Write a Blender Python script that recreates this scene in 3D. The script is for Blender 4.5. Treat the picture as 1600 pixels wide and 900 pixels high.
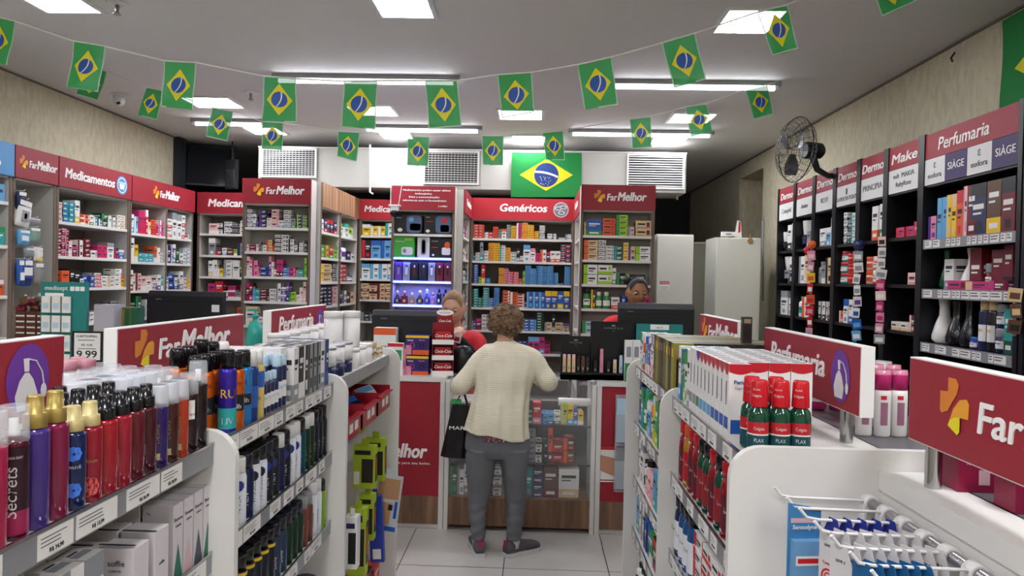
import bpy, bmesh, math, random, re
from mathutils import Vector, Matrix, Euler
R = random.Random(7)
PI = math.pi
for _o in list(bpy.data.objects):
    bpy.data.objects.remove(_o)
SC = bpy.context.scene
COL = SC.collection
# ------------------------------------------------------------------ camera
F = 1100.0
CAMZ = 1.65
_d = Vector(((835 - 800) / F, (450 - 438) / F, -1)).normalized()      # world +Y seen from the camera
_x = Vector((1, -0.0218, 0)); _x = (_x - _d * _x.dot(_d)).normalized()  # world +X
_z = _x.cross(_d).normalized()
RM = Matrix((_x, _d, _z))               # rows: world axes in camera space -> cam-to-world
cam_data = bpy.data.cameras.new('camera')
cam_data.sensor_width = 36
cam_data.lens = F / 1600 * 36
cam_data.clip_start = 0.02
cam = bpy.data.objects.new('camera', cam_data)
COL.objects.link(cam)
cam.matrix_world = Matrix.Translation((0, 0, CAMZ)) @ RM.to_4x4()
SC.camera = cam
def on(px, py, ax, v):
    """point of the photograph (1600x900) on the plane ax = v, in metres"""
    d = RM @ Vector(((px - 800) / F, (450 - py) / F, -1))
    o = Vector((0, 0, CAMZ)); i = 'xyz'.index(ax)
    return o + d * ((v - o[i]) / d[i])
# ------------------------------------------------------------------ world, exposure
SC.view_settings.view_transform = 'Standard'
SC.view_settings.look = 'None'
SC.view_settings.gamma = 1
SC.view_settings.use_curve_mapping = False
SC.view_settings.exposure = EXPO = 0.35
W = bpy.data.worlds.new('world'); SC.world = W
W.use_nodes = True
W.node_tree.nodes['Background'].inputs[0].default_value = (0.6, 0.7, 0.8, 1)
W.node_tree.nodes['Background'].inputs[1].default_value = 0.15
PANEL_EMIT = 34.0
TUBE_EMIT = 13.0
# ------------------------------------------------------------------ materials
def lin(c):
    if isinstance(c, str):
        c = tuple(int(c[i:i + 2], 16) / 255 for i in (0, 2, 4))
    return tuple(x / 12.92 if x <= 0.04045 else ((x + 0.055) / 1.055) ** 2.4 for x in c) + (1,)
MC = {}
def mat(name, col='cccccc', rough=0.5, metal=0.0, emit=0.0, alpha=1.0, trans=0.0, coat=0.0, bump=0.0, bscale=60, noise=0.0, nscale=8, stretch=None, ior=1.45, ecol=None):
    if name in MC: return MC[name]
    m = bpy.data.materials.new(name); m.use_nodes = True
    nt = m.node_tree; b = nt.nodes['Principled BSDF']
    b.inputs['Base Color'].default_value = lin(col)
    b.inputs['Roughness'].default_value = rough
    b.inputs['Metallic'].default_value = metal
    b.inputs['IOR'].default_value = ior
    if emit:
        b.inputs['Emission Color'].default_value = lin(ecol or col); b.inputs['Emission Strength'].default_value = emit
    if alpha < 1: b.inputs['Alpha'].default_value = alpha
    if trans: b.inputs['Transmission Weight'].default_value = trans
    if coat: b.inputs['Coat Weight'].default_value = coat
    if bump or noise:
        tc = nt.nodes.new('ShaderNodeTexCoord'); mp = nt.nodes.new('ShaderNodeMapping')
        nt.links.new(tc.outputs['Object'], mp.inputs[0])
        if stretch: mp.inputs['Scale'].default_value = stretch
    if bump:
        n = nt.nodes.new('ShaderNodeTexNoise'); n.inputs['Scale'].default_value = bscale; n.inputs['Detail'].default_value = 6
        bp = nt.nodes.new('ShaderNodeBump'); bp.inputs['Strength'].default_value = bump; bp.inputs['Distance'].default_value = 0.01
        nt.links.new(mp.outputs[0], n.inputs[0]); nt.links.new(n.outputs[0], bp.inputs['Height']); nt.links.new(bp.outputs[0], b.inputs['Normal'])
    if noise:
        n = nt.nodes.new('ShaderNodeTexNoise'); n.inputs['Scale'].default_value = nscale; n.inputs['Detail'].default_value = 5
        mx = nt.nodes.new('ShaderNodeMixRGB'); mx.blend_type = 'MIX'
        c = lin(col)
        mx.inputs[1].default_value = tuple(min(1, v * (1 - noise)) for v in c[:3]) + (1,)
        mx.inputs[2].default_value = tuple(min(1, v * (1 + noise)) for v in c[:3]) + (1,)
        rp = nt.nodes.new('ShaderNodeValToRGB'); rp.color_ramp.elements[0].position = .35; rp.color_ramp.elements[1].position = .65
        nt.links.new(mp.outputs[0], n.inputs[0]); nt.links.new(n.outputs[0], rp.inputs[0]); nt.links.new(rp.outputs[0], mx.inputs[0]); nt.links.new(mx.outputs[0], b.inputs['Base Color'])
    MC[name] = m
    return m
CN = dict(w=('white', 'e2e0dd'), r=('red', 'c41f2b'), o=('orange', 'dc5a28'), y=('yellow', 'e6bc1e'), g=('green', '2f8a48'), b=('blue', '2858a8'),
          n=('navy blue', '1c2650'), l=('light blue', '5fa3cf'), t=('teal', '2a9a97'), p=('pink', 'd98aa2'), m=('magenta', 'c22a72'), v=('purple', '5d3a92'),
          k=('black', '17171b'), s=('grey', '8c8f94'), d=('maroon', '6b1524'), e=('beige', 'd8b98c'), c=('brown', '5b3a28'), h=('lime green', '9cc52c'),
          f=('frosted pale blue', 'b4cfe0'), q=('dark green', '155034'), a=('pale pink', 'e8bcb8'))
def cm(k):
    return mat('print ' + CN[k][0], CN[k][1], rough=0.42)
def cmg(k):
    return mat('glossy ' + CN[k][0], CN[k][1], rough=0.22, coat=0.3)
INK = mat('printed ink', '2a2c34', 0.6)
# ------------------------------------------------------------------ mesh builder
class MB:
    def __init__(s): s.v = []; s.f = []; s.m = []; s.sm = []; s.mats = []
    def mi(s, m):
        if m not in s.mats: s.mats.append(m)
        return s.mats.index(m)
    def add(s, vs, fs, m, smooth=False, M=None):
        o = len(s.v); i = s.mi(m)
        for v in vs:
            v = Vector(v)
            s.v.append(M @ v if M else v)
        for f in fs: s.f.append([o + k for k in f]); s.m.append(i); s.sm.append(smooth)
        return s
    def box(s, x0, x1, y0, y1, z0, z1, m, M=None, taper=0):
        t = taper
        vs = [(x0, y0, z0), (x1, y0, z0), (x1, y1, z0), (x0, y1, z0), (x0 + t, y0 + t, z1), (x1 - t, y0 + t, z1), (x1 - t, y1 - t, z1), (x0 + t, y1 - t, z1)]
        return s.add(vs, [(0, 3, 2, 1), (4, 5, 6, 7), (0, 1, 5, 4), (1, 2, 6, 5), (2, 3, 7, 6), (3, 0, 4, 7)], m, False, M)
    def quad(s, a, b, c, d, m, M=None): return s.add([a, b, c, d], [(0, 1, 2, 3)], m, False, M)
    def fquad(s, x0, x1, z0, z1, y, m, M=None):     # rectangle facing -Y
        return s.add([(x0, y, z0), (x1, y, z0), (x1, y, z1), (x0, y, z1)], [(0, 1, 2, 3)], m, False, M)
    def lathe(s, prof, m, seg=20, M=None, sx=1, sy=1, smooth=True, pw=2, mats=None):
        """prof: list of (r, z); mats optional per-segment"""
        vs = []
        for r, z in prof:
            for k in range(seg):
                a = 2 * PI * k / seg; c, n = math.cos(a), math.sin(a)
                if pw != 2:
                    c = math.copysign(abs(c) ** (2 / pw), c); n = math.copysign(abs(n) ** (2 / pw), n)
                vs.append((r * c * sx, r * n * sy, z))
        o = len(s.v)
        for v in vs:
            v = Vector(v); s.v.append(M @ v if M else v)
        for j in range(len(prof) - 1):
            mm = mats[j] if mats else m
            i = s.mi(mm)
            for k in range(seg):
                k2 = (k + 1) % seg
                s.f.append([o + j * seg + k, o + j * seg + k2, o + (j + 1) * seg + k2, o + (j + 1) * seg + k]); s.m.append(i); s.sm.append(smooth)
        if prof[0][0] > 1e-5:
            s.f.append([o + k for k in range(seg)][::-1]); s.m.append(s.mi(mats[0] if mats else m)); s.sm.append(False)
        if prof[-1][0] > 1e-5:
            s.f.append([o + (len(prof) - 1) * seg + k for k in range(seg)]); s.m.append(s.mi(mats[-1] if mats else m)); s.sm.append(False)
        return s
    def patch(s, r, z0, z1, a0, a1, m, n=6, sx=1, sy=1, M=None):  # label patch; angles in degrees, -90 = front
        vs = []
        for z in (z0, z1):
            for k in range(n + 1):
                a = math.radians(a0 + (a1 - a0) * k / n); vs.append((r * math.cos(a) * sx, r * math.sin(a) * sy, z))
        fs = [(k, k + 1, n + 1 + k + 1, n + 1 + k) for k in range(n)]
        return s.add(vs, fs, m, True, M)
    def tube(s, pts, r, m, seg=8, M=None, caps=True):
        pts = [Vector(p) for p in pts]; n = len(pts)
        rs = r if isinstance(r, (list, tuple)) else [r] * n
        vs = []; up = None
        for i, p in enumerate(pts):
            t = (pts[min(i + 1, n - 1)] - pts[max(i - 1, 0)]).normalized()
            if up is None:
                up = Vector((0, 0, 1)) if abs(t.z) < .9 else Vector((1, 0, 0))
            a = t.cross(up)
            if a.length < 1e-4: a = t.cross(Vector((1, 0.1, 0)))
            a.normalize(); b = a.cross(t).normalized(); up = b
            for k in range(seg):
                an = 2 * PI * k / seg; vs.append(p + (a * math.cos(an) + b * math.sin(an)) * rs[i])
        fs = [(i * seg + k, i * seg + (k + 1) % seg, (i + 1) * seg + (k + 1) % seg, (i + 1) * seg + k) for i in range(n - 1) for k in range(seg)]
        s.add(vs, fs, m, True, M)
        if caps:
            s.add(vs[:seg], [tuple(range(seg))], m, False, M); s.add(vs[-seg:], [tuple(range(seg))[::-1]], m, False, M)
        return s
    def prism(s, pts, y0, y1, m, M=None, side=None):   # polygon in xz (counterclockwise), from y0 (front) to y1 (back)
        n = len(pts)
        vs = [(x, y0, z) for x, z in pts] + [(x, y1, z) for x, z in pts]
        s.add(vs, [tuple(range(n))], m, False, M)
        s.add(vs, [tuple(range(2 * n - 1, n - 1, -1))] + [(k, n + k, n + (k + 1) % n, (k + 1) % n) for k in range(n)], side or m, False, M)
        return s
    def merge(s, me, m, M=None):   # add a mesh datablock's geometry
        o = len(s.v); i = s.mi(m)
        for v in me.vertices: s.v.append(M @ v.co if M else v.co.copy())
        for p in me.polygons: s.f.append([o + k for k in p.vertices]); s.m.append(i); s.sm.append(False)
        return s
    def mesh(s, name):
        me = bpy.data.meshes.new(name)
        me.from_pydata([tuple(v) for v in s.v], [], s.f)
        for m in s.mats: me.materials.append(m)
        me.polygons.foreach_set('material_index', s.m)
        me.polygons.foreach_set('use_smooth', s.sm)
        me.update()
        return me
    def build(s, name, parent=None, loc=None, rz=0, bevel=0):
        o = link(name, s.mesh(name), parent, loc, rz)
        if bevel:
            b = o.modifiers.new('bevel', 'BEVEL'); b.width = bevel; b.segments = 2; b.limit_method = 'ANGLE'; b.angle_limit = math.radians(40)
        return o
def link(name, data, parent=None, loc=None, rz=0):
    o = bpy.data.objects.new(name, data); COL.objects.link(o)
    if parent: o.parent = parent
    if loc is not None: o.location = loc
    if rz: o.rotation_euler = (0, 0, rz)
    return o
LABS = {}
def tag(o, label, cat=None, group=None, kind=None):
    if label: o['label'] = label
    if cat: o['category'] = cat
    if group: o['group'] = group
    if kind: o['kind'] = kind
    return o
def thing(name, label, cat, loc=(0, 0, 0), rz=0, group=None):
    o = link(name, None, None, loc, rz); o.empty_display_size = 0.05
    return tag(o, label, cat, group)
def struct(mb, name, label=None):
    o = mb.build(name); o['kind'] = 'structure'
    o['label'] = label or name.replace('_', ' ') + ' of the shop'
    return o
def copy_tree(o, parent=None):
    c = o.copy(); COL.objects.link(c); c.parent = parent
    for ch in o.children: copy_tree(ch, c)
    return c
# ------------------------------------------------------------------ lettering
TC = {}
def textmesh(s, size=0.1, ext=0.0008, bold=0.0, shear=0.0, align='CENTER', space=1.0):
    key = (s, size, ext, bold, shear, align, space)
    if key in TC: return TC[key]
    cu = bpy.data.curves.new('txt', 'FONT'); cu.body = s; cu.size = size; cu.extrude = ext; cu.offset = bold * size
    cu.shear = shear; cu.align_x = align; cu.align_y = 'BOTTOM_BASELINE'; cu.space_character = space; cu.resolution_u = 3
    ob = bpy.data.objects.new('txt', cu); COL.objects.link(ob)
    bpy.context.view_layer.update()
    me = bpy.data.meshes.new_from_object(ob.evaluated_get(bpy.context.evaluated_depsgraph_get()))
    bpy.data.objects.remove(ob)
    me.transform(Matrix.Rotation(PI / 2, 4, 'X'))
    TC[key] = me
    return me
def put_text(mb, s, x, z, h, m, y=0.0, bold=0.02, shear=0.0, align='CENTER', w=None, ext=0.0008, M=None, space=1.0):
    """baseline at (x, z) on the plane y facing -Y; h = capital height; w = wanted total width"""
    me = textmesh(s, h / 0.72, ext, 0.0, shear, align, space)
    sx = 1
    if w and len(me.vertices):
        xs = [v.co.x for v in me.vertices]; sx = w / max(1e-6, max(xs) - min(xs))
    bb = max(0, bold) * h * 1.6
    for i, (dx, dz) in enumerate(((0, 0),) if bb < 1e-6 else [(bb * math.cos(q * PI / 3), bb * .7 * math.sin(q * PI / 3)) for q in range(6)] if h < .04 else [(bb * math.cos(q * PI / 7), bb * .8 * math.sin(q * PI / 7)) for q in range(14)]):
        T = Matrix.Translation((x + dx, y - .0001 * i, z + dz)) @ Matrix.Diagonal((sx, 1, 1, 1))
        mb.merge(me, m, (M @ T) if M else T)
    return mb
SIGNW = mat('sign lettering white', 'f2efec', 0.5)
LOGO1 = mat('logo orange', 'd9822b', 0.45); LOGO2 = mat('logo amber', 'e8a02e', 0.45); LOGO3 = mat('logo yellow', 'e8d820', 0.45)
def put_logo(mb, x, z, h, y, M=None):
    w = h * 0.9
    A = [(.27, 1), (.27, .74), (.0, .72), (.0, .36), (.06, .31), (.27, .38), (.38, .52), (.56, .72), (.62, .9), (.52, 1)]
    B = [(.30, .12), (.62, .0), (.70, .06), (.70, .32), (.95, .33), (.97, .60), (.88, .68), (.68, .64), (.47, .45)]
    Cc = [(.30, .12), (.62, .0), (.70, .06), (.70, .33), (.52, .30), (.36, .22)]
    f = lambda P, e: [(x + p * w, z + q * h) for p, q in P[::-1]][::-1]
    for P, m, e in ((A, LOGO1, 0), (B, LOGO2, 0.0003), (Cc, LOGO3, 0.0008)):
        pts = [(x + p * w, z + q * h) for p, q in P]
        area = sum(pts[i][0] * pts[(i + 1) % len(pts)][1] - pts[(i + 1) % len(pts)][0] * pts[i][1] for i in range(len(pts)))
        if area < 0: pts = pts[::-1]
        mb.prism(pts, y - 0.0012 - e, y, m, M)
def put_brand(mb, x, z, h, y=0, M=None, fx=1.0):
    """logo + FarMelhor, total width about 5.6 h (h = height of the M)"""
    put_logo(mb, x, z - h * .25, h * 1.45, y, M)
    put_text(mb, 'Far', x + h * (1.45 + .25 * (fx - 1)), z, h * .80, SIGNW, y, .018, 0.1, 'LEFT', w=h * 1.15 * fx, M=M)
    put_text(mb, 'Melhor', x + h * (1.5 + 1.18 * fx + .25 * (fx - 1)), z, h * 1.0, SIGNW, y, .028, 0.22, 'LEFT', w=h * 3.3 * fx, M=M)
# ================================================================== the room
CEIL = 2.96
XL, XR = -3.51, 2.213
WALLC = 'b9ae8d'
mwall = mat('textured beige plaster', 'c4bba2', 0.85, bump=1.0, bscale=38, noise=.10, nscale=30, stretch=(1, 1, .45))
mceil = mat('ceiling paint', 'd6d4d2', 0.75)
mdark = mat('dark painted wall', '3a3a3c', 0.8)
def floor_mat():
    m = bpy.data.materials.new('porcelain floor tile'); m.use_nodes = True; nt = m.node_tree; b = nt.nodes['Principled BSDF']
    tc = nt.nodes.new('ShaderNodeTexCoord'); sp = nt.nodes.new('ShaderNodeSeparateXYZ'); nt.links.new(tc.outputs['Object'], sp.inputs[0])
    def gr(out, off):
        a = nt.nodes.new('ShaderNodeMath'); a.operation = 'ADD'; a.inputs[1].default_value = 60 - off; nt.links.new(sp.outputs[out], a.inputs[0])
        mo = nt.nodes.new('ShaderNodeMath'); mo.operation = 'MODULO'; mo.inputs[1].default_value = .60; nt.links.new(a.outputs[0], mo.inputs[0])
        lt = nt.nodes.new('ShaderNodeMath'); lt.operation = 'LESS_THAN'; lt.inputs[1].default_value = .006; nt.links.new(mo.outputs[0], lt.inputs[0])
        return lt
    gx = gr('X', GX); gy = gr('Y', GY)
    mxn = nt.nodes.new('ShaderNodeMath'); mxn.operation = 'MAXIMUM'; nt.links.new(gx.outputs[0], mxn.inputs[0]); nt.links.new(gy.outputs[0], mxn.inputs[1])
    n = nt.nodes.new('ShaderNodeTexNoise'); n.inputs['Scale'].default_value = 3; n.inputs['Detail'].default_value = 8
    nt.links.new(tc.outputs['Object'], n.inputs[0])
    c1 = nt.nodes.new('ShaderNodeMixRGB'); c1.inputs[1].default_value = lin('b4b0aa'); c1.inputs[2].default_value = lin('cdcac4'); nt.links.new(n.outputs[0], c1.inputs[0])
    c2 = nt.nodes.new('ShaderNodeMixRGB'); c2.inputs[2].default_value = lin('3c3833'); nt.links.new(mxn.outputs[0], c2.inputs[0]); nt.links.new(c1.outputs[0], c2.inputs[1])
    nt.links.new(c2.outputs[0], b.inputs['Base Color']); b.inputs['Roughness'].default_value = .28
    return m
GX = on(786, 885, 'z', 0).x % .6; GY = on(786, 888, 'z', 0).y % .6
YF, YB = -2.6, 10.2
struct(MB().box(-5, 3.2, YF - .2, YB + .2, -.12, 0, floor_mat()), 'floor', 'pale grey glossy floor tiles with dark grout lines')
struct(MB().box(-5, 3.2, YF - .2, YB + .2, CEIL, CEIL + .12, mceil), 'ceiling', 'smooth grey ceiling with recessed lamps')
struct(MB().box(XL - .15, XL, YF, 6.83, 0, CEIL, mwall), 'wall_left', 'rough beige plaster wall above the medicine shelves')
wr = MB().box(XR, XR + .32, YF, 6.97, 0, CEIL, mwall).box(XR, XR + .32, 6.97, 7.75, 2.8, CEIL, mwall).box(XR, XR + .32, 7.75, YB, 0, CEIL, mwall).box(XR + .32, XR + .42, 6.9, 7.85, 0, CEIL, mwall)
struct(wr, 'wall_right', 'rough beige plaster wall with a tall niche at the back')
struct(MB().box(-5, 3.2, YB, YB + .1, 0, CEIL, mdark), 'wall_back', 'dark wall at the far end of the back room')
struct(MB().box(-5, -4.9, 6.83, YB, 0, CEIL, mdark).box(-5, XL - .15, 6.73, 6.83, 0, CEIL, mdark), 'wall_recess', 'dark recess wall behind the wall television')
struct(MB().box(XL, XR, YF - .1, YF, 0, CEIL, mwall), 'wall_front', 'beige street side wall behind the viewer')
mtrim = mat('shadow gap trim', '6f685a', .7)
struct(MB().box(XL, XL + .012, YF, 6.83, CEIL - .012, CEIL, mtrim), 'trim_1', 'thin dark joint between left wall and ceiling')
struct(MB().box(XR - .012, XR, YF, YB, CEIL - .012, CEIL, mtrim), 'trim_2', 'thin dark joint between right wall and ceiling')
# ------------------------------------------------------------------ lamps
mpanel = mat('lit diffuser', 'ffffff', .4, emit=PANEL_EMIT, ecol='f6f8ff')
mtube = mat('lit tube', 'ffffff', .4, emit=TUBE_EMIT, ecol='f6f8ff')
mframe = mat('white lamp frame', 'd8d8d8', .4)
mgrey = mat('grey lamp housing', '8e8f92', .5)
def panel(cx, cy, label, w=.40, d=.40, grp='square ceiling lamps'):
    t = thing('ceiling_lamp', label, 'ceiling lamp', (cx, cy, CEIL), 0, grp)
    f = MB(); b = .022
    f.box(-w / 2 - b, w / 2 + b, -d / 2 - b, -d / 2, -.012, 0, mframe).box(-w / 2 - b, w / 2 + b, d / 2, d / 2 + b, -.012, 0, mframe)
    f.box(-w / 2 - b, -w / 2, -d / 2, d / 2, -.012, 0, mframe).box(w / 2, w / 2 + b, -d / 2, d / 2, -.012, 0, mframe)
    f.build('frame', t)
    MB().box(-w / 2, w / 2, -d / 2, d / 2, -.008, -.002, mpanel).build('diffuser', t)
def tube_lamp(x0, x1, y, label):
    t = thing('strip_lamp', label, 'strip lamp', ((x0 + x1) / 2, y, CEIL), 0, 'long strip lamps under the ceiling')
    L = (x1 - x0) / 2
    MB().box(-L - .04, L + .04, -.02, .02, -.03, 0, mgrey).box(-L - .02, -L, -.02, .02, -.055, -.03, mframe).box(L, L + .02, -.02, .02, -.055, -.03, mframe).build('housing', t)
    MB().tube([(-L, 0, -.045), (L, 0, -.045)], .014, mtube, 10).build('tube', t)
def cpos(px, py): return on(px, py, 'z', CEIL)
PN = [((595, 675), (-8, 18), 'large square ceiling lamp at top centre of the view'),
      ((62, 145), (-14, 9), 'square ceiling lamp at top left, partly out of view'),
      ((1117, 1200), (15, 46), 'square ceiling lamp crossed by the bunting at upper right'),
      ((312, 379), (151, 166), 'square ceiling lamp right of the white dome camera'),
      ((556, 620), (165, 178), 'square ceiling lamp behind the flag left of centre'),
      ((782, 846), (171, 184), 'square ceiling lamp behind the flags right of centre'),
      ((1043, 1105), (176, 190), 'square ceiling lamp above the far flag string at right'),
      ((400, 447), (198, 208), 'far square ceiling lamp above the left ventilation grille'),
      ((600, 645), (206, 214), 'far square ceiling lamp above the middle of the duct'),
      ((803, 851), (211, 221), 'far square ceiling lamp above the big flag'),
      ((1016, 1064), (214, 224), 'far square ceiling lamp above the right ventilation grille')]
for (xa, xb), (ya, yb), lb in PN:
    a = cpos(xa, yb); b = cpos(xb, yb); c = cpos((xa + xb) / 2, ya)
    w = abs(b.x - a.x)
    panel((a.x + b.x) / 2, (a.y + c.y) / 2, lb, min(w, .5), min(max(.3, c.y - a.y if ya > 0 else w), .5))
for (x, y), w_ in zip(((-2.2, 1.0), (-.55, .55), (1.35, 1.0), (-2.2, -.8), (-.4, -1.0), (1.3, -.8)), ('left, above the viewer', 'middle, above the viewer', 'right, above the viewer', 'left, near the entrance', 'middle, near the entrance', 'right, near the entrance')):
    panel(x, y, 'square ceiling lamp outside the view, ' + w_, .42, .42, 'square lamps behind the viewer')
for xa, xb, ya, lb in ((438, 708, 117, 'long lit strip lamp between the two flag strings, left of centre'),
                       (960, 1212, 126, 'long lit strip lamp behind the flags at right'),
                       (308, 408, 186, 'strip lamp behind the small flag at far left'),
                       (575, 746, 196, 'strip lamp behind the two middle flags, further back'),
                       (895, 1110, 203, 'strip lamp behind the small flags at right, further back')):
    a = cpos(xa, ya); b = cpos(xb, ya)
    tube_lamp(a.x, b.x, (a.y + b.y) / 2, lb)
# small ceiling fittings
def dome_camera():
    p = cpos(186, 148)
    t = thing('security_camera', 'small white dome security camera on the ceiling near the left wall', 'security camera', (p.x, p.y, CEIL))
    MB().lathe([(.05, -.012), (.055, -.008), (.055, 0)], mframe, 20).build('base', t)
    MB().lathe([(0, -.085), (.02, -.082), (.036, -.066), (.042, -.045), (.042, -.012)], mframe, 20).build('housing', t)
    M = Matrix.Translation((.012, -.03, -.062)) @ Matrix.Rotation(math.radians(50), 4, 'X')
    MB().lathe([(0, -.003), (.014, -.003), (.016, .01)], mat('lens black', '111114', .15), 14, M=M @ Matrix.Rotation(PI, 4, 'X')).build('lens', t)
dome_camera()
for px, py, lb in ((183, 2, 'grey ceiling sprinkler rose at top left'), (392, 141, 'grey ceiling sprinkler above the strip lamp at left')):
    p = cpos(px, py + 3)
    t = thing('sprinkler', lb, 'sprinkler', (p.x, p.y, CEIL))
    MB().lathe([(.045, -.01), (.05, 0)], mframe, 18).build('flange', t)
    MB().lathe([(.009, -.05), (.009, -.01)], mat('brushed steel', '9a9a9c', .3, .9), 10).lathe([(.02, -.056), (.02, -.052)], MC['brushed steel'], 10).build('nozzle', t)
# ================================================================== shelving
TOP = 2.40
mshelf = mat('white melamine', 'dcd9d4', .45)
mback = mat('taupe back panel', '8d8781', .6)
mside = mat('light grey side panel', 'bdb9b2', .5)
medge = mat('brown edge banding', '6a584c', .55)
mred = mat('sign red', '96202e', .5)
mredb = mat('sign bright red', 'b9222e', .5)
mblue = mat('sign sky blue', '4a8fc4', .4)
mblk = mat('black melamine', '101014', .35)
mwood = mat('walnut laminate', '7a5c46', .5, noise=.35, nscale=2.2, stretch=(9, 9, .8))
mwoodl = mat('light slatted wood', '9a7355', .5, noise=.45, nscale=3, stretch=(14, 14, .3))
mgre = mat('grey price rail', '8b8c8f', .4, .2)
mtag = mat('price ticket', 'dfdcd8', .6)
mchrome = mat('chrome tube', 'b8b8ba', .18, 1.0)
def unit(label, loc, rz, Wd, Dp, zs, side=None, back=None, edge=None, header=None, hh=.195, shelf=None, name='shelving_unit', posts=.020):
    """origin = front left bottom corner seen from its own front; zs = shelf top heights"""
    side = side or mside; back = back or mback; edge = edge or medge; shelf = shelf or mshelf
    t = thing(name, label, 'shelving unit', loc, rz)
    for x0 in (0, Wd - posts):
        m = MB().box(x0, x0 + posts, .004, Dp, 0, TOP, side).box(x0, x0 + posts, 0, .004, 0, TOP, edge)
        m.build('side_panel', t)
    MB().box(posts, Wd - posts, Dp - .012, Dp, 0, TOP, back).build('back_panel', t)
    for z in zs:
        MB().box(posts, Wd - posts, .004, Dp - .012, z - .02, z, shelf).build('shelf', t)
    MB().box(posts, Wd - posts, .01, Dp - .012, TOP - hh - .012, TOP - hh, side).build('top_panel', t)
    h = MB().box(0, Wd, -.014, 0, TOP - hh, TOP, header or mred).build('header', t)
    return t, h
def htext(h, items, name='lettering'):
    m = MB()
    for it in items:
        if it[0] == 'brand': put_brand(m, it[1], it[2], it[3], -.0145)
        else: put_text(m, it[0], it[1], it[2], it[3], it[5] if len(it) > 5 else SIGNW, -.0145, .03, .15, 'LEFT', w=it[4])
    return m.build(name, h)
def disc(m, x, z, r, mt, y, n=24):
    m.prism([(x + r * math.cos(2 * PI * k / n), z + r * math.sin(2 * PI * k / n)) for k in range(n)], y - .001, y, mt)
def ring(m, x, z, r, w, mt, y, n=28, M=None):
    P = [(x + q * math.cos(2 * PI * k / n), z + q * math.sin(2 * PI * k / n)) for q in (r - w, r) for k in range(n)]
    m.add([(a, y, b) for a, b in P], [(k, (k + 1) % n, n + (k + 1) % n, n + k) for k in range(n)], mt, False, M)
zL = [.25, .45, .66, .86, 1.06, 1.26, 1.46, 1.65, 1.84, 2.03]
zL5 = [.40, .66, .92, 1.17, 1.41, 1.60, 1.79, 1.98]
XF = -3.15
PY = {}
def lwall(key, y0, y1, label, zs, header=None): 
    u = unit(label, (XF, y0, 0), PI / 2, y1 - y0, XF - XL - .01, zs, header=header); PY[key] = (XF, y0, y1); return u
# shelf heights measured on the photograph for each bay
LZ = {'A': [.5, .75, 1.0, 1.24, 1.49, 1.79, 2.05], 'C': [.5, .78, 1.03, 1.28, 1.53, 1.745, 1.975], 'D': [.5, .78, 1.03, 1.28, 1.50, 1.73, 1.955], 'E': [.5, .78, 1.03, 1.30, 1.52, 1.735, 1.965]}
uA, hA = lwall('A', 3.35, 4.14, 'left wall shelving bay with the blue header, at the left edge', LZ['A'], mblue)
htext(hA, [('Dermo', .37, TOP - .15, .055, .30)])
uB, hB = lwall('B', 4.15, 4.53, 'narrow left wall bay with hanging packets, second from the left edge', [.5])
htext(hB, [('brand', .03, TOP - .12, .055)])
uC, hC = lwall('C', 4.54, 5.37, 'left wall shelving bay under the header Medicamentos with a blue emblem', LZ['C'])
htext(hC, [('Medicamentos', .05, TOP - .13, .065, .55)])
m = MB(); disc(m, .70, TOP - .10, .07, mblue, -.0145); ring(m, .70, TOP - .10, .058, .006, SIGNW, -.0158)
m.prism([(.675, TOP - .13), (.725, TOP - .13), (.735, TOP - .09), (.665, TOP - .09)], -.0165, -.0155, SIGNW).fquad(.66, .74, TOP - .085, TOP - .078, -.0165, SIGNW)
m.build('round_emblem', hC)
uD, hD = lwall('D', 5.38, 6.39, 'double left wall bay under the brand header, last before the back corner', LZ['D'])
htext(hD, [('brand', .30, TOP - .125, .07)])
MB().box(.535, .555, .004, .33, 0, TOP - .20, mside).box(.535, .555, 0, .004, 0, TOP - .20, medge).build('centre_panel', uD)
def fmod(key, x0, x1, y, label, zs, dp, header=None, **k):
    u = unit(label, (x0, y, 0), 0, x1 - x0, dp, zs, header=header, **k); PY[key] = (x0, x1, y); return u
GZ = [.32, .54, .75, .97, 1.18, 1.39, 1.61, 1.82, 2.03]
MZ = [.48, .67, .86, 1.05, 1.245, 1.44, 1.63, 1.82, 2.01]
uF, hF = fmod('F', -3.14, -2.05, 6.45, 'corner shelving bay partly hidden, right of the left wall shelves', [.5, .75, 1.0, 1.22, 1.42, 1.62, 1.82, 2.02], .3)
htext(hF, [('Medicamentos', .10, TOP - .13, .07, .58)])
uM, hM = fmod('M', -2.30, -1.757, 5.46, 'tall front shelving column left of the computer monitors', [.48, .67, .86, 1.05, 1.25, 1.44, 1.635, 1.83, 2.02], .13)
htext(hM, [('brand', .09, TOP - .12, .066)])
uW, hW = fmod('W', -1.182, -.662, 5.75, 'shelving column with the medicine warning header and blue lit shelves', [.48, .67, .86, 1.05, 1.24, 1.43, 1.625, 1.818, 2.01], .14)
warn = [('Medicamentos podem causar efeitos', .09, TOP - .04, .014, .39), ('indesejados.', .19, TOP - .068, .014, .14), ('Evite a automedica\u00e7\u00e3o:', .14, TOP - .096, .014, .25), ('informe-se com o Farmac\u00eautico.', .09, TOP - .124, .014, .36), ('brand', .38, TOP - .168, .013)]
htext(hW, warn)
uS, hS = unit('side shelving with striped wood fascia, right of the tall front column', (-1.72, 5.60, 0), PI / 2, .56, .28, [.5, .75, 1.0, 1.2, 1.40, 1.60, 1.80, 2.01], header=mwoodl)
uS2, hS2 = unit('second side bay under the wood fascia, next to the back corner', (-1.72, 6.17, 0), PI / 2, .61, .28, [.5, .75, 1.0, 1.2, 1.40, 1.60, 1.80, 2.01], header=mwoodl)
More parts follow.
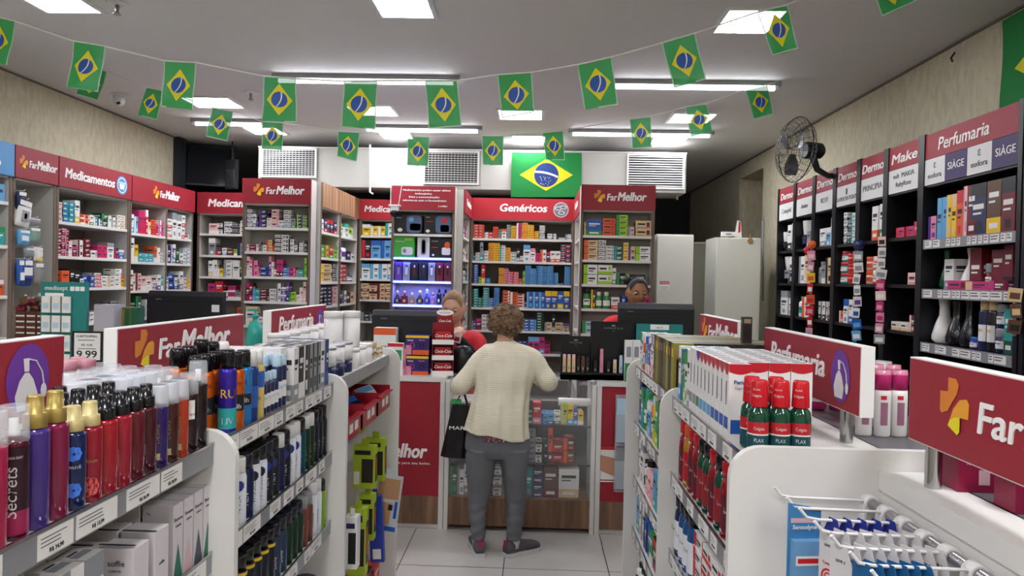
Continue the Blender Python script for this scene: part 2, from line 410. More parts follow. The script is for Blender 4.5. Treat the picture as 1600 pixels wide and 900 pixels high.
uP, hP = fmod('P', -1.715, -.99, 6.79, 'recessed shelving bay with the cut off header Medicamentos, left of the lit shelves', [.5, .75, 1.0, 1.22, 1.43, 1.63, 1.83, 2.05], .3, header=mredb)
htext(hP, [('Medicamentos', .05, TOP - .12, .06, .52)])
uG, hG = fmod('G', -.60, .358, 6.50, 'wide recessed shelving bay under the header Gen\u00e9ricos', GZ, .35, header=mredb)
htext(hG, [('Gen\u00e9ricos', .26, TOP - .12, .07, .43)])
m = MB(); disc(m, .83, TOP - .098, .072, mat('emblem grey', '7d7f8a', .5), -.0145); ring(m, .83, TOP - .098, .068, .005, SIGNW, -.016)
for a, b, ang in ((.805, TOP - .085, .6), (.85, TOP - .075, -.5), (.835, TOP - .125, .2)):
    q = [(a + .024 * math.cos(ang + t) * (1.3 if k % 2 else 1.3), b + .018 * math.sin(ang + t)) for k, t in enumerate([2 * PI * j / 12 for j in range(12)])]
    m.add([(x, -.0163, z) for x, z in q], [tuple(range(12))], SIGNW)
    q = [(a + .018 * math.cos(ang + t) * 1.3, b + .013 * math.sin(ang + t)) for t in [2 * PI * j / 12 for j in range(12)]]
    m.add([(x, -.0168, z) for x, z in q], [tuple(range(12))], MC['emblem grey'])
m.build('round_emblem', hG)
uGl, hGl = unit('side shelving facing right, between the lit shelves and the wide bay', (-.605, 5.90, 0), PI / 2, .59, .1, [.5, .75, 1.0, 1.22, 1.43, 1.63, 1.82, 2.01])
htext(hGl, [('Gen\u00e9ricos', .10, TOP - .12, .06, .40)])
uGr, hGr = unit('side shelving facing left, seen edge on beside the wide bay', (.362, 6.49, 0), -PI / 2, .86, .24, [.5, .75, 1.0, 1.22, 1.43, 1.63, 1.82, 2.01], edge=mshelf)
htext(hGr, [('Gen\u00e9ricos', .20, TOP - .12, .06, .40)])
uR, hR = fmod('R', .348, .920, 5.48, 'tall front shelving column right of the wide bay, behind the seated clerk', MZ, .13)
htext(hR, [('brand', .10, TOP - .12, .066)])
# ------------------------------------------------------------------ black shelving on the right wall
RX = 1.894
mwhite = mat('white sign panel', 'dad8d6', .5); mpurp = mat('dark violet sign', '35245a', .5)
mink2 = mat('dark sign lettering', '2a2a30', .5)
RP = [2.80, 3.52, 3.87, 4.19, 4.52, 4.85, 5.20, 5.56]
RZ = {}
def rbay(key, y0, y1, label, title, sub, zs, wide=False):
    w = y1 - y0
    t = thing('shelving_unit', label, 'shelving unit', (RX, y1, 0), -PI / 2)
    D_ = XR - RX - .01
    for x0 in (0, w - .025):
        MB().box(x0, x0 + .025, -.012, D_, 0, TOP, mblk).build('side_panel', t)
    MB().box(.025, w - .025, D_ - .012, D_, 0, TOP, mblk).build('back_panel', t)
    for z in zs: MB().box(.025, w - .025, 0, D_ - .012, z - .018, z, mblk).build('shelf', t)
    MB().box(.025, w - .025, 0, D_ - .012, TOP - .26, TOP - .25, mblk).build('top_panel', t)
    h = MB().box(.025, w - .025, -.006, .002, TOP - .125, TOP - .005, mred).build('header', t)
    m = MB()
    if wide: put_text(m, title, .13, TOP - .095, .060, SIGNW, -.0065, .012, .15, 'LEFT', w=.37)
    else: put_text(m, title, w / 2, TOP - .095, .050, SIGNW, -.0065, .025, .15, 'CENTER', w=min(.25, w - .07))
    m.build('lettering', h)
    cells = sub if wide else [(sub, mwhite)]
    x = .025; cw = (w - .05) / len(cells)
    for s_, mt in cells:
        c = MB().box(x, x + cw - .002, -.006, .002, TOP - .25, TOP - .127, mt).build('brand_panel', t)
        m = MB(); k = SIGNW if mt is mpurp else mink2
        for j, ln in enumerate(s_.split('|')):
            n = len(s_.split('|'))
            hh = .034 if n == 1 else .026
            put_text(m, ln, x + cw / 2, TOP - .20 if n == 1 else TOP - .175 - j * .045, hh, k, -.0065, -.004, 0, 'CENTER', w=min(cw - .02, len(ln) * hh * .72))
        m.build('brand_lettering', c)
        x += cw
    RZ[key] = (y0, y1, w)
    return t
zR = [.3, .6, .9, 1.18, 1.43, 1.67, 1.915]
rbay('R7', RP[6], RP[7], 'black wall bay furthest from the viewer, header Dermo over Cetaphil', 'Dermo', 'Cetaphil', zR)
rbay('R6', RP[5], RP[6], 'black wall bay with header Dermo over Av\u00e8ne', 'Dermo', 'Av\u00e8ne', zR)
rbay('R5', RP[4], RP[5], 'black wall bay with header Dermo over VICHY', 'Dermo', 'VICHY', zR)
rbay('R4', RP[3], RP[4], 'black wall bay with header Dermo over a small black square mark', 'Dermo', '\u25ae|LA ROCHE-POSAY', zR)
rbay('R3', RP[2], RP[3], 'black wall bay with header Dermo over PRINCIPIA', 'Dermo', 'PRINCIPIA', zR)
rbay('R2', RP[1], RP[2], 'black wall bay with header Make', 'Make', 'vult  MAKIA|RubyRose', zR)
uR1 = rbay('R1', RP[0], RP[1], 'wide black wall bay with header Perfumaria, nearest on the right', 'Perfumaria', [('\u0190|eudora', mwhite), ('SI\u00c0GE', mpurp), ('\u0190|eudora', mwhite), ('SI\u00c0GE', mpurp)], [.3, .62, .95, 1.17, 1.39, 1.648, 1.885], True)
rbay('R0', 2.06, 2.79, 'wide black wall bay beside the viewer, past the right edge', 'Perfumaria', [('\u0190|eudora', mwhite), ('SI\u00c0GE', mpurp), ('\u0190|eudora', mwhite), ('SI\u00c0GE', mpurp)], [.3, .62, .95, 1.17, 1.39, 1.648, 1.885], True)
def rail_tags(t, x0, x1, z, y, n, R_, grey=None, h=.035, gap=.02):
    s = MB().box(x0, x1, y - .004, y, z - h - .006, z + .002, grey or mgre).build('price_rail', t)
    x = x0 + gap
    m_list = []
    while x < x1 - .03:
        w = R_.choice((.024, .03, .03, .055, .07))
        if x + w > x1: break
        m = MB().box(x, x + w, y - .0055, y - .004, z - h, z - .004, mtag)
        for j in range(2): m.fquad(x + .004, x + w * R_.uniform(.6, .9), z - h * (.30 + .3 * j) - .003, z - h * (.30 + .3 * j) + .001, y - .006, INK)
        m.build('price_ticket', s); x += w + R_.choice((.006, .012, .05))
    return s
for z in (1.39, 1.648, 1.885):
    rail_tags(uR1, .03, RZ['R1'][2] - .03, z, -.004, 0, R, h=.038)
# ================================================================== low gondolas, left and right of the aisle
mgond = mat('gondola white panel', 'd9d6d1', .4)
GS = dict(L=dict(sh=-.73, out=-.675, bb=(-1.12, -1.02), far=-1.45), R=dict(sh=.488, out=.445, bb=(.775, .876), far=1.20))
GD = dict(L=[.66, 1.60, 2.56, 3.56], R=[.66, 1.59, 2.45, 3.33])
GZL = [.25, .50, .75, 1.005, 1.256]
def divider_mesh(side, rnd=.07, top=1.29):
    g = GS[side]; s_ = -1 if side == 'L' else 1
    a, b = g['out'], g['far']
    pts = []
    for k in range(9):   # rounded aisle corner
        an = PI / 2 * k / 8
        pts.append((a + s_ * (rnd - rnd * math.cos(an)), top - rnd + rnd * math.sin(an)))
    for k in range(9):
        an = PI / 2 * (1 - k / 8)
        pts.append((b - s_ * (rnd - rnd * math.cos(an)), top - rnd + rnd * math.sin(an)))
    pts = [(a, .0)] + pts + [(b, .0)]
    if s_ < 0: pts = pts
    area = sum(pts[i][0] * pts[(i + 1) % len(pts)][1] - pts[(i + 1) % len(pts)][0] * pts[i][1] for i in range(len(pts)))
    if area < 0: pts = pts[::-1]
    m = MB().prism(pts, -.0125, .0125, mgond)
    return m
def gondola_bay(side, i, label, shelves, bins=None, farshelves=(.3, .75, 1.245), tags=True):
    g = GS[side]; y0, y1 = GD[side][i], GD[side][i + 1]
    t = thing('gondola_bay', label, 'gondola shelf', (g['bb'][0] * .5 + g['bb'][1] * .5, (y0 + y1) / 2, 0), 0)
    def P(m, name, par=t, dz=0):
        o = m.build(name, par); 
        if par is t: o.location = (-t.location.x, -t.location.y, 0)
        return o
    dv = divider_mesh(side); dv.v = [v + Vector((0, y1, 0)) for v in dv.v]
    o = dv.build('end_panel', t, (-t.location.x, -t.location.y, 0), bevel=.003)
    ya, yb = y0 + .014, y1 - .014
    P(MB().box(g['bb'][0], g['bb'][1], ya, yb, .0, 1.205, mgond), 'back_panel')
    P(MB().box(g['bb'][0] - .005, g['bb'][1] + .005, ya, yb, 1.205, 1.245, mgond), 'top_rail')
    inner = g['bb'][1] if side == 'L' else g['bb'][0]
    lo, hi = sorted((g['sh'], inner))
    for z in shelves:
        s = P(MB().box(lo, hi, ya, yb, z - .016, z, mgond), 'shelf')
        if tags:
            W_ = yb - ya
            rz = PI / 2 if side == 'L' else -PI / 2
            org = (g['sh'], ya if side == 'L' else yb, 0)
            Mx = Matrix.Translation(org) @ Matrix.Rotation(rz, 4, 'Z')
            rail = MB().box(0, W_, -.004, 0, z - .042, z + .006, mgre, Mx)
            rail.box(0, W_, -.006, 0, z + .003, z + .008, mchrome, Mx)
            r = rail.build('price_rail', s)
            x = .03
            while x < W_ - .10:
                w = R.choice((.06, .08, .11))
                m = MB().box(x, x + w, -.0055, -.004, z - .039, z, mtag, Mx)
                for j in range(3): m.fquad(x + .005, x + w * R.uniform(.5, .8), z - .009 - .006 * j, z - .0075 - .006 * j, -.006, INK, Mx)
                put_text(m, 'R$ %d,%02d' % (R.randint(12, 52), R.choice((49, 75, 90, 99))), x + w * .5, z - .033, .0065, INK, -.0058, .02, 0, 'CENTER', M=Mx, ext=.0001)
                m.build('price_ticket', s)
                x += w + R.choice((.008, .03, .07))
    inner = g['bb'][0] if side == 'L' else g['bb'][1]
    lo, hi = sorted((g['far'], inner))
    for z in farshelves:
        s = P(MB().box(lo, hi, ya, yb, z - .016, z, mat('grey far shelf', '6a6a6e', .3)), 'rear_shelf')
    P(MB().box(lo + .0, hi, ya, yb, .0, .12, mgond), 'plinth')
    return t
gondola_bay('L', 0, 'left gondola bay nearest the viewer, full of body splash bottles', GZL)
gondola_bay('L', 1, 'middle bay of the left gondola, full of deodorant cans', GZL)
gondola_bay('L', 2, 'far bay of the left gondola with red bins and hanging packets', [.12, 1.256], tags=False)
gondola_bay('R', 0, 'right gondola bay nearest the viewer, with wire hooks instead of shelves', [.25], tags=False)
gondola_bay('R', 1, 'middle bay of the right gondola, with toothpaste and mouthwash', [.25, .50, .73, .995, 1.256])
gondola_bay('R', 2, 'far bay of the right gondola, next to the counter', [.25, .50, .74, .995, 1.256])
gs = MB().box(0, .94, -.008, 0, 1.21, 1.262, mgre, Matrix.Translation((-.73, 2.575, 0)) @ Matrix.Rotation(PI / 2, 4, 'Z'))
tag(gs.build('shelf_front_rail'), 'plain grey rail along the top shelf of the far left gondola bay', 'shelf rail')
# first divider of the near end (behind the viewer's left and right edge)
# ------------------------------------------------------------------ red signs on posts over the gondolas
msignedge = mat('white foam board', 'e4e2df', .5)
mvio = mat('violet halo', '6a3596', .5)
def bottle_icon(m, x, z, h, y):
    w = h * .42
    n = 26
    m.add([(x + h * .50 * math.cos(2 * PI * k / n), y - .0006, z + h * .5 + h * .60 * math.sin(2 * PI * k / n)) for k in range(n)], [tuple(range(n))], mvio)
    body = [(x - w * .22, z + h * .62), (x - w * .5, z + h * .5), (x - w * .75, z + h * .25), (x - w * .62, z), (x + w * .35, z), (x + w * .5, z + h * .25), (x + w * .25, z + h * .5), (x, z + h * .62)]
    m.add([(a, y - .0014, b) for a, b in body], [tuple(range(len(body)))], mtag)
    m.add([(x - w * .24, y - .0014, z + h * .64), (x + w * .02, y - .0014, z + h * .64), (x + w * .02, y - .0014, z + h * .86), (x - w * .30, y - .0014, z + h * .86)], [(0, 1, 2, 3)], mtag)
    m.tube([(x, y - .0016, z + h * .84), (x + w * .4, y - .0016, z + h * .8), (x + w * .75, y - .0016, z + h * .6), (x + w * .85, y - .0016, z + h * .4)], h * .012, mtag, 6)
    m.add([(x + w * .85 + h * .075 * math.cos(a), y - .0014, z + h * .27 + h * .13 * math.sin(a)) for a in [2 * PI * k / 14 for k in range(14)]], [tuple(range(14))], mtag)
def board(side, d0, d1, label, kind, posts=(.3,)):
    L = d1 - d0; h = .175; z0 = 1.33
    x = -1.05 if side == 'L' else .805
    rz = PI / 2 if side == 'L' else -PI / 2
    t = thing('aisle_sign', label, 'sign', (x, d0 if side == 'L' else d1, 1.245), rz, None)
    z0 -= 1.245
    MB().box(0, L, 0, .034, z0, z0 + h, msignedge).build('board', t, bevel=.001)
    f = MB().box(.004, L - .004, -.0015, 0, z0 + .003, z0 + h - .003, mred).box(.004, L - .004, .034, .0355, z0 + .003, z0 + h - .003, mred).build('red_face', t)
    m = MB()
    if kind == 'brand': put_brand(m, L * .10, z0 + .077, .073, -.002, None, 1.38)
    elif kind == 'brandbig': put_brand(m, .120, z0 + .064, .072, -.002, None, 1.4)
    elif kind == 'icon': bottle_icon(m, L - .115, z0 + .028, .125, -.002); put_text(m, 'Perfumaria', .06, z0 + .065, .062, SIGNW, -.002, .025, .15, 'LEFT', w=.40)
    else:
        put_text(m, 'Perfumaria', L * .10, z0 + (.084 if side == 'L' else .072), .064, SIGNW, -.002, .02, .15, 'LEFT', w=L * .60)
        bottle_icon(m, L - .11, z0 + .03, .115, -.002)
    m.build('lettering', f)
    for p in posts:
        MB().tube([(p * L, .017, .0), (p * L, .017, z0 + .002)], .016, mchrome, 16).build('post', t)
board('L', .78, 1.545, 'red sign with the white perfume bottle emblem at the left edge', 'icon', (.2, .8))
board('L', 1.743, 2.519, 'red brand sign standing on the left gondola behind the splash bottles', 'brand', (.2, .8))
board('L', 2.786, 3.53, 'red Perfumaria sign on the far end of the left gondola', 'perf', (.2, .8))
board('R', .77, 1.527, 'red brand sign at the right edge, nearest the viewer', 'brandbig', (.09, .75))
board('R', 1.75, 2.476, 'red Perfumaria sign standing on the right gondola', 'perf', (.85, .15))
board('R', 2.80, 3.433, 'red brand sign on the far end of the right gondola', 'brand', (.2, .8))
# ================================================================== the service counter
CY = 4.60; CT = 1.0
mpost = mat('white counter post', 'd6d3cd', .4)
mglass = mat('case glass', 'f4f8f8', .04, alpha=.06)
mskin0 = mat('printed skin tone', 'b98468', .6)
xl0, xg0, xg1, xr1 = -3.05, on(696, 650, 'y', CY).x, on(931, 650, 'y', CY).x, 1.45
def cbox(t, name, x0, x1, y0, y1, z0, z1, m, par=None):
    return MB().box(x0 - (t.location.x), x1 - t.location.x, y0 - t.location.y, y1 - t.location.y, z0, z1, m).build(name, par or t)
mredgrid = mat('counter red laminate', '96182a', .4, noise=.08, nscale=60)
tl = thing('service_counter', 'red fronted counter section left of the glass case, brand lettering low on its front', 'counter', (-1.8, CY, 0))
cbox(tl, 'body', xl0, xg0 - .035, CY + .012, CY + .39, .0, CT - .03, mpost)
cbox(tl, 'countertop', xl0, xg0, CY - .012, CY + .42, CT - .03, CT, mpost)
cbox(tl, 'red_front', xl0 + .02, xg0 - .035, CY, CY + .012, .215, CT - .035, mredgrid)
cbox(tl, 'wood_plinth', xl0 + .02, xg0 - .035, CY, CY + .012, .03, .215, mwood)
cbox(tl, 'corner_post', xg0 - .035, xg0 - .004, CY - .012, CY + .39, .0, CT - .03, mpost)
f = MB(); p = on(672, 713, 'y', CY)
T0 = Matrix.Translation((p.x - tl.location.x - .60, -.0005, p.z - .01))
put_brand(f, .02, .0, .092, 0, T0)
put_text(f, 'Faz bem para seu bolso.', .30, -.045, .016, SIGNW, 0, .01, .1, 'LEFT', w=.30, M=T0)
f.build('lettering', tl)
tg = thing('display_case', 'glass fronted counter case full of medicine cartons behind the standing customer', 'display case', ((xg0 + xg1) / 2, CY, 0))
zg = [.215, .446, .70]
cbox(tg, 'corner_post', xg0, xg0 + .028, CY - .012, CY + .39, .0, CT - .025, mpost)
cbox(tg, 'corner_post', xg1 - .028, xg1, CY - .012, CY + .39, .0, CT - .025, mpost)
cbox(tg, 'wood_plinth', xg0 + .028, xg1 - .028, CY, CY + .38, .03, .215, mwood)
cbox(tg, 'back_panel', xg0 + .028, xg1 - .028, CY + .37, CY + .38, .215, CT - .2, mat('case back', '55524f', .6))
cbox(tg, 'glass_front', xg0 + .028, xg1 - .028, CY, CY + .005, .215, CT - .012, mglass)
cbox(tg, 'glass_top', xg0, xg1, CY - .012, CY + .42, CT - .012, CT, mglass)
for z, m_ in ((.446, mat('maroon shelf edge', '4c1a22', .3)), (.70, MC['maroon shelf edge'])):
    o = cbox(tg, 'glass_shelf', xg0 + .03, xg1 - .03, CY + .012, CY + .36, z - .006, z, mglass)
    cbox(tg, 'shelf_edge', xg0 + .03, xg1 - .03, CY + .008, CY + .012, z - .007, z + .001, m_, o)
o = cbox(tg, 'upper_shelf', xg0 + .03, xg0 + .55, CY + .012, CY + .30, .832, .845, mpost)
tr = thing('service_counter', 'counter section with a torn poster front, right of the glass case', 'counter', (.9, CY, 0))
cbox(tr, 'body', xg1 + .035, xr1, CY + .012, CY + .39, .0, CT - .03, mpost)
cbox(tr, 'countertop', xg1, xr1, CY - .012, CY + .42, CT - .03, CT, mpost)
cbox(tr, 'corner_post', xg1 + .004, xg1 + .035, CY - .012, CY + .39, .0, CT - .03, mpost)
cbox(tr, 'wood_plinth', xg1 + .035, xr1, CY, CY + .012, .03, .215, mwood)
cbox(tr, 'red_front', xg1 + .035, xr1, CY, CY + .012, .215, CT - .035, mredgrid)
po = cbox(tr, 'poster', xg1 + .037, xr1, CY - .002, CY, .36, .56, mtag)
pm = MB()
X0 = xg1 + .037 - tr.location.x
pm.box(X0, X0 + .6, -.003, -.0005, .555, .575, mredb).box(X0, X0 + .6, -.003, -.0005, .345, .352, SIGNW)
pm.add([(X0, -.0035, .52), (X0 + .10, -.0035, .50), (X0 + .22, -.0035, .44), (X0 + .22, -.0035, .36), (X0 + .10, -.0035, .38), (X0 + .02, -.0035, .41), (X0, -.0035, .42)], [(0, 6, 5, 4, 3, 2, 1)], mskin0)
pm.build('printed_arm', po)
# ------------------------------------------------------------------ monitors
def monitor(px0, px1, ytop, y, label, rz=0, hgt=.34):
    a = on(px0, ytop, 'y', y); b = on(px1, ytop, 'y', y)
    w = (b.x - a.x); zt = (a.z + b.z) / 2
    t = thing('computer_monitor', label, 'monitor', ((a.x + b.x) / 2, y, CT), rz)
    mk = mat('monitor black plastic', '17181d', .35)
    zt -= CT
    zb = zt - hgt
    m = MB()
    m.add([(-w / 2, -.03, zb), (w / 2, -.03, zb), (w / 2, -.03, zt - .035), (-w / 2, -.03, zt - .035), (-w / 2, .0, zt), (w / 2, .0, zt), (w / 2, .03, zb), (-w / 2, .03, zb), (w / 2, .03, zt), (-w / 2, .03, zt)],
          [(0, 1, 2, 3), (3, 2, 5, 4), (4, 5, 8, 9), (1, 6, 8, 5, 2), (0, 3, 4, 9, 7), (6, 7, 9, 8), (0, 7, 6, 1)], mk)
    m.build('housing', t, bevel=.004)
    MB().box(-w * .4, w * .4, -.032, -.03, zt - .075, zt - .068, mat('vent groove', '0b0b0e', .6)).build('vent_slot', t)
    l = MB(); put_text(l, 'Lenovo', -w * .38, zt - .062, .010, mat('grey badge', '8a8d92', .4), -.0305, .01, 0, 'LEFT', ext=.0003); l.build('badge', t)
    MB().box(-w * .47, w * .47, .03, .032, zb + .02, zt - .02, mat('screen', '0d1418', .1)).build('screen', t)
    s = MB().box(-.03, .03, -.02, .02, .012, zb + .06, mk); s.build('stand', t)
    MB().lathe([(.11, 0), (.115, .008), (.10, .012)], mk, 24, sy=.8).build('foot', t)
    return t, w, zt
m1, w1, zt1 = monitor(233, 351, 455, 4.86, 'black monitor back seen above the brand sign at left')
MB().box(w1 * .36, w1 * .46, -.0315, -.03, zt1 - .14, zt1 - .09, mtag).build('paper_sticker', m1)
m2, _, _ = monitor(583, 702, 485, 4.86, 'black monitor back left of the blonde clerk')
m3, w3, zt3 = monitor(966, 1084, 474, 4.86, 'black monitor back in front of the seated clerk')
# ================================================================== product meshes (unit size: x -.5...5, y 0..1 back, z 0..1)
PM = {}
ORD = ['first', 'second', 'third', 'fourth', 'fifth', 'sixth', 'seventh', 'eighth', 'ninth', 'tenth', 'eleventh', 'twelfth', 'thirteenth', 'fourteenth', 'fifteenth', 'sixteenth', 'seventeenth', 'eighteenth', 'nineteenth', 'twentieth'] + ['twenty-' + q for q in ['first', 'second', 'third', 'fourth', 'fifth', 'sixth', 'seventh', 'eighth', 'ninth']] + ['thirtieth'] + ['thirty-' + q for q in ['first', 'second', 'third', 'fourth', 'fifth', 'sixth', 'seventh', 'eighth', 'ninth']] + ['fortieth']
def face_decal(m, rects, side):
    """rects (u0,u1,v0,v1,mat,level) on a side of the unit carton"""
    for u0, u1, v0, v1, mt, lv in rects:
        e = .004 + .003 * lv
        if side == 'f': m.fquad(u0 - .5, u1 - .5, v0, v1, -e, mt)
        elif side == 'r': m.quad((.5 + e, u0, v0), (.5 + e, u1, v0), (.5 + e, u1, v1), (.5 + e, u0, v1), mt)
        elif side == 'l': m.quad((-.5 - e, 1 - u0, v0), (-.5 - e, 1 - u1, v0), (-.5 - e, 1 - u1, v1), (-.5 - e, 1 - u0, v1), mt)
        elif side == 't': m.quad((u0 - .5, v0, 1 + e), (u1 - .5, v0, 1 + e), (u1 - .5, v1, 1 + e), (u0 - .5, v1, 1 + e), mt)
def carton(b, a, flat, var):
    key = ('c', b, a, flat, var)
    if key in PM: return PM[key]
    m = MB(); B = cm(b); A = cm(a)
    m.box(-.5, .5, 0, 1, 0, 1, B)
    dark = b in 'rnkdcqvgbt'; T = cm('w') if dark else INK
    if b == a: A = mat('print tint ' + b, CN[b][1], .3)
    if flat:
        L = [[(0, .3, .0, 1, A, 0), (.36, .85, .5, .68, T, 1), (.36, .7, .28, .38, T, 1)],
             [(.0, 1, .0, .32, A, 0), (.1, .6, .5, .7, T, 1), (.72, .92, .45, .85, A, 1)],
             [(.08, .92, .08, .14, A, 0), (.12, .62, .42, .66, T, 1), (.7, .92, .2, .8, A, 1)]][var % 3]
    else:
        L = [[(0, 1, .0, .30, A, 0), (.15, .85, .68, .78, T, 1), (.15, .6, .58, .62, T, 1), (.2, .8, .1, .2, cm('w'), 1)],
             [(0, 1, .72, 1, A, 0), (.15, .85, .5, .6, T, 1), (.15, .7, .4, .44, T, 1), (.3, .7, .08, .24, A, 1)],
             [(.0, .35, 0, 1, A, 0), (.45, .9, .6, .7, T, 1), (.45, .8, .5, .54, T, 1), (.5, .88, .1, .3, A, 1)]][var % 3]
    for sd in 'frl': face_decal(m, L, sd)
    face_decal(m, [(.1, .9, .3, .6, A, 0), (.2, .7, .65, .75, T, 0)], 't')
    PM[key] = m.mesh('carton'); return PM[key]
def bottle_prof(kind):
    if kind == 'B': return [(.30, 0), (.48, .01), (.5, .03), (.5, .66), (.46, .72), (.3, .76), (.26, .78), (.30, .78), (.30, .99), (.27, 1)], 7
    if kind == 'J': return [(.44, 0), (.5, .04), (.5, .62), (.48, .64), (.5, .66), (.5, .97), (.47, 1)], 4
    if kind == 'A': return [(.47, 0), (.5, .02), (.5, .74), (.46, .78), (.40, .79), (.42, .80), (.42, .97), (.36, 1)], 4
    if kind == 'V': return [(.36, 0), (.5, .06), (.5, .22), (.40, .40), (.24, .60), (.22, .78), (.26, .9), (.28, .99), (.25, 1)], 99
    if kind == 'P': return [(.36, 0), (.36, .2), (.30, .21), (.38, .23), (.47, .7), (.5, .98), (.5, 1)], -1
def bottle(b, a, kind, var):
    key = (kind, b, a, var)
    if key in PM: return PM[key]
    prof, k = bottle_prof(kind)
    B = cmg(b); A = cmg(a)
    mats = [B if j < k else A for j in range(len(prof) - 1)]
    if kind == 'P': mats = [A if j < 2 else B for j in range(len(prof) - 1)]
    if kind == 'V': mats = [B] * (len(prof) - 1)
    m = MB(); T = Matrix.Translation((0, .5, 0))
    m.lathe(prof, B, 14, T, mats=mats)
    lab = cm('w') if b in 'rnkdcqvgbtm' else A
    if kind != 'V':
        m.patch(.51, .18, .5, -150, -30, lab, 5, M=T)
        m.patch(.52, .36, .42, -130, -60, INK if b not in 'rnkdcqvgbtm' else A, 4, M=T)
    else: m.patch(.52, .08, .2, -120, -60, A, 4, M=T)
    PM[key] = m.mesh('bottle'); return PM[key]
KIND = {'C': None, 'B': ('product_bottle', 'bottle'), 'J': ('product_jar', 'jar'), 'A': ('spray_can', 'spray can'), 'V': ('curved_bottle', 'bottle'), 'P': ('squeeze_tube', 'tube')}
ITEMS = []
def item(mesh, name, cat, label, group, M, size):
    p = M.translation
    ITEMS.append(dict(mesh=mesh, name=name, cat=cat, label=label, group=group, M=M, area=size / max(.3, (p - Vector((0, 0, CAMZ))).length_squared)))
def cname(b, a): return CN[b][0] if b == a else CN[b][0] + ' and ' + CN[a][0]
def carton_kind(w, h):
    if h < w * .62: return 'pill_box', 'medicine box'
    if h < w * 1.5: return 'medicine_carton', 'medicine carton'
    return 'tall_carton', 'carton'
def fr(org, rz): return Matrix.Translation(org) @ Matrix.Rotation(rz, 4, 'Z')
TOK = re.compile(r'^([a-z])([a-z])([\d.]+),([\d.]+)(?:\*(\d+))?(?:x(\d+))?([A-Z])?$')
def row(FM, x0, x1, z, gap, spec, where, dep=.10, setback=.012, rows=1, jit=1.0, names=None, exact=None, rdx=0):
    """fill one shelf. widths are relative, heights are fractions of gap"""
    toks = []
    for s in spec.split(';'):
        s = s.strip()
        if not s: continue
        if s[0] == '_': toks.append(float(s[1:])); continue
        g = TOK.match(s)
        if not g: raise ValueError(s)
        b, a, w, h, n, k, st = g.groups()
        for _ in range(int(k or 1)): toks.append((b, a, float(w), float(h), int(n or 1), st or 'C'))
    tot = sum(t if isinstance(t, float) else t[2] for t in toks)
    u = exact or (x1 - x0) / tot
    x = x0; idx = 0
    for t in toks:
        if isinstance(t, float): x += t * u; continue
        b, a, w, h, n, st = t
        w *= u; h = min(h * n * 1.17, .97) / n * gap
        for rr in range(rows):
            for k in range(n):
                zz = z + k * h
                var = R.randint(0, 2) if n == 1 else (idx % 3)
                ang = R.uniform(-.04, .04) * jit
                d = dep * R.uniform(.85, 1)
                if st == 'C':
                    me = carton(b, a, h < w * .8, var); kn, kc = carton_kind(w, h); sc = (w * .95, d, h * (.95 if n > 1 else .98))
                    if names and kn in names: kn = names[kn]
                else:
                    me = bottle(b, a, st, 0); kn, kc = KIND[st]; sc = (w * .93, w * .93, h * .99)
                    d = w
                if names and st in names: kn, kc = names[st]
                M = FM @ Matrix.Translation((x + w / 2 + rdx * rr, setback + R.uniform(0, .008) * jit + rr * (d + .004), zz + .0005)) @ Matrix.Rotation(ang, 4, 'Z') @ Matrix.Diagonal((sc[0], sc[1], sc[2], 1))
                nm = kc
                lab = mklabel(cname(b, a) + ' ' + kc.replace('medicine ', ''), (('bottom' if not k else ORD[k] + ' up') + ' of ' + ORD[min(idx, 39)] + ' stack') if n > 1 else ORD[min(idx, 39)], where, rr)
                item(me, kn, kc, lab, None, M, w * h)
        x += w; idx += 1
def mklabel(what, pos, where, rr=0):
    tail = (', ' + (ORD[rr] + ' row back') if rr else '') + ', ' + where
    for mid in (' from left', ''):
        l = what + ', ' + pos + mid + tail
        if len(l.split()) <= 16: return l
    return l.replace(' of ', ' ', 1).replace('frosted ', '')
def shelfrows(FM, x0, x1, zs, specs, where, gaptop=.0, dep=.10, **k):
    """zs top to bottom; specs the same"""
    for i, (z, s) in enumerate(zip(zs, specs)):
        if not s: continue
        up = (zs[i - 1] - .03) if i else (TOP - .215)
        sh = ['top', 'second', 'third', 'fourth', 'fifth', 'sixth', 'seventh'][i]
        row(FM, x0, x1, z, up - z, s, sh + ' shelf, ' + where, dep, **k)
# ------------------------------------------------------------------ wall and column shelves
FA = fr((XF, 3.35, 0), PI / 2)
z_ = LZ['A'][::-1]
shelfrows(FA, .46, .76, z_, ['_.6;ow1,.55;lo1.4,.65', 'wg1,.4;wt1.2,.75;tg1.5,.4', '_.4;yo1.2,.28*2;ow1,.3', 'wr1,.3*2;rw1,.4;_.5'], 'blue header bay', dep=.12)
FC = fr((XF, 4.54, 0), PI / 2)
shelfrows(FC, .03, .80, LZ['C'][::-1], [
 'ar1.2,.13*4;_.2;tb1.6,.14*4x2;wy1.4,.65;ow1.4,.14*2x2;wg1.2,.3;tw1.2,.26;vw1,.22;qg2,.2*2;ww1.2,.36;ws1.2,.32;_.4;we1.4,.14*3x2',
 'dp1,.2*4x3;wa1,.45;dm1.4,.3;wd1.6,.5;dd2,.14*4;ws2,.22;mr1.6,.2*2x2;ws2.2,.5;nr1.4,.35;bw2,.3',
 'dw1.2,.35B;or2,.55;kw1.2,.6;ks1.4,.55;ws1,.3;bn1.6,.2*2x2;wr2,.12*4;we2,.13*3x2;ww2,.16*4;yo1,.4',
 'dm1,.5x3;qg1.3,.18*4;wr1.4,.4;gq2,.18*4;wr2,.14*2x2;wr1.2,.3;dw1.5,.5;sk2.2,.14*4;tw1.6,.3',
 '_5;dr1.6,.3*2;ws2,.25*2;we2,.3;rw1,.4;_3'], 'round emblem bay')
FD = fr((XF, 5.38, 0), PI / 2)
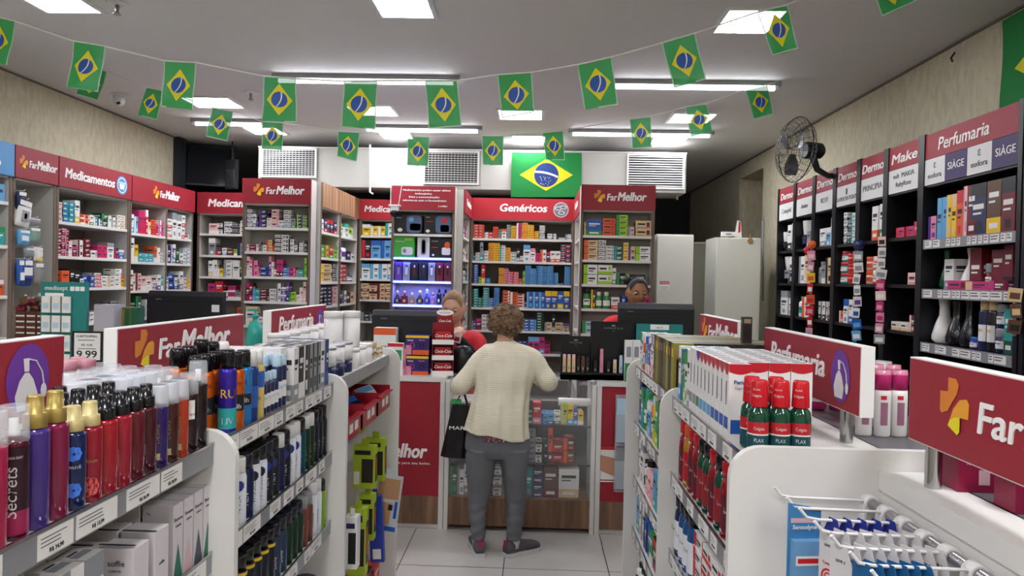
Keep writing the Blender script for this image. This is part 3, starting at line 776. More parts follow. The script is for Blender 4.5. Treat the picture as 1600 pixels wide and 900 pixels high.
shelfrows(FD, .03, .53, LZ['D'][::-1], [
 'wl1.6,.55;lw1.6,.5;mr1,.7x3;rw1,.75;ew1.4,.4;or2,.16*3;mr1.2,.35;wm1,.5;mm1.4,.45',
 'ww1.6,.85;yw1.4,.6;tl2,.16*2x3;ow1,.6;ww1.2,.55;ws1.5,.12*3',
 'wc1.2,.7;wa1,.5;ad2,.3*2;aw2,.5;wa2,.5;wr2,.14*2;wb1.5,.55;tw1,.5',
 'ws1,.3;vn1.2,.25;qg2,.8;qs1,.6;ws1.3,.65x2;mv1.5,.6;vp1.5,.4;bl1.2,.2*2',
 'nb1.2,.8;bl1.2,.7;ls2,.13*4;lw2,.13*4;_2'], 'double bay left half')
shelfrows(FD, .565, .985, LZ['D'][::-1], [
 'wr2,.3*2;ws1.6,.85;ws1.6,.8;wr1.4,.4*2;rw1,.2;tw.8,.2',
 'nw2,.7;vw1,.6;wt1,.75;qk1.4,.6;wk1.6,.4;ws1.4,.14*4;wl1.4,.16*4',
 'ws1.2,.5;bn2.4,.3*2;wb1,.45;ns1,.4;ws1.6,.7;wr1.6,.15*3;ye.8,.4',
 'wr1.4,.3;nw1,.14*5;wn1,.5;nb1,.4;ns1.6,.13*3'], 'double bay right half')
FF = fr((-3.14, 6.45, 0), 0)
shelfrows(FF, .10, .68, [2.02, 1.82, 1.62, 1.42, 1.22], [
 'aw2,.5;wk1,.3*2x3;sk1.8,.25*2;wk1.8,.22*3;ks1.6,.5;ww1.4,.2;dr1,.7;wr.8,.6',
 'sw1.6,.8;dr1.6,.25;wl1,.35;dc1.6,.3;hw.8,.3;sn2,.6;bw1.8,.5;nk1.5,.7x2;wn.7,.25',
 'we1,.75;ww1,.8;yw1.4,.4;ws2,.2*4;ww1.6,.8;kh1.2,.5;yo1.4,.6;oc.8,.55;wt1.7,.6;he1.5,.35',
 'mr1.5,.7;rw1.6,.8;wr1,.35;mw1.6,.3*2;sw1,.3;op1.2,.3*2;ww1.2,.35;wr2,.4;mk1.4,.7',
 '_4;oc1.4,.3*2;or1.5,.3*2;ow1.2,.5;we1,.5'], 'corner bay', dep=.12)
FMm = fr((-2.30, 5.46, 0), 0)
shelfrows(FMm, .03, .51, [2.02, 1.83, 1.635, 1.44, 1.25], [
 'wv1.4,.18*4;ws1,.55;db.6,.3;_.2;nv2,.18*4;wa1.2,.2*2;ap2,.25*3;wl1.2,.3;ws2,.18*4;sg1.2,.4;_.3;nh1.4,.14*4x2',
 'wa.7,.3;dm2,.25;wa.8,.3;sc.6,.4;ws1.6,.28;eo1.6,.25*2;oc.8,.3;wk1.9,.18*4x2;wk1.7,.18*3;wk.8,.3;wk1.6,.2*2;ks1.2,.5',
 'aw1,.8;wp.8,.7;pm1.8,.65;mp.9,.4;bn2.6,.2*2;vp.8,.85;wa.8,.6;wd.8,.3;md1,.7x2;bl2,.2*2;mp2,.2*2;ts2.4,.3;hg1,.8',
 'dm1,.75x2;tl2.2,.25*2;dc2.2,.25*2;ns.6,.2;ws2,.17*3;ws1.4,.75;vw1.6,.3*2;vn.8,.8;hg2.2,.2*2;wa1,.3;aw1,.6;aa.9,.9',
 'we2,.8;ws1,.35;gw1,.5;_6'], 'tall front column', dep=.085)
FS = fr((-1.72, 5.60, 0), PI / 2)
zz = [2.01, 1.80, 1.60, 1.40, 1.20]
shelfrows(FS, .03, .53, zz, ['wl1,.5;nr1,.55x4;_.3', 'gh1,.5;hr1,.5;rg1,.5;hg1,.5', 'ey2.4,.19*4;ks1,.2*4', 'kn1,.16*5;nk1,.16*5x2;ap1,.2*4', 'ra1,.5;kn1,.4;_2'], 'first striped fascia bay', dep=.12)
FS2 = fr((-1.72, 6.17, 0), PI / 2)
shelfrows(FS2, .03, .56, zz, ['hw1,.8B;wt1,.6;hw1,.5;_.5', 'va1,.6B;wv1,.7B;kv1,.4;ws1,.3', 'rd1,.2*4x2;gk1,.4B;vg1,.4B', 'nk1,.6;wn1,.6;kd1,.5;eo1,.5', 'wp1,.5;hp1,.5;cg1,.4'], 'second striped fascia bay', dep=.12)
FP = fr((-1.715, 6.79, 0), 0)
shelfrows(FP, .03, .50, [2.05, 1.83, 1.63, 1.43, 1.22], ['yw1.6,.7;yw1.4,.6x2;wt1.6,.8x3', 'kr1.6,.8;lb1.8,.8x2;gw2,.6;tg1.4,.6', 'wl1.6,.75x4;yo1.2,.6x2', 'ed1.4,.4*2x6', 'ks1.4,.4;sk1.4,.3;ye1.4,.3;_3'], 'recessed bay', dep=.14)
FGl = fr((-.605, 5.90, 0), PI / 2)
shelfrows(FGl, .03, .56, [2.01, 1.82, 1.63, 1.43, 1.22], ['mk1,.6;vw1,.5;dm1,.5;kw1,.3', 'dw1,.6;wk1,.5;aw1,.4;ks1,.3', 'tk1,.6;ws1,.5;kt1,.6', 'vs1,.5;kw1,.6;sd1,.5', 'yw1,.5;ws1,.6'], 'side bay facing right', dep=.07)
FG = fr((-.60, 6.50, 0), 0)
shelfrows(FG, .025, .93, GZ[::-1][:7], [
 'ro8,.14*5x2;ws6,.3;ro7,.16*2;or8,.15*4;qs5,.12*4;wo7,.5;qs7,.12*6;yo8,.11*6;mw8,.09*9;yo9,.12*7;yo9,.12*6;yo7,.14*3;_1;ws8,.14*5;_4;ws7,.3;_1;ws5,.3;_4;ws5,.1x2;ws8,.14*2',
 'kt4,.3;ws7,.12*3;st5,.85;ws8,.15*3;yo9,.1*8;yo9,.1*8;wt9,.1*7;yo8,.12*5;wt9,.14*3;ks6,.6;wk5,.25;wl11,.75;wp8,.6;mr8,.2*2;wo9,.55;nr6,.45;wo8,.5x2;nr8,.2*4x2',
 'bn9,.11*8;hg5,.3;ry6,.85;lb8,.12*2;_14;yo9,.1*7;pr7,.1*7;rp8,.11*5x2;or6,.25;hg4,.6;lb9,.094*10;lb9,.1*7;lb9,.094*10;lb9,.1*8;lb9,.094*10;lb8,.09*6;ls8,.08;_2;lb9,.1*9',
 'tq9,.11*7;tq7,.1*4;ts9,.11*8;bl7,.1*4;lb8,.094*10;_5;ow11,.12*6;ow11,.11*6;ow10,.12*5;nb3,.3;bl9,.7x3;by9,.75x4',
 'vs6,.4;dm7,.5;ws8,.17*4;_20;ws8,.2*2;nb8,.14*6;bl9,.13*4x3;qk9,.12*7;_1;es10,.2*2;ks4,.75;es10,.2*2;ev8,.35',
 '_75;nb9,.14*4x2;ml9,.75x3;md9,.6;_30', '_80;hb8,.3;lb10,.3x2;_30'], 'widest bay', dep=.12, names={'pill_box': 'generic_pill_box'})
FR = fr((.348, 5.48, 0), 0)
shelfrows(FR, .03, .55, [2.01, 1.82, 1.63, 1.44, 1.245], [
 'ey1.4,.5;bg12,.6;or10,.22*3;hg9,.2*4;as5,.35;_.5;ed12,.3*2',
 'eo11,.28*3;ws6,.17*5;ws6,.15*4;qt7,.2*3;ye4,.25*3;ev5,.6;wh12,.3*2',
 'wh12,.42*2x2;ws3,.7;kg8,.5;kh8,.45x2;_4',
 'gk6,.8B;cy3,.8;gw5,.7B;gw6,.7B;wo6,.5;bn4,.6x2;_3;mp5,.6x2',
 'fg8,.25*2;wb5,.4;_30'], 'column behind seated clerk', dep=.085)
# counter display case
FT = fr((xg0 + .03, CY + .05, 0), 0)
kw = dict(exact=(xg1 - xg0 - .06) / 222, dep=.13, setback=.0)
row(FT, 0, 0, .2155, .22, 'qg12,.75;ws11,.65;ws10,.8;_28;sk8,.3*3;ws14,.3*3;_33;ts16,.72;nv17,.38*2;cd24,.8;we34,.75', 'lowest glass case level', **kw)
row(FT, 0, 0, .4465, .24, 'ws20,.2;_35;ey12,.6;ks14,.5;_40;sn15,.13*6;wk10,.25*2;nk10,.25*2;oc7,.85;rd17,.25*2;co18,.3*2', 'middle glass case level', **kw)
row(FT, 0, 0, .7005, .15, '_122;qs8,.4;rp14,.8;lb10,.4x2;wg11,.42;he10,.8;yl10,.75;bl7,.6;yw9,.5', 'upper glass case level', **kw)  # the red and pink box stands in for a pinkish reflection
row(FT, 0, 0, .8455, .12, '_70;or12,.6;rd16,.4;_8;wl12,.4', 'glass case top ledge', **kw)
# black wall bays on the right
def RF(key): y0, y1, w = RZ[key]; return fr((RX, y1, 0), -PI / 2), w
zr = [1.915, 1.67, 1.43, 1.18]
def rrows(key, specs, where, zs=zr, **k):
    FM, w = RF(key)
    for i, s in enumerate(specs):
        if s: row(FM, .03, w - .03, zs[i], .21, s, ['top', 'second', 'third', 'fourth'][i] + ' shelf, ' + where, .07, **k)
rrows('R7', ['wk1,.6P;_.3;wk1,.8;ws1,.85', 'ws2,.85P;kw.6,.8;wk.6,.5', 'ws1.4,.75;ws.6,.5x2', 'ws1,.5J;kw1,.4'], 'furthest black bay')
rrows('R6', ['wn2.2,.85P;sw1,.5;ws1,.75;_.3', 'ws1.6,.8;ea1.4,.85;wp1,.7', 'wt1,.6B;wo2,.6;rw1,.4', 'vs2,.5J;ws1,.4'], 'second furthest black bay')
rrows('R5', ['_.3;ws1.6,.5;lw1.2,.5;ws1,.75', 'ss1.2,.6B;sw1,.5;ek1.6,.7;oc1,.7', '_.3;wk.6,.5x6', '_1;ma2,.5J;_1'], 'third furthest black bay')
rrows('R4', ['_.8;wk.7,.2*4;ks.8,.3*2;wt.8,.25*3;wl.8,.2*4', 'tr1.4,.3*3J;or1.4,.25*3J;lt1.4,.3*2J', '_.4;ow1,.3;wb1,.6x2;wl1,.5', ''], 'fourth furthest black bay')
rrows('R3', ['_1.6;wo1.2,.8;wg1.2,.85;_.3', '_.2;ao1.1,.32*2J;ow1.1,.32*2J;wo1,.8;_.4', '', ''], 'third nearest black bay')
rrows('R2', ['_.8;mr1.6,.22x2;rm1.2,.3;_.2', '_2.4;ar1.6,.25;_.2', '_.3;we2,.18x2;ca1,.35;ac1,.4', ''], 'second nearest black bay')
FM1, w1_ = RF('R1')
row(FM1, .03, w1_ - .02, 1.886, .235, 'pv1.5,.42;_.1;ll.8,.72x2;ye.8,.74x2;or1,.78;ap.6,.85;dd1.3,.9', 'top shelf, nearest black bay', exact=.048, dep=.10, jit=.3)
row(FM1, .36, 0, 1.886, .235, 'nk2,.95;cy1.7,1.0;dk1.6,.9', 'top shelf end, nearest black bay', exact=.055, dep=.10, jit=.3)
row(FM1, .03, w1_ - .02, 1.649, .2, '_.1;qq1.2,.85V;ws1.3,.62;ww1.9,.98V;_.1;dd1.4,.8;ds1.1,.5J;dd1.3,.75;dk1,.9;kd.9,.9B;dd.9,.7', 'second shelf, nearest black bay', dep=.08, setback=.05)
row(FM1, .21, w1_ - .1, 1.649, .2, 'md3,.18;me3,.16;dm2,.18', 'tray on second shelf, nearest black bay', dep=.04, setback=.0)
row(FM1, .03, w1_ - .02, 1.391, .23, 'ww1.9,.92V;kk1.9,.80V;kk1.6,.86V;_.1;vb1,.2J;ne1,.92A;ke1,.86A;ns1.1,.38*2J;tq1,.7;bn1,.66', 'third shelf, nearest black bay', dep=.08, setback=.02)
row(FM1, .03, w1_ - .02, 1.171, .19, 'wk.7,.25x3;_1.5;rd1,.4x2;mr1,.4;_.5;ap1,.5x3', 'fourth shelf, nearest black bay', dep=.08)
# ================================================================== goods on the gondolas
GLf = lambda d0: fr((-.73, d0, 0), PI / 2)          # local x = depth into the shop, local y = away from the aisle
GRf = lambda d1: fr((.488, d1, 0), -PI / 2)         # local x runs towards the viewer
mclear = mat('clear cap plastic', 'eef2f6', .08, alpha=.28)
mfrost = mat('frosted cap plastic', 'dfe2e8', .3, alpha=.55)
mgold = mat('gold cap', 'a08848', .38, .55)
mpale = mat('pale gold cap', 'c4b27c', .42, .3)
mblkcap = mat('black gloss cap', '141416', .18)
mwcap = mat('white plastic', 'e8e6e3', .3)
def liquid(name, col): return mat('liquid ' + name, col, .14, trans=.35, coat=.2)
BP = {}
def splash_meshes(h, r, key, liq, cap, over=None, label=None):
    """returns [(part, mesh)]: body, label, spray cap, over cap"""
    k = (key, cap, over)
    if k in BP: return BP[k]
    body = MB().lathe([(r * .90, 0), (r, .004), (r, h * .71), (r * .95, h * .738), (r * .6, h * .755), (r * .42, h * .77)], liq, 22).mesh('body')
    out = [('body', body)]
    if label:
        m = MB()
        label(m, h, r); out.append(('label', m.mesh('label')))
    cm_ = {'gold': mgold, 'pale': mpale, 'black': mblkcap, 'white': mwcap}[cap]
    if over:
        c = MB().lathe([(r * .42, h * .755), (r * .42, h * .80), (r * .30, h * .82), (r * .30, h * .90), (0, h * .905)], cm_, 16).mesh('spray_head')
        out.append(('spray_head', c))
        o = MB().lathe([(r * 1.0, h * .735), (r * .98, h * .80), (r * .93, h * .985), (r * .85, h)], over, 22)
        o.lathe([(r * .0, h * 1.0), (r * .85, h)], over, 22); out.append(('over_cap', o.mesh('over_cap')))
    else:
        c = MB().lathe([(r * .78, h * .755), (r * .80, h * .76), (r * .77, h * .862), (r * .72, h * .868), (r * .60, h * .872), (r * .55, h * .988), (r * .50, h)], cm_, 20, mats=None).mesh('cap')
        out.append(('cap', c))
    BP[k] = out
    return out
def _unused(): pass
def put_thing(parts, name, cat, label, loc, rz=0, group=None, sc=1):
    t = thing(name, label, cat, loc, rz, group)
    if sc != 1: t.scale = (sc, sc, sc)
    for pn, me in parts: link(pn, me, t)
    return t
def curved_text(m, s, h, r, mt, zc, vertical=True, hh=.012, ang=-90, w=None):
    me = textmesh(s, hh / .72, .0002, .0, .15 if vertical else 0, 'CENTER')
    xs = [v.co.x for v in me.vertices]; c = (max(xs) + min(xs)) / 2; k = (w / (max(xs) - min(xs))) if w else 1
    o = len(m.v); i = m.mi(mt)
    for v in me.vertices:
        x, z = (v.co.x - c) * k, v.co.z - hh / 2
        if vertical: x, z = -z, x
        a = math.radians(ang) + x / r
        m.v.append(Vector((r * 1.015 * math.cos(a), r * 1.015 * math.sin(a), zc + z)))
    for p in me.polygons: m.f.append([o + q for q in p.vertices]); m.m.append(i); m.sm.append(False)
def flower(m, r, z, ang, s, mt):
    for k in range(7):
        a = 2 * PI * k / 7
        x, zz = s * .6 * math.cos(a), s * .6 * math.sin(a)
        pts = [(x + s * .45 * math.cos(t), zz + s * .45 * math.sin(t)) for t in [2 * PI * j / 8 for j in range(8)]]
        m.add([(r * (1.012 + .001 * k) * math.cos(math.radians(ang) + u / r), r * (1.012 + .001 * k) * math.sin(math.radians(ang) + u / r), z + v) for u, v in pts], [tuple(range(8))], mt)
lw = SIGNW
def lab_splash(m, h, r):
    curved_text(m, 'SPLASH', h, r, mat('pink lettering', 'f0a8c0', .4), h * .36, hh=.011, ang=-75, w=.075)
    m.patch(r * 1.012, h * .06, h * .14, -100, -55, cm('h'), 6)
def lab_secrets(m, h, r):
    m.patch(r * 1.006, 0.004, h * .70, 0, 360, mat('black to wine label', '2a0c1a', .3), 24)
    m.patch(r * 1.01, .008, h * .22, 0, 360, mat('raspberry band', '8e1a48', .3), 24)
    curved_text(m, 'Secrets', h, r, lw, h * .36, hh=.016, ang=-62, w=.075)
    curved_text(m, 'GIOVANNA BABY', h, r, lw, h * .62, False, .004, -60, .03)
def lab_blue(m, h, r):
    for z in (.2, .55): flower(m, r, h * z, -50, .012, mat('sky blue flowers', '3f76d8', .4))
    curved_text(m, 'PRIVÊ', h, r, lw, h * .42, False, .005, -45, .018)
def lab_red(m, h, r): flower(m, r, h * .16, -55, .016, mat('coral flower', 'd9564f', .4)); curved_text(m, 'bloom', h, r, mpale, h * .42, False, .006, -50, .02)
def lab_line(m, h, r):
    for k in range(9): m.patch(r * 1.012, h * (.1 + .06 * k), h * (.16 + .06 * k), -72 + 8 * math.sin(k * .6), -68 + 8 * math.sin(k * .6), mat('rose line', 'c66a78', .4), 1)
def lab_emblem(c2):
    def f(m, h, r):
        m.patch(r * 1.012, h * .10, h * .18, -85, -45, mpale, 6)
        curved_text(m, 'DESIRE', h, r, mpale, h * .42, hh=.007, ang=-60, w=.04)
    return f
def lab_ticket(m, h, r):
    m.patch(r * 1.015, h * .42, h * .66, -75, -25, mtag, 6); curved_text(m, 'R$ 29,90', h, r * 1.01, INK, h * .48, False, .005, -50, .02)
SPL = [('pink', 'pink body splash bottle with vertical lettering', 'b3204f', 'pale', mclear, lab_splash),
       ('wine', 'black and raspberry splash bottle with clear domed cap', '5a0f2c', 'white', mclear, lab_secrets),
       ('violet', 'violet splash bottle with gold cap', '4a2f86', 'gold', None, None),
       ('magenta', 'magenta splash bottle with gold cap', '8a1646', 'gold', None, None),
       ('navy', 'dark blue splash bottle with blue flowers and pale cap', '12245c', 'pale', None, lab_blue),
       ('cherry', 'cherry red splash bottle with coral flower and pale cap', 'a3142e', 'pale', None, lab_red),
       ('red', 'plain red splash bottle with black cap, left of the pair', 'b5182a', 'black', None, None),
       ('redline', 'red splash bottle with rose line and black cap', 'b01c34', 'black', None, lab_line),
       ('wine2', 'dark wine splash bottle with black cap', '6e1224', 'black', None, None),
       ('plum', 'plum splash bottle with curved line and black cap', '4c0f22', 'black', None, lab_line),
       ('purple', 'purple splash bottle with yellow emblem and frosted cap', '34186a', 'white', mfrost, lab_emblem(0)),
       ('brown', 'brown splash bottle with yellow emblem and frosted cap', '4a1a14', 'white', mfrost, lab_emblem(0)),
       ('orange', 'orange splash bottle with yellow emblem and frosted cap', 'c8401c', 'white', mfrost, lab_emblem(0)),
       ('mocha', 'dark brown splash bottle with white price sticker', '2c1214', 'black', mclear, lab_ticket)]
SPL.append(('cocoa', 'dark cocoa splash bottle with clear cap', '241014', 'white', mclear, None))
centres = [1.005, 1.048, 1.092, 1.137, 1.181, 1.225, 1.269, 1.313, 1.357, 1.400, 1.443, 1.486, 1.528, 1.571, 1.614]
Z0 = 1.2565
for (k, lb, c, cap, over, lf), d in zip(SPL, centres):
    hgt = .166 if over is mfrost else {'gold': .202, 'pale': .170, 'black': .174, 'white': .195}[cap]
    if k == 'pink': hgt = .195
    put_thing(splash_meshes(hgt, .0205, k, liquid(k, c), cap, over, lf), 'splash_bottle', 'body splash bottle', lb + ', front row, left gondola', (-.757, d - .0435, Z0), 0)
# two nearest ones left of the frame edge and the rows behind
back_rows = [(-.803, [('violet', 'gold', None), ('pink', 'gold', None), ('navy', 'gold', None), ('magenta', 'pale', None), ('cherry', 'black', None), ('red', 'black', None), ('wine2', 'black', None), ('plum', 'black', None), ('violet', 'black', None), ('wine2', 'white', mfrost), ('purple', 'white', mfrost), ('brown', 'white', mfrost), ('orange', 'white', mclear), ('mocha', 'white', mclear)], 'second'),
             (-.850, [('pink', 'pale', None), ('cherry', 'gold', None), ('magenta', 'black', None), ('plum', 'white', mfrost), ('purple', 'black', None), ('wine2', 'white', mfrost), ('navy', 'white', mfrost), ('orange', 'white', mfrost), ('brown', 'white', mfrost), ('purple', 'white', mfrost), ('mocha', 'black', mclear), ('brown', 'white', mclear)], 'third'),
             (-.897, [('navy', 'white', mfrost), ('pink', 'white', mfrost), ('plum', 'white', mfrost), ('wine2', 'white', mfrost), ('brown', 'white', mfrost), ('orange', 'white', mclear), ('purple', 'black', mclear), ('mocha', 'white', mclear), ('brown', 'white', mclear), ('mocha', 'white', mclear)], 'fourth'),
             (-.944, [('violet', 'white', mfrost), ('plum', 'white', mfrost), ('brown', 'white', mfrost), ('purple', 'white', mfrost), ('mocha', 'white', mclear), ('wine2', 'white', mclear), ('brown', 'black', mclear), ('plum', 'white', mclear)], 'fifth')]
LQ = {k: c for k, _, c, *_ in SPL}
capn = {'gold': 'gold', 'pale': 'pale gold', 'black': 'black', 'white': 'white'}
for x, seq, rw in back_rows:
    for i, (k, cap, over) in enumerate(seq):
        d = 1.571 - (len(seq) - 1 - i) * .0445 - (.02 if rw in ('second', 'fourth') else 0)
        if d < {-.803: 1.16, -.850: 1.25, -.897: 1.33, -.944: 1.40}[x]: continue
        put_thing(splash_meshes(.184, .0205, k + 'b', liquid(k, LQ[k]), cap, over), 'splash_bottle', 'body splash bottle',
                  re.sub(r'\d|line', '', k) + ' splash bottle with ' + capn[cap] + ' head, ' + ORD[i] + ' from left, ' + rw + ' row', (x + .0, d - .02, Z0), 0)
# ---- bay two, top shelf: spray cans, roll-ons, cartons
def can_meshes(key, h, r, body, cap, ring_=None, texts=(), capr=.80, band=None):
    k = ('can', key)
    if k in BP: return BP[k]
    b = MB().lathe([(r * .95, 0), (r, .004), (r, h * .72), (r * .92, h * .755), (r * .80, h * .775)], body, 20)
    out = [('body', b.mesh('body'))]
    m = MB()
    if ring_: m.patch(r * 1.01, h * .69, h * .745, 0, 360, ring_, 20)
    if band: m.patch(r * 1.008, h * band[0], h * band[1], 0, 360, band[2], 20)
    for tx in texts:
        s, mt, zc, hh, vert, ww = tx
        for ang in ((-90, -40) if False else (-50,)): curved_text(m, s, h, r, mt, h * zc, vert, hh, ang, ww)
    if m.v: out.append(('label', m.mesh('label')))
    c = MB().lathe([(r * capr, h * .775), (r * capr, h * .96), (r * capr * .85, h)], cap, 18)
    out.append(('cap', c.mesh('cap')))
    BP[k] = out; return out
mo_ = mat('metallic orange', 'd8661c', .25, .6); mvb = mat('metallic violet', '3a2a9a', .22, .5); mbl = mat('metallic sky', '2f7fc0', .25, .4)
cans = {'purple': ('tall violet spray can with yellow lettering', .205, mvb, mblkcap, None, [('RU', cm('y'), .48, .022, False, None), ('LIV', cm('w'), .15, .016, False, None)], (.05, .3, cm('t'))),
        'orange': ('orange and black spray can marked 48h', .195, mo_, mblkcap, None, [('MEN', INK, .6, .009, False, .024), ('48h', cm('w'), .30, .013, False, .026)], (.24, .45, cm('k'))),
        'blue48': ('blue spray can marked 48 with black cap', .195, mbl, mblkcap, None, [('ME', INK, .58, .012, False, None), ('48h', cm('w'), .34, .013, False, .026)], (.27, .42, cm('k'))),
        'deep': ('plain deep blue spray can', .19, mat('metallic blue', '2c4a92', .25, .5), mwcap, None, [], (.2, .5, cm('b'))),
        'yellowblue': ('yellow, red and blue spray can marked 48', .19, mat('pale yellow gloss', 'c9b464', .3), mwcap, None, [('48h', INK, .3, .010, False, .022)], (.45, .68, cm('b')))}
def place_can(key, d, x=-.757, suffix='', scale=1):
    lb, h, b, c, rg, tx, bd = cans[key]
    return put_thing(can_meshes(key, h, .022, b, c, rg, tx, band=bd), 'spray_can', 'spray can', lb + suffix, (x, d, Z0), -.2, sc=scale)
for key, d in (('purple', 1.725), ('orange', 1.772), ('blue48', 1.819), ('deep', 1.862), ('yellowblue', 1.905)): place_can(key, d, suffix=', front row, middle bay')
for i, (d, key) in enumerate(((1.66, 'orange'), (1.71, 'orange'), (1.76, 'orange'), (1.81, 'blue48'), (1.86, 'deep'), (1.905, 'yellowblue'))):
    place_can(key, d, -.807, ', second row, ' + ORD[i] + ' from left')
for i, (d, key) in enumerate(((1.68, 'orange'), (1.735, 'orange'), (1.80, 'purple'), (1.86, 'orange'), (1.92, 'deep'))):
    place_can(key, d, -.86, ', third row, ' + ORD[i] + ' from left', 1.08)
LB = 'middle gondola bay'
F1 = GLf(1.60)
def g(x): return x - 1.60
row(F1, g(1.932), g(2.050), Z0, .12, 'nf1,.9x4B', 'top shelf, ' + LB, rows=2, dep=.035, jit=.2)
row(F1, g(2.05), g(2.12), Z0, .16, 'nf1,.95x2A', 'top shelf, middle bay centre', rows=2, dep=.04, jit=.2)
def pic_carton(w, h, d, pic):
    m = MB().box(-w / 2, w / 2, 0, d, 0, h, cm('w'))
    k = MB()
    if pic == 'roll':   # picture of a dark roll-on on the face towards the viewer (local -x)
        P = [(.3, .1), (.7, .1), (.72, .5), (.66, .6), (.66, .74), (.6, .84), (.5, .88), (.4, .84), (.34, .74), (.34, .6), (.28, .5)]
        k.add([(-w / 2 - .0006, d - p * d, q * h) for p, q in P], [tuple(range(len(P)))], mat('grey drawing', '4a4d55', .5))
    return m, k
for i, (xx, dd) in enumerate(((-.79, 2.13), (-.85, 2.13), (-.91, 2.13))):
    t = thing('deodorant_carton', 'white deodorant carton with a grey roll-on picture, ' + ['nearest the aisle', 'second from the aisle', 'third from the aisle'][i], 'carton', (xx + .028, dd, Z0), PI / 2)
    m, k = pic_carton(.052, .17, .056, 'roll')
    m.build('carton_box', t, bevel=.001); k.build('picture', t)
row(F1, g(2.17), g(2.54), Z0, .172, 'ws1,.86;kw1,.84x2;sk1,.86x3;ws1,.86x1;nb1,.9', 'top shelf, right part of middle bay', rows=3, dep=.055, jit=.2)
# ---- bay two, second shelf (aerosols) and third shelf
Z1, Z2, Z3 = 1.0055, .7505, .5005
def aero(key, lb, h, r, body, cap, emblem=None, txt=None, ringc=None, capr=.86, tc=None):
    k = ('aero', key)
    if k not in BP:
        b = MB().lathe([(r * .95, 0), (r, .003), (r, h * .70), (r * .88, h * .75), (r * .86, h * .76)], body, 18)
        out = [('body', b.mesh('body'))]; m = MB()
        if emblem:
            for q in range(8):
                u0, u1 = -.014 + .0035 * q, -.014 + .0035 * (q + 1); hh_ = math.sqrt(max(1e-6, .014 ** 2 - ((u0 + u1) / 2) ** 2))
                m.patch(r * 1.012, h * .58 - hh_, h * .58 + hh_, -50 + math.degrees(u0 / r), -50 + math.degrees(u1 / r), emblem, 1)
        if ringc: m.patch(r * 1.01, h * .69, h * .745, 0, 360, ringc, 18)
        if txt: curved_text(m, txt, h, r, tc or cm('w'), h * .30, True, .012, -50)
        if m.v: out.append(('label', m.mesh('label')))
        out.append(('cap', MB().lathe([(r * capr, h * .76), (r * capr, h * .97), (r * capr * .9, h)], cap, 16).mesh('cap')))
        BP[k] = out
    return BP[k]
nv = mat('navy gloss', '141c46', .25); dk = mat('charcoal gloss', '1a1e28', .25); wh = mat('white gloss', 'dcdfe6', .25); gn = mat('green black gloss', '15301f', .25)
te = mat('dark teal gloss', '0f4650', .25); emb = mat('navy emblem', '20307e', .4); lime = mat('lime print', '98c42c', .4); sky = mat('sky print', '3aa0cc', .4)
AE = {'a': ('navy aerosol with dark cap', nv, dk, None, 'MEN', None), 'b': ('white aerosol with navy round emblem', wh, mwcap, emb, 'NIVEA', cm('n')),
      'c': ('dark grey aerosol', dk, dk, emb, 'MEN', None), 'd': ('white aerosol with black round emblem', wh, mblkcap, dk, 'INVISIBLE', INK),
      'e': ('navy aerosol with white wavy base', nv, mwcap, dk, None, None), 'f': ('white and blue aerosol with red tab', wh, mwcap, emb, 'NIVEA', cm('b')),
      'g': ('teal aerosol with blue lettering', te, dk, None, 'ADIDAS', sky), 'h': ('green aerosol with white cap and lime lettering', gn, mwcap, None, 'SPORT', lime),
      'i': ('black aerosol with lime streak', dk, mblkcap, None, 'AXE', lime)}
seq = ['a', 'a', 'b', 'b', 'a', 'd', 'd', 'c', 'c', 'e', 'c', 'f', 'f', 'g', 'h', 'h', 'i', 'i', 'i']
for i, k in enumerate(seq):
    lb, b, c, e, tx, tc = AE[k]
    d = 1.655 + i * .0475; h = .17 if k not in 'fghi' else .178
    for rr in range(3 if i % 1 == 0 else 2):
        put_thing(aero(k, lb, h, .0215, b, c, e, tx, None, tc=tc), 'aerosol_can', 'deodorant can',
                  mklabel(lb, ORD[i], 'second shelf, middle bay', rr), (-.757 - rr * .048, d, Z1), -.2)
yl = mat('yellow ring', 'dcb92a', .35)
A3 = {'r': ('glossy red aerosol', mat('red gloss', '9c1420', .15), mat('red gloss', '9c1420', .15), None, None, None), 'k': ('black aerosol with yellow ring', dk, mblkcap, None, None, yl),
      'K': ('black aerosol with yellow ring and green label', dk, mblkcap, None, 'gap', yl), 's': ('slate aerosol with blue label', mat('slate gloss', '2a3a52', .25), dk, None, 'Dove', None),
      'q': ('dark green aerosol', gn, dk, None, 'x', None), 'z': ('black and red aerosol with grey cap', mat('rust gloss', '6e3a30', .3), mat('grey plastic', '9a9c9e', .4), None, 'Rexona', None),
      'w': ('tall white aerosol', wh, mwcap, None, 'Rexona', None), 'h': ('lime green aerosol with dark cap', mat('lime gloss', '7fa828', .3), gn, None, None, None)}
seq3 = ['r', 'r', 'r', 'k', 'k', 'k', 'K', 'K', 's', 's', 'q', 'q', 'q', 'z', 'z', 'w', 'w', 'h']
for i, k in enumerate(seq3):
    lb, b, c, e, tx, rg = A3[k]
    d = 1.66 + i * .050; h = {'w': .185, 'r': .15}.get(k, .165)
    for rr in range(2):
        put_thing(aero('3' + k, lb, h, .0220, b, c, e, tx if tx not in ('gap', 'x') else None, rg, tc=INK if k in 'w' else None), 'aerosol_can', 'deodorant can',
                  mklabel(lb, ORD[i], 'third shelf, middle bay', rr), (-.757 - rr * .050, d, Z2), -.2)
row(F1, g(2.10), g(2.50), Z3, .19, 'nn1,.36x4J', 'fourth shelf, ' + LB, rows=2, dep=.06)
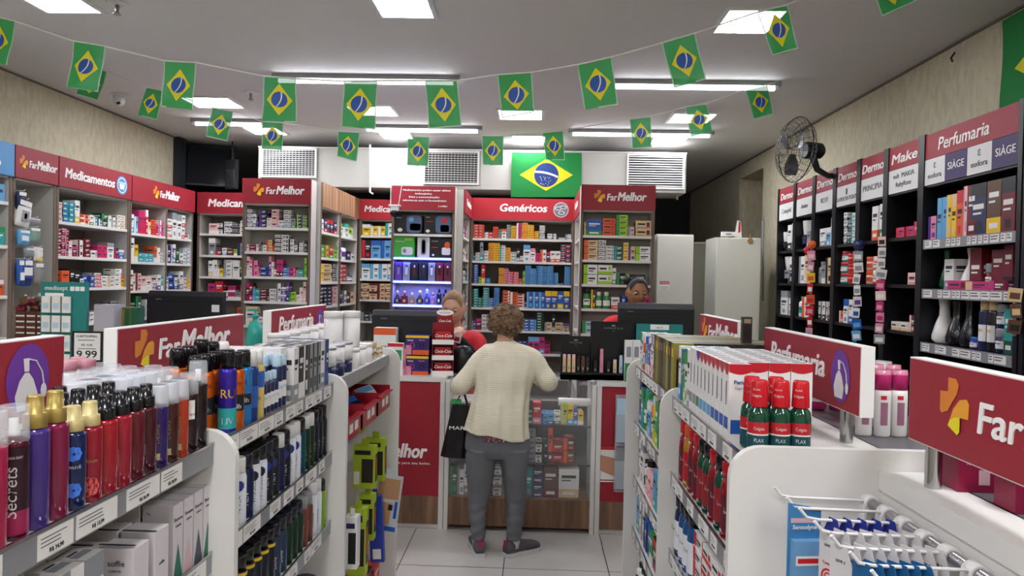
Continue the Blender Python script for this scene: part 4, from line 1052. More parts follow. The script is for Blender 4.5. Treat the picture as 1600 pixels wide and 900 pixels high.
# ---- bay one, second shelf: cream cartons
def text_carton(w, d, h, label, loc, rz, col, texts, decals=(), name='cream_carton', cat='carton', tcol=None):
    t = thing(name, label, cat, loc, rz)
    MB().box(-w / 2, w / 2, 0, d, 0, h, mat('carton ' + col, col, .45)).build('carton_box', t, bevel=.0008)
    m = MB()
    for dc in decals: dc(m)
    for s, x, z, hh, face in texts:
        if face == 'f': put_text(m, s, x, z, hh, tcol or INK, -.0006, -.002, 0, 'CENTER', ext=.0002)
        else:
            put_text(m, s, x, z, hh, tcol or INK, 0, .0, 0, 'CENTER', ext=.0002, M=Matrix.Translation((w / 2 + .0006, d / 2, 0)) @ Matrix.Rotation(PI / 2, 4, 'Z'))
    if m.v: m.build('print', t)
    return t
pk = mat('pale pink print', 'cfaab0', .5); bln = mat('mauve blue print', '8f9ccc', .5); dkg = mat('emerald print', '1e6a52', .45); grd = mat('dark slate print', '474a55', .5)
def dec_soffie(m):
    n = 14; m.add([(.004 + .019 * math.cos(2 * PI * j / n), -.0005, .042 + .021 * math.sin(2 * PI * j / n)) for j in range(n)], [tuple(range(n))], bln)
    m.add([(-.012 + .015 * math.cos(2 * PI * j / n), -.0007, .028 + .016 * math.sin(2 * PI * j / n)) for j in range(n)], [tuple(range(n))], pk)
    m.quad((-.034, .002, .1405), (.034, .002, .1405), (.034, .010, .1405), (-.034, .010, .1405), dkg if False else INK)
sof = [((-.757, 1.335, Z1), .068, .14), ((-.757, 1.262, Z1), .068, .135), ((-.832, 1.255, Z1), .068, .13), ((-.832, 1.335, Z1), .068, .14), ((-.905, 1.25, Z1), .068, .135)]
sl = ['nearest the aisle, right hand box', 'nearest the aisle, left hand box', 'second from the aisle', 'behind the right hand box', 'third from the aisle']
for (lc, w, h), lb in zip(sof, sl):
    text_carton(w, .052, h, 'pale grey cream carton with blue round picture, ' + lb, lc, 0, 'cdc6c8', [('soffie', .002, h - .032, .011, 'f'), ('CLINICAL', .0, h - .043, .004, 'f'), ('soffie', 0, h * .5, .007, 's')], [dec_soffie])
for i, (d, c2) in enumerate(((1.43, dkg), (1.475, pk), (1.52, grd), (1.565, dkg))):
    for rr in range(3):
        def dec(m, c2=c2):
            w = .066; d_ = .040
            m.add([(w / 2 + .0005, 0, .0), (w / 2 + .0005, d_, .0), (w / 2 + .0005, d_ * .5, .075)], [(0, 1, 2)], c2)
        text_carton(.066, .040, .160, mklabel('white skin cream carton with ' + ['green', 'pink', 'slate', 'green'][i] + ' wedge', ORD[i], 'under splash bottles', rr), (-.769 - rr * .072, d, Z1), 0, 'c9c3c5', [('Rexona', 0, .125, .008, 's'), ('CLINICAL', 0, .112, .004, 's'), ('5x', -.02, .14, .006, 'f')], [dec])
row(GLf(.66), .10, .55, Z1, .17, 'ws1,.8x3;wl1,.75x3;ws1,.8x2', 'second shelf, nearest left bay', rows=2, dep=.06)
row(GLf(.66), .60, .92, Z2, .19, 'ws1,.8x3;wp1,.7x2', 'third shelf, nearest left bay', rows=2, dep=.06)
# ---- far left bay
F2 = GLf(2.53)
def canister(x, y, z, r, h, body, lid, label, name='cream_jar', cat='jar', band=None):
    t = thing(name, label, cat, (x, y, z), 0)
    MB().lathe([(r * .95, 0), (r, .004), (r, h * .82)], body, 20).build('body', t)
    if band: MB().patch(r * 1.01, h * .15, h * .6, 0, 360, band, 20).build('label', t)
    MB().lathe([(r * 1.03, h * .82), (r * 1.03, h * .98), (r * .98, h)], lid, 20).build('lid', t)
i = 0
for y in (2.64, 2.76, 2.88, 3.0, 3.12, 3.24):
    for q, x in enumerate((-.785, -.875, -.965)):
        navy = (y < 2.95 and q < 2)
        for lvl in range(2 if (q == 0 and y < 2.9) or q == 2 else 1):
            h = .062 if navy else .085
            canister(x, y, 1.2565 + lvl * (h + .001), .040, h, mat('navy jar', '1a2450', .3) if navy and (q + lvl) % 2 == 0 else mwcap, mat('silver lid', 'c2c2c6', .3, .6) if navy else mwcap,
                     ('navy and silver cream jar' if navy else 'white cream jar') + ', ' + ['lower' , 'upper'][lvl] + ', ' + ORD[int(round((y - 2.64) / .12))] + ' from near end, ' + ['aisle', 'middle', 'back'][q] + ' row')
for j, (x, y) in enumerate(((-.86, 3.0), (-.80, 3.06))):
    canister(x, y, 1.343 + .0, .040, .155, mwcap, mwcap, 'tall white canister standing on the jars, ' + ['left', 'right'][j] + ' of the pair', 'tall_canister', 'canister')
row(F2, .70, .95, 1.2565, .12, 'we1,.6x2J;we1,.4x2J', 'end of far left bay top', rows=2, dep=.06)
# red bins
mbin = mat('red bin plastic', '9c1a2a', .3)
for j in range(3):
    y0 = 2.60 + j * .29
    t = thing('red_bin', 'open red plastic bin under the jar shelf, ' + ['nearest', 'middle', 'furthest'][j] + ' of three', 'bin', (-.85, y0 + .135, 1.02))
    m = MB(); a, b, hz = .13, .13, .10
    for (x0, x1, yy0, yy1) in ((-.16, .15, -b, -b + .006), (-.16, .15, b - .006, b), (-.16, -.154, -b, b)): m.box(x0, x1, yy0, yy1, 0, hz, mbin)
    m.box(.10, .106, -b, b, 0, .06, mbin).box(-.16, .15, -b, b, -.006, 0, mbin)
    m.box(.144, .150, -b, b, 0, hz * .72, mbin).box(.14, .165, -b, b, hz * .72, hz * .72 + .008, mbin)
    m.build('bin_body', t)
    MB().box(.1505, .152, -.05, .0, .02, .055, mtag).box(.1505, .152, .03, .08, .02, .055, mtag).build('price_ticket', t)
    for q in range(3):
        col = ['nb', 'wl', 'wr'][(q + j) % 3]
        p = MB(); 
        pts = [(-.05, -.045), (.05, -.045), (.052, .045), (-.052, .045)]
        n = 6
        for u in range(n + 1):
            pass
        p.box(-.05, .05, -.035, .035, 0, .022, cmg(col[0]), taper=.008).box(-.035, .035, -.02, .02, .022, .0235, cm(col[1]))
        o = p.build('foil_packet', None, (-.95 + q * .075, y0 + .10 + .03 * q, 1.03 + .03 * q)); o.rotation_euler = (.2 * q, -.25, .3 * q)
        tag(o, ['navy', 'white and light blue', 'white and red'][(q + j) % 3] + ' foil packet lying in the ' + ['nearest', 'middle', 'furthest'][j] + ' red bin', 'packet', None)
# hanging lime cartons and others
mlime = mat('lime carton', 'a3b92c', .4); mdk = mat('dark product picture', '2a2420', .4)
def hang_card(name, label, cat, cx, y, ztop, w, h, th, mfront, art=None, rz=0, tilt=0):
    """a carton or card hanging from its top, front towards the viewer"""
    t = thing(name, label, cat, (cx, y, ztop), rz); t.rotation_euler = (0, tilt, rz)
    m = MB().box(-w / 2, w / 2, 0, th, -h, 0, mfront)
    n = 10
    m.box(-w * .18, w * .18, th * .4, th * .4 + .0015, 0, .03, mfront)
    m.build('carton_box', t)
    if art:
        a = MB(); art(a, w, h, th); a.build('print', t)
    return t
def art_lime(a, w, h, th):
    a.box(-w * .1, w * .42, -.0008, 0, -h * .86, -h * .3, mdk).box(-w * .42, w * .3, -.0008, 0, -h * .2, -h * .1, cm('k'))
    a.box(w / 2, w / 2 + .0008, th * .2, th * .9, -h * .85, -h * .2, mdk).box(w / 2 + .0008, w / 2 + .0012, th * .4, th * .7, -h * .7, -h * .3, cm('o'))
    a.box(-w * .45, -w * .2, -.0008, 0, -h * .9, -h * .6, cm('w'))
for k_, (px0, px1, yt, yb, D, lb) in enumerate(((552, 585, 697, 764, 3.10, 'upper front lime green carton hanging in the far left bay'), (570, 600, 685, 752, 3.30, 'upper rear lime green carton hanging nearest the end panel'),
                                     (561, 583, 773, 845, 3.12, 'lower lime green carton behind the tall one'), (545, 570, 795, 900, 2.90, 'tall lime green carton at the bottom of the far left bay'))):
    a = on(px0, yt, 'y', D); b = on(px1, yb, 'y', D)
    hang_card('lime_carton', lb, 'carton', (a.x + b.x) / 2, D, a.z, b.x - a.x, a.z - b.z, .05, mlime, art_lime)
a = on(539, 808, 'y', 2.72); b = on(557, 890, 'y', 2.72)
def art_w(a_, w, h, th): a_.box(-w * .2, w * .4, -.0008, 0, -h * .9, -h * .3, cm('k')).box(-w * .4, w * .3, -.0008, 0, -h * .22, -h * .12, cm('n'))
hang_card('slim_carton', 'white carton with black picture, lowest and nearest in the far left bay', 'carton', (a.x + b.x) / 2, 2.72, a.z, b.x - a.x, a.z - b.z, .05, cm('w'), art_w)
a = on(577, 772, 'y', 3.25); b = on(596, 875, 'y', 3.25)
hang_card('blue_pack', 'long blue hanging pack in front of the end panel', 'packet', (a.x + b.x) / 2, 3.22, a.z, b.x - a.x, a.z - b.z, .03, mat('royal blue pack', '2a3c9a', .35), lambda q, w, h, th: q.box(-w * .3, w * .3, -.001, 0, -h * .95, -h * .8, cm('w')), tilt=-.06)
def art_band(a_, w, h, th):
    tan = mat('bandage tan', 'b58a62', .7)
    a_.box(-w * .42, w * .42, -.001, 0, -h * .42, -h * .06, tan).box(-w * .28, w * .18, -.012, 0, -h * .85, -h * .48, tan)
    a_.box(w * .30, w * .42, -.001, 0, -h * .75, -h * .45, cm('b')).box(-w * .45, w * .45, -.001, 0, -h * .98, -h * .9, cm('b')).box(w * .08, w * .25, -.0125, -.012, -h * .6, -h * .5, cm('k'))
a = on(591, 742, 'y', 3.34); b = on(629, 832, 'y', 3.34)
hang_card('bandage_pack', 'elastic bandage pack with tan roll, hanging out into the aisle', 'packet', (a.x + b.x) / 2, 3.34, a.z, b.x - a.x, a.z - b.z, .004, mat('pack grey white', 'bfc3c8', .4), art_band, tilt=.12)
hk = MB()
for k_, (x, y, z) in enumerate(((-.75, 3.11, .985), (-.74, 3.31, 1.0), (-.78, 3.13, .76), (-.78, 2.91, .78), (-.76, 3.23, .78))):
    o = MB().tube([(-1.02, y + .02, z), (x - .02, y + .02, z), (x, y + .02, z + .015)], .0025, mwcap, 6).build('display_hook')
    tag(o, 'white wire hook in the far left bay holding the ' + ['upper front lime carton', 'upper rear lime carton', 'lower lime carton', 'tall lime carton', 'long blue pack'][k_], 'hook')
row(F2, .45, .95, .1205, .2, 'or2,.35*2;kr1,.6;ro1,.5', 'base of far left bay', dep=.1)
for j, (x, y, z, c) in enumerate(((-.80, 2.95, .965, 'l'), (-.84, 3.05, .98, 'y'), (-.77, 3.08, .99, 'h'), (-.86, 2.85, .97, 's'))):
    m = MB().lathe([(.030, -.008), (.040, -.006), (.040, .006), (.030, .008)], cmg(c), 16, M=Matrix.Rotation(PI / 2 + .3 * j, 4, 'X')); m.box(-.012, .012, -.002, .002, .03, .06, cmg(c))
    o = m.build('tape_roll', None, (x, y, z)); tag(o, CN[c][0] + ' ring shaped packet hanging above the lime cartons', 'packet')
# ------------------------------------------------------------------ right gondola
F3 = GRf(2.53)
gr = lambda d: 2.53 - d
mtp_red = mat('toothpaste red', 'b8202c', .35)
def tooth_mesh(v):
    k = ('tooth', v)
    if k in BP: return BP[k]
    w, d, h = .041, .054, .195
    top = [mtp_red, mtp_red, cm('v'), cm('w')][v % 4]; low = [cm('b'), cm('l'), cm('g'), cm('s')][v // 1 % 4]
    m = MB().box(-w / 2, w / 2, 0, d, 0, h, cm('w')); p = MB(); e = .0006
    # aisle face
    n = 8
    p.add([(-w / 2, -e, h)] + [(-w / 2 + w * j / n, -e, h - .012 - .018 * math.sin(PI * j / n)) for j in range(n + 1)] + [(w / 2, -e, h)], [tuple(range(n + 3))], top)
    p.fquad(-w * .45, w * .45, .03, .06, -e, low); p.fquad(-w * .1, w * .05, .09, .15, -e, INK)
    # face towards the viewer (local +x)
    p.add([(w / 2 + e, 0, h), (w / 2 + e, 0, h - .020)] + [(w / 2 + e, d * j / n, h - .020 - .006 * math.sin(PI * j / n)) for j in range(1, n + 1)] + [(w / 2 + e, d, h)], [tuple(range(n + 3))], top)
    T = Matrix.Translation((w / 2 + e, d / 2, 0)) @ Matrix.Rotation(PI / 2, 4, 'Z')
    put_text(p, 'Perio' if v < 2 else 'Total', 0, .145, .010, cm('b'), 0, .02, 0, 'CENTER', M=T, ext=.0002)
    put_text(p, 'Gard' if v < 2 else '12', 0, .131, .009, cm('s'), 0, 0, 0, 'CENTER', M=T, ext=.0002)
    p.quad((w / 2 + e, .006, .02), (w / 2 + e, d - .006, .02), (w / 2 + e, d - .006, .055), (w / 2 + e, .006, .055), low)
    p.quad((-w * .3, .01, h + e), (w * .3, .01, h + e), (w * .3, d - .01, h + e), (-w * .3, d - .01, h + e), cm('s'))
    BP[k] = [('carton_box', m.mesh('toothpaste_carton')), ('print', p.mesh('print'))]; return BP[k]
for i in range(10):
    d = 1.795 + i * .0445
    for q in range(4 if i else 1):
        v = (0 if i < 4 else 1 if i < 7 else 2) if i < 8 else 3
        t = put_thing(tooth_mesh(v), 'toothpaste_carton', 'toothpaste carton', mklabel(['red topped white', 'red topped pale', 'violet topped white', 'plain white'][v] + ' toothpaste carton', ORD[i], 'nearest the viewer' if q == 0 else 'counting from near end', q).replace(' from left', ''), (.492 + q * .0565, d, Z0), -PI / 2)
row(F3, gr(2.43), gr(2.25), Z0, .19, 'wl1,.9;gb.8,.8;gh.8,.75;wg1,.85;ws1,.9', 'top shelf, middle right bay', rows=3, dep=.06, jit=.3)
# mouthwash
mgliq = mat('green mouthwash', '0f4a34', .08, trans=.2, coat=.5)
mredcap = mat('red mouthwash cap', 'c01824', .22)
def mouth_meshes():
    if 'mw' in BP: return BP['mw']
    h, r = .172, .0245
    b = MB().lathe([(r * .9, 0), (r, .005), (r, h * .50), (r * .92, h * .58), (r * .62, h * .635), (r * .60, h * .66)], mgliq, 22)
    c = MB().lathe([(r * .80, h * .64), (r * .83, h * .66), (r * .74, h * .98), (r * .66, h)], mredcap, 22)
    m = MB().patch(r * 1.012, h * .28, h * .44, -170, 0, mtp_red, 12).patch(r * 1.012, h * .04, h * .26, -170, 0, mat('mouthwash label', '174a50', .35), 12)
    m.patch(r * 1.02, h * .265, h * .285, -170, 0, cm('w'), 12)
    curved_text(m, 'Colgate', h, r * 1.01, cm('w'), h * .36, False, .007, -60, .024); curved_text(m, 'PLAX', h, r * 1.01, cm('w'), h * .20, False, .009, -60, .022)
    m.patch(r * 1.03, h * .08, h * .15, -50, -20, cm('g'), 4)
    l = MB(); curved_text(l, 'PLAX', h, r * .83, cm('w'), h * .88, False, .004, -80, .016); curved_text(l, 'Colgate', h, r * .83, cm('w'), h * .80, False, .006, -80, .022)
    BP['mw'] = [('body', b.mesh('body')), ('label', m.mesh('label')), ('cap', c.mesh('cap')), ('cap_lettering', l.mesh('cap_lettering'))]
    return BP['mw']
for px, D, lb in ((1184, 1.665, 'left of the front three'), (1218, 1.665, 'middle of the front three'), (1249, 1.665, 'right of the front three'), (1172, 1.725, 'left of the two behind'), (1210, 1.725, 'right of the two behind')):
    p = on(px, 700, 'y', D)
    put_thing(mouth_meshes(), 'mouthwash_bottle', 'mouthwash bottle', 'green mouthwash bottle with red cap, ' + lb, (p.x, D, Z0), -.75)
ZR1, ZR2, ZR3, ZR4 = .9955, .7305, .5005, .2505
def big_bottle(kind):
    k = ('bb', kind)
    if k in BP: return BP[k]
    cols = {'red': ('8c1820', mredcap, '5e1a28'), 'green': ('124634', mblkcap, '8a2028'), 'purple': ('4a1f5e', mblkcap, 'd8dade'), 'pinkred': ('b83848', mredcap, 'e4dccc'), 'amber': ('a87a20', cm('o'), 'b01824'), 'blue': ('1a4f86', mblkcap, 'd8dade'), 'navy': ('142a50', mblkcap, 'd8dade')}
    c, cap, lab = cols[kind]; h, r = .20, .030
    b = MB().lathe([(r * .88, 0), (r, .006), (r, h * .62), (r * .88, h * .72), (r * .5, h * .79), (r * .45, h * .81)], mat('mouthwash ' + kind, c, .1, trans=.15, coat=.4), 20, sy=.72, sx=1)
    m = MB().patch(r * 1.012, h * .12, h * .58, -160, -20, mat('label ' + lab, lab, .4), 10, sy=.72)
    curved_text(m, 'LISTERINE' if kind in ('purple', 'blue', 'navy') else 'Colgate', h, r * 1.0, cm('n') if lab == 'd8dade' else cm('w'), h * .45, False, .008, -90, .04)
    c_ = MB().lathe([(r * .62, h * .80), (r * .62, h * .98), (r * .55, h)], cap, 18)
    BP[k] = [('body', b.mesh('body')), ('label', m.mesh('label')), ('cap', c_.mesh('cap'))]; return BP[k]
for i, (D, k) in enumerate(((1.70, 'purple'), (1.765, 'pinkred'), (1.83, 'red'), (1.895, 'green'), (1.96, 'red'), (2.025, 'green'), (2.09, 'green'), (2.155, 'red'), (2.22, 'red'), (2.285, 'amber'), (2.35, 'red'))):
    for rr in range(2):
        put_thing(big_bottle(k), 'mouthwash_bottle', 'mouthwash bottle', mklabel(('rosy' if k == 'pinkred' else k) + ' mouthwash bottle', ORD[i], 'second shelf from top, middle right bay', rr).replace(' from left', ''), (.515 + rr * .062, D, ZR1), -PI / 2)
for i, (D, k) in enumerate(((2.39, 'navy'), (2.325, 'blue'), (2.26, 'blue'), (2.195, 'blue'))):
    put_thing(big_bottle(k), 'mouthwash_bottle', 'mouthwash bottle', ORD[i] + ' ' + k + ' mouthwash bottle from the far end of the third shelf', (.515, D, ZR2), -PI / 2, sc=1.05)
row(F3, gr(2.15), gr(1.62), ZR2, .22, 'wr1,.17*4x5', 'third shelf, middle right bay', dep=.20, jit=.3)
row(F3, gr(2.42), gr(1.62), ZR3, .19, 'wb1,.7x3;tw1,.8x3;lb1,.7x3;wr1,.8x3', 'fourth shelf, middle right bay', dep=.12, jit=.3)
# far right bay
F4 = GRf(3.50)
gq = lambda d: 3.50 - d
row(F4, gq(3.30), gq(2.92), Z0, .19, 'wg1.2,.75;ws1,.75;ow1,.7A;ob1,.7A;lw1,.55;ow.8,.7A;vw1,.6;wo1,.8;ws1,.85;wr1,.8', 'top shelf, far right bay', rows=2, dep=.06, jit=.4)
# hair colour cartons
def dye_mesh(v):
    k = ('dye', v)
    if k in BP: return BP[k]
    w, d, h = .048, .068, .185
    base = mat('dye carton ' + str(v), ['57502a', '8a8230', '2c2622'][v], .35)
    m = MB().box(-w / 2, w / 2, 0, d, 0, h, base); p = MB(); e = .0006
    T = Matrix.Translation((w / 2 + e, d / 2, 0)) @ Matrix.Rotation(PI / 2, 4, 'Z')
    p.fquad(-d * .36, d * .36, h - .045, h - .014, 0, mat('dye swatch', '8d7e62', .4), T); p.fquad(-d * .36, d * .36, .02, h - .055, 0, mat('dye dark', '221a1a', .3), T)
    p.fquad(-w * .3, w * .3, h - .05, h - .02, -e, cm('y') if v == 1 else MC['dye swatch'])
    BP[k] = [('carton_box', m.mesh('dye_carton')), ('print', p.mesh('print'))]; return BP[k]
for i in range(8):
    for q in range(6):
        if q == 5 and i > 3: continue
        put_thing(dye_mesh([2, 0, 1, 0, 0, 2, 1, 0][i] if q else [1, 2, 1, 0, 2, 0, 1, 0][i]), 'dye_carton', 'hair dye carton', 'olive and brown hair dye carton, ' + ORD[i] + ' from the near end, ' + (ORD[q] + ' row back' if q else 'at the aisle edge'), (.492 + q * .0695, 2.495 + i * .052, Z0), -PI / 2)
put_thing(dye_mesh(2), 'dye_carton', 'hair dye carton', 'single dark hair dye carton lying raised on top of the others', (.80 - .05, 2.56, Z0 + .186), -PI / 2, sc=.5)
row(F4, gq(3.30), gq(2.48), ZR1, .22, 'nb1,.8;tg1,.7;gt1,.72A;wg1,.7A;lw1,.6;ow1,.72A;hy1,.6;gh1,.7;ng1,.75;gh1,.7x2;yg1,.6;nb1,.7', 'second shelf, far right bay', rows=2, dep=.06, jit=.4)
row(F4, gq(3.30), gq(2.48), .7405, .22, 'ws1.2,.85x2;wk1,.5B;ap1,.4x3;lt1,.6x2;tl1,.65;ws1,.6x3', 'third shelf, far right bay', rows=2, dep=.06, jit=.4)
row(F4, gq(3.30), gq(2.48), ZR3, .22, 'lt1,.6;ws1,.7x2;bn1,.5x2;gw1,.5;kr1,.5;ap1,.5x3;ow1,.5', 'fourth shelf, far right bay', rows=2, dep=.06, jit=.4)
row(F4, gq(3.30), gq(2.80), ZR4, .2, 'wk1,.45x7B', 'bottom shelf, far right bay', rows=2, dep=.07, jit=.2)
# ---- far side of the right gondola: white bottles with pink caps, boxes
def lotion():
    if 'lot' in BP: return BP['lot']
    h, r = .182, .0225
    b = MB().lathe([(r * .85, 0), (r, .006), (r, h * .60), (r * .97, h * .70)], mwcap, 22, sy=.7)
    c = MB().lathe([(r * .99, h * .70), (r * .99, h * .93), (r * .9, h)], cm('m'), 22, sy=.7, mats=[cm('m'), cmg('p')])
    l = MB().patch(r * 1.01, h * .18, h * .52, -125, -75, mat('mauve label', '9a6a80', .4), 6, sy=.7).patch(r * 1.015, h * .56, h * .62, -125, -85, cm('r'), 6, sy=.7)
    BP['lot'] = [('body', b.mesh('body')), ('label', l.mesh('label')), ('cap', c.mesh('cap'))]; return BP['lot']
for i, (x, y) in enumerate(((.908, 1.95), (.955, 1.945), (1.002, 1.95), (1.05, 1.94), (.95, 2.08), (1.0, 2.08), (1.05, 2.08), (.98, 2.19), (1.03, 2.19))):
    put_thing(lotion(), 'lotion_bottle', 'lotion bottle', 'white lotion bottle with pink cap, ' + (ORD[i] + ' from left, near row' if i < 4 else ORD[i - 4] + ' from left, behind the near row'), (x, y, 1.2455), .1)
row(fr((.90, 2.30, 0), 0), 0, .28, 1.2455, .17, 'mw1,.9J;wm1,.9P;pw1,.9P;wp1,.9P', 'far side behind lotion bottles', dep=.05)
def art_pb(m): pass
for i, (x, y) in enumerate(((.905, 1.43), (1.01, 1.42), (.93, 1.30), (1.05, 1.28), (1.0, 1.15))):
    text_carton(.10, .06, .075, 'dark pink carton behind the red brand sign, ' + ['leftmost at back', 'right of the leftmost', 'middle left', 'middle right', 'nearest'][i], (x, y, 1.2455), 0, '8e1840', [('NATURAL HONEY', 0, .055, .006, 'f')], [lambda m: m.fquad(-.01, .012, .015, .045, -.0005, pk)], 'soap_carton', 'carton', tcol=cm('w'))
# ------------------------------------------------------------------ hook rail of the nearest right bay
mwire = mat('white coated wire', 'dcdad8', .3)
hb = MB().tube([(.747, .70, 1.178), (.747, 1.585, 1.178)], .0125, mat('satin steel tube', 'a2a2a4', .25, .9), 16).build('hook_rail'); tag(hb, 'satin steel tube carrying the white wire hooks in the nearest right bay', 'rail')
hookD = [1.565, 1.49, 1.42, 1.345, 1.27, 1.195, 1.12, 1.045, .97, .895, .82]
hl = ['furthest', 'second furthest', 'third furthest', 'fourth furthest', 'fifth furthest', 'sixth furthest', 'seventh furthest', 'eighth furthest', 'third nearest', 'second nearest', 'nearest']
for i, D in enumerate(hookD):
    t = thing('display_hook', hl[i] + ' white wire hook on the steel tube at right', 'hook', (.747, D, 1.178))
    MB().tube([(-.016, -.006, .006), (-.17, -.006, .008), (-.195, -.006, .012), (-.21, -.006, .030)], .0032, mwire, 8).tube([(-.016, .006, .006), (-.02, -.006, .006)], .003, mwire, 6).build('wire', t)
    m = MB().lathe([(.0155, -.014), (.0170, -.013), (.0170, .013), (.0155, .014)], mwire, 18, M=Matrix.Rotation(PI / 2, 4, 'X')); m.box(-.018, -.013, -.013, .013, -.045, .0, mwire)
    m.build('clip', t)
def blister(name, label, cat, x, y, w, h, art, th=.001, zt=1.183, front='c', rz=0):
    t = thing(name, label, cat, (x, y, zt), rz)
    return t
def toothcard(i, x, D, lb, kind):
    t = thing('toothbrush_pack', lb, 'toothbrush', (x, D - .006, 1.178), -PI / 2 + .5 + R.uniform(-.12, .12))
    # card plane: local x = along the shop depth, hanging down
    w, h = .045, .19
    base = {'blue': mat('royal card', '28348c', .4), 'white': mat('white card', 'c9c6c6', .45), 'teal': mat('teal card', '1e5a8c', .35)}[kind]
    pts = [(-w * .5, -h), (w * .5, -h), (w * .5, -.02), (w * .25, .012), (-w * .5, .012)] if kind != 'blue' else [(-w * .4, -h), (w * .4, -h), (w * .5, -.02), (w * .3, .012), (-w * .1, .014), (-w * .5, -.03)]
    MB().prism(pts, 0, .0012, base).build('card', t)
    m = MB()
    if kind == 'white':
        ring(m, 0, -.075, .016, .004, cm('r'), -.0006, 18); ring(m, 0, -.075, .009, .003, cm('r'), -.0006, 14)
        put_text(m, 'LEVE 2', 0, -.018, .005, INK, -.0004, .01, 0, ext=.0001); put_text(m, 'Condor', 0, -.052, .006, cm('r'), -.0004, .01, 0, ext=.0001)
        m.box(-.006, .006, -.008, -.0006, -.18, -.10, cm('r' if i % 2 else 'b'))
    else:
        m.box(-.005, .005, -.008, -.0006, -.17, -.03, cm('h' if i % 2 else 'w'))
        put_text(m, 'Oral', 0, -.02, .007, cm('w'), -.0004, .01, 0, ext=.0001)
    m.build('print', t)
for j in range(5): toothcard(j, .60 + j * .028, hookD[2], ORD[j] + ' royal blue toothbrush card from the tip of the third furthest hook', 'blue')
for j in range(7): toothcard(j, .565 + j * .026, hookD[3], ORD[j] + ' white toothbrush card from the tip of the fourth furthest hook', 'white')
for j in range(9): toothcard(j, .555 + j * .021, hookD[4], ORD[j] + ' white toothbrush card from the tip of the fifth furthest hook', 'white')
for j in range(6): toothcard(j, .56 + j * .020, hookD[5], ORD[j] + ' teal blister card from the tip of the sixth furthest hook', 'teal')
for j in range(6): toothcard(j + 1, .57 + j * .022, hookD[6], ORD[j] + ' white toothbrush card from the tip of the seventh furthest hook', 'white')
# big light blue floss card and white floss boxes at the hook tips
t = thing('floss_card', 'large light blue floss card on the second furthest hook', 'floss pack', (.575, hookD[1] - .006, 1.178), .12)
MB().prism([(-.036, -.155), (.036, -.155), (.036, .005), (.01, .012), (-.036, .020)], 0, .0015, mat('floss card blue', '3f7fb4', .35)).build('card', t)
m = MB().box(-.030, .032, -.018, -.0005, -.135, -.055, mat('clear blue blister', '7fb2dc', .1, alpha=.6)); m.build('blister', t)
m = MB().fquad(-.026, .026, -.105, -.085, -.0185, cm('w')); m.fquad(-.022, .022, -.10, -.09, -.019, cm('r')); put_text(m, 'Sensodyne', 0, -.035, .009, cm('w'), -.001, .01, .1, w=.052, ext=.0002); m.fquad(-.03, .03, -.022, -.012, -.0006, pk)
m.build('print', t)
for i, (x, D, z) in enumerate(((.555, hookD[3] - .02, 1.09), (.585, hookD[3] - .03, 1.075), (.60, hookD[4] - .02, 1.05))):
    o = MB().box(-.014, .014, -.022, .022, -.08, 0, cmg('w')).box(-.006, .006, -.0235, -.022, -.06, -.02, cm('s')).build('floss_box', None, (x, D, z), .1)
    tag(o, 'small white plastic floss box dangling at the hook tips, ' + ['left', 'middle', 'right'][i], 'floss box')
row(GRf(1.60), .05, .85, .2505, .2, 'lw1,.4x4;bw1,.5x3;gw1,.4x3', 'bottom shelf, nearest right bay', dep=.1)
# ================================================================== appliance boxes and lit perfumes in the warning column
FW = fr((-1.182, 5.75, 0), 0)
def appl(x, z, w, h, col, label, arts):
    t = thing('appliance_carton', label, 'carton', (-1.182 + x + w / 2, 5.765, z + .0005), 0)
    MB().box(-w / 2, w / 2, 0, .10, 0, h, mat('appliance carton ' + col, col, .4)).build('carton_box', t)
    m = MB()
    for a in arts:
        k, x0, x1, z0, z1, c = a
        X0, X1, Za, Zb = (x0 - .5) * w, (0 if k == 't' else (x1 - .5) * w), z0 * h, z1 * h
        if k == 'r': m.fquad(X0, X1, Za, Zb, -.0006, c)
        elif k == 'o':
            n = 16; m.add([((X0 + X1) / 2 + (X1 - X0) / 2 * math.cos(2 * PI * j / n), -.0012, (Za + Zb) / 2 + (Zb - Za) / 2 * math.sin(2 * PI * j / n)) for j in range(n)], [tuple(range(n))], c)
        elif k == 'q':
            n = 20; P = []
            for j in range(n):
                a_ = 2 * PI * j / n; c_, s_ = math.cos(a_), math.sin(a_)
                P.append(((X0 + X1) / 2 + (X1 - X0) / 2 * math.copysign(abs(c_) ** .4, c_), -.0009, (Za + Zb) / 2 + (Zb - Za) / 2 * math.copysign(abs(s_) ** .4, s_)))
            m.add(P, [tuple(range(n))], c)
        elif k == 't': put_text(m, x1, X0, Za, z1 * h, c, -.0012, .01, 0, 'LEFT', ext=.0002)
    m.build('print', t); return t
bz = mat('slate blue print', '4f6180', .4); pw = cm('w'); rr_ = cm('r')
appl(.025, 2.01, .225, .155, '14161c', 'black inhaler carton with slate blue product panel, left on the top shelf', [('q', .42, .97, .05, .97, bz), ('q', .55, .95, .18, .55, pw), ('o', .5, .7, .62, .88, cm('l')), ('t', .05, 'Inalador', .82, .06, pw), ('o', .1, .28, .1, .3, pw)])
appl(.27, 2.01, .225, .155, '17151a', 'black inhaler carton with red dot on blue panel, right on the top shelf', [('q', .40, .98, .05, .97, bz), ('q', .58, .9, .12, .5, pw), ('o', .62, .84, .6, .88, rr_), ('t', .05, 'Inalador', .88, .05, pw), ('r', .05, .3, .66, .69, rr_), ('o', .05, .2, .08, .25, pw)])
appl(.025, 1.818, .165, .165, '3fae3c', 'bright green nebulizer carton on the second shelf', [('q', .35, .92, .1, .5, pw), ('t', .06, 'Nebulizador', .75, .07, pw), ('r', .5, .9, .82, .94, cm('h')), ('o', .42, .6, .2, .42, cm('s'))])
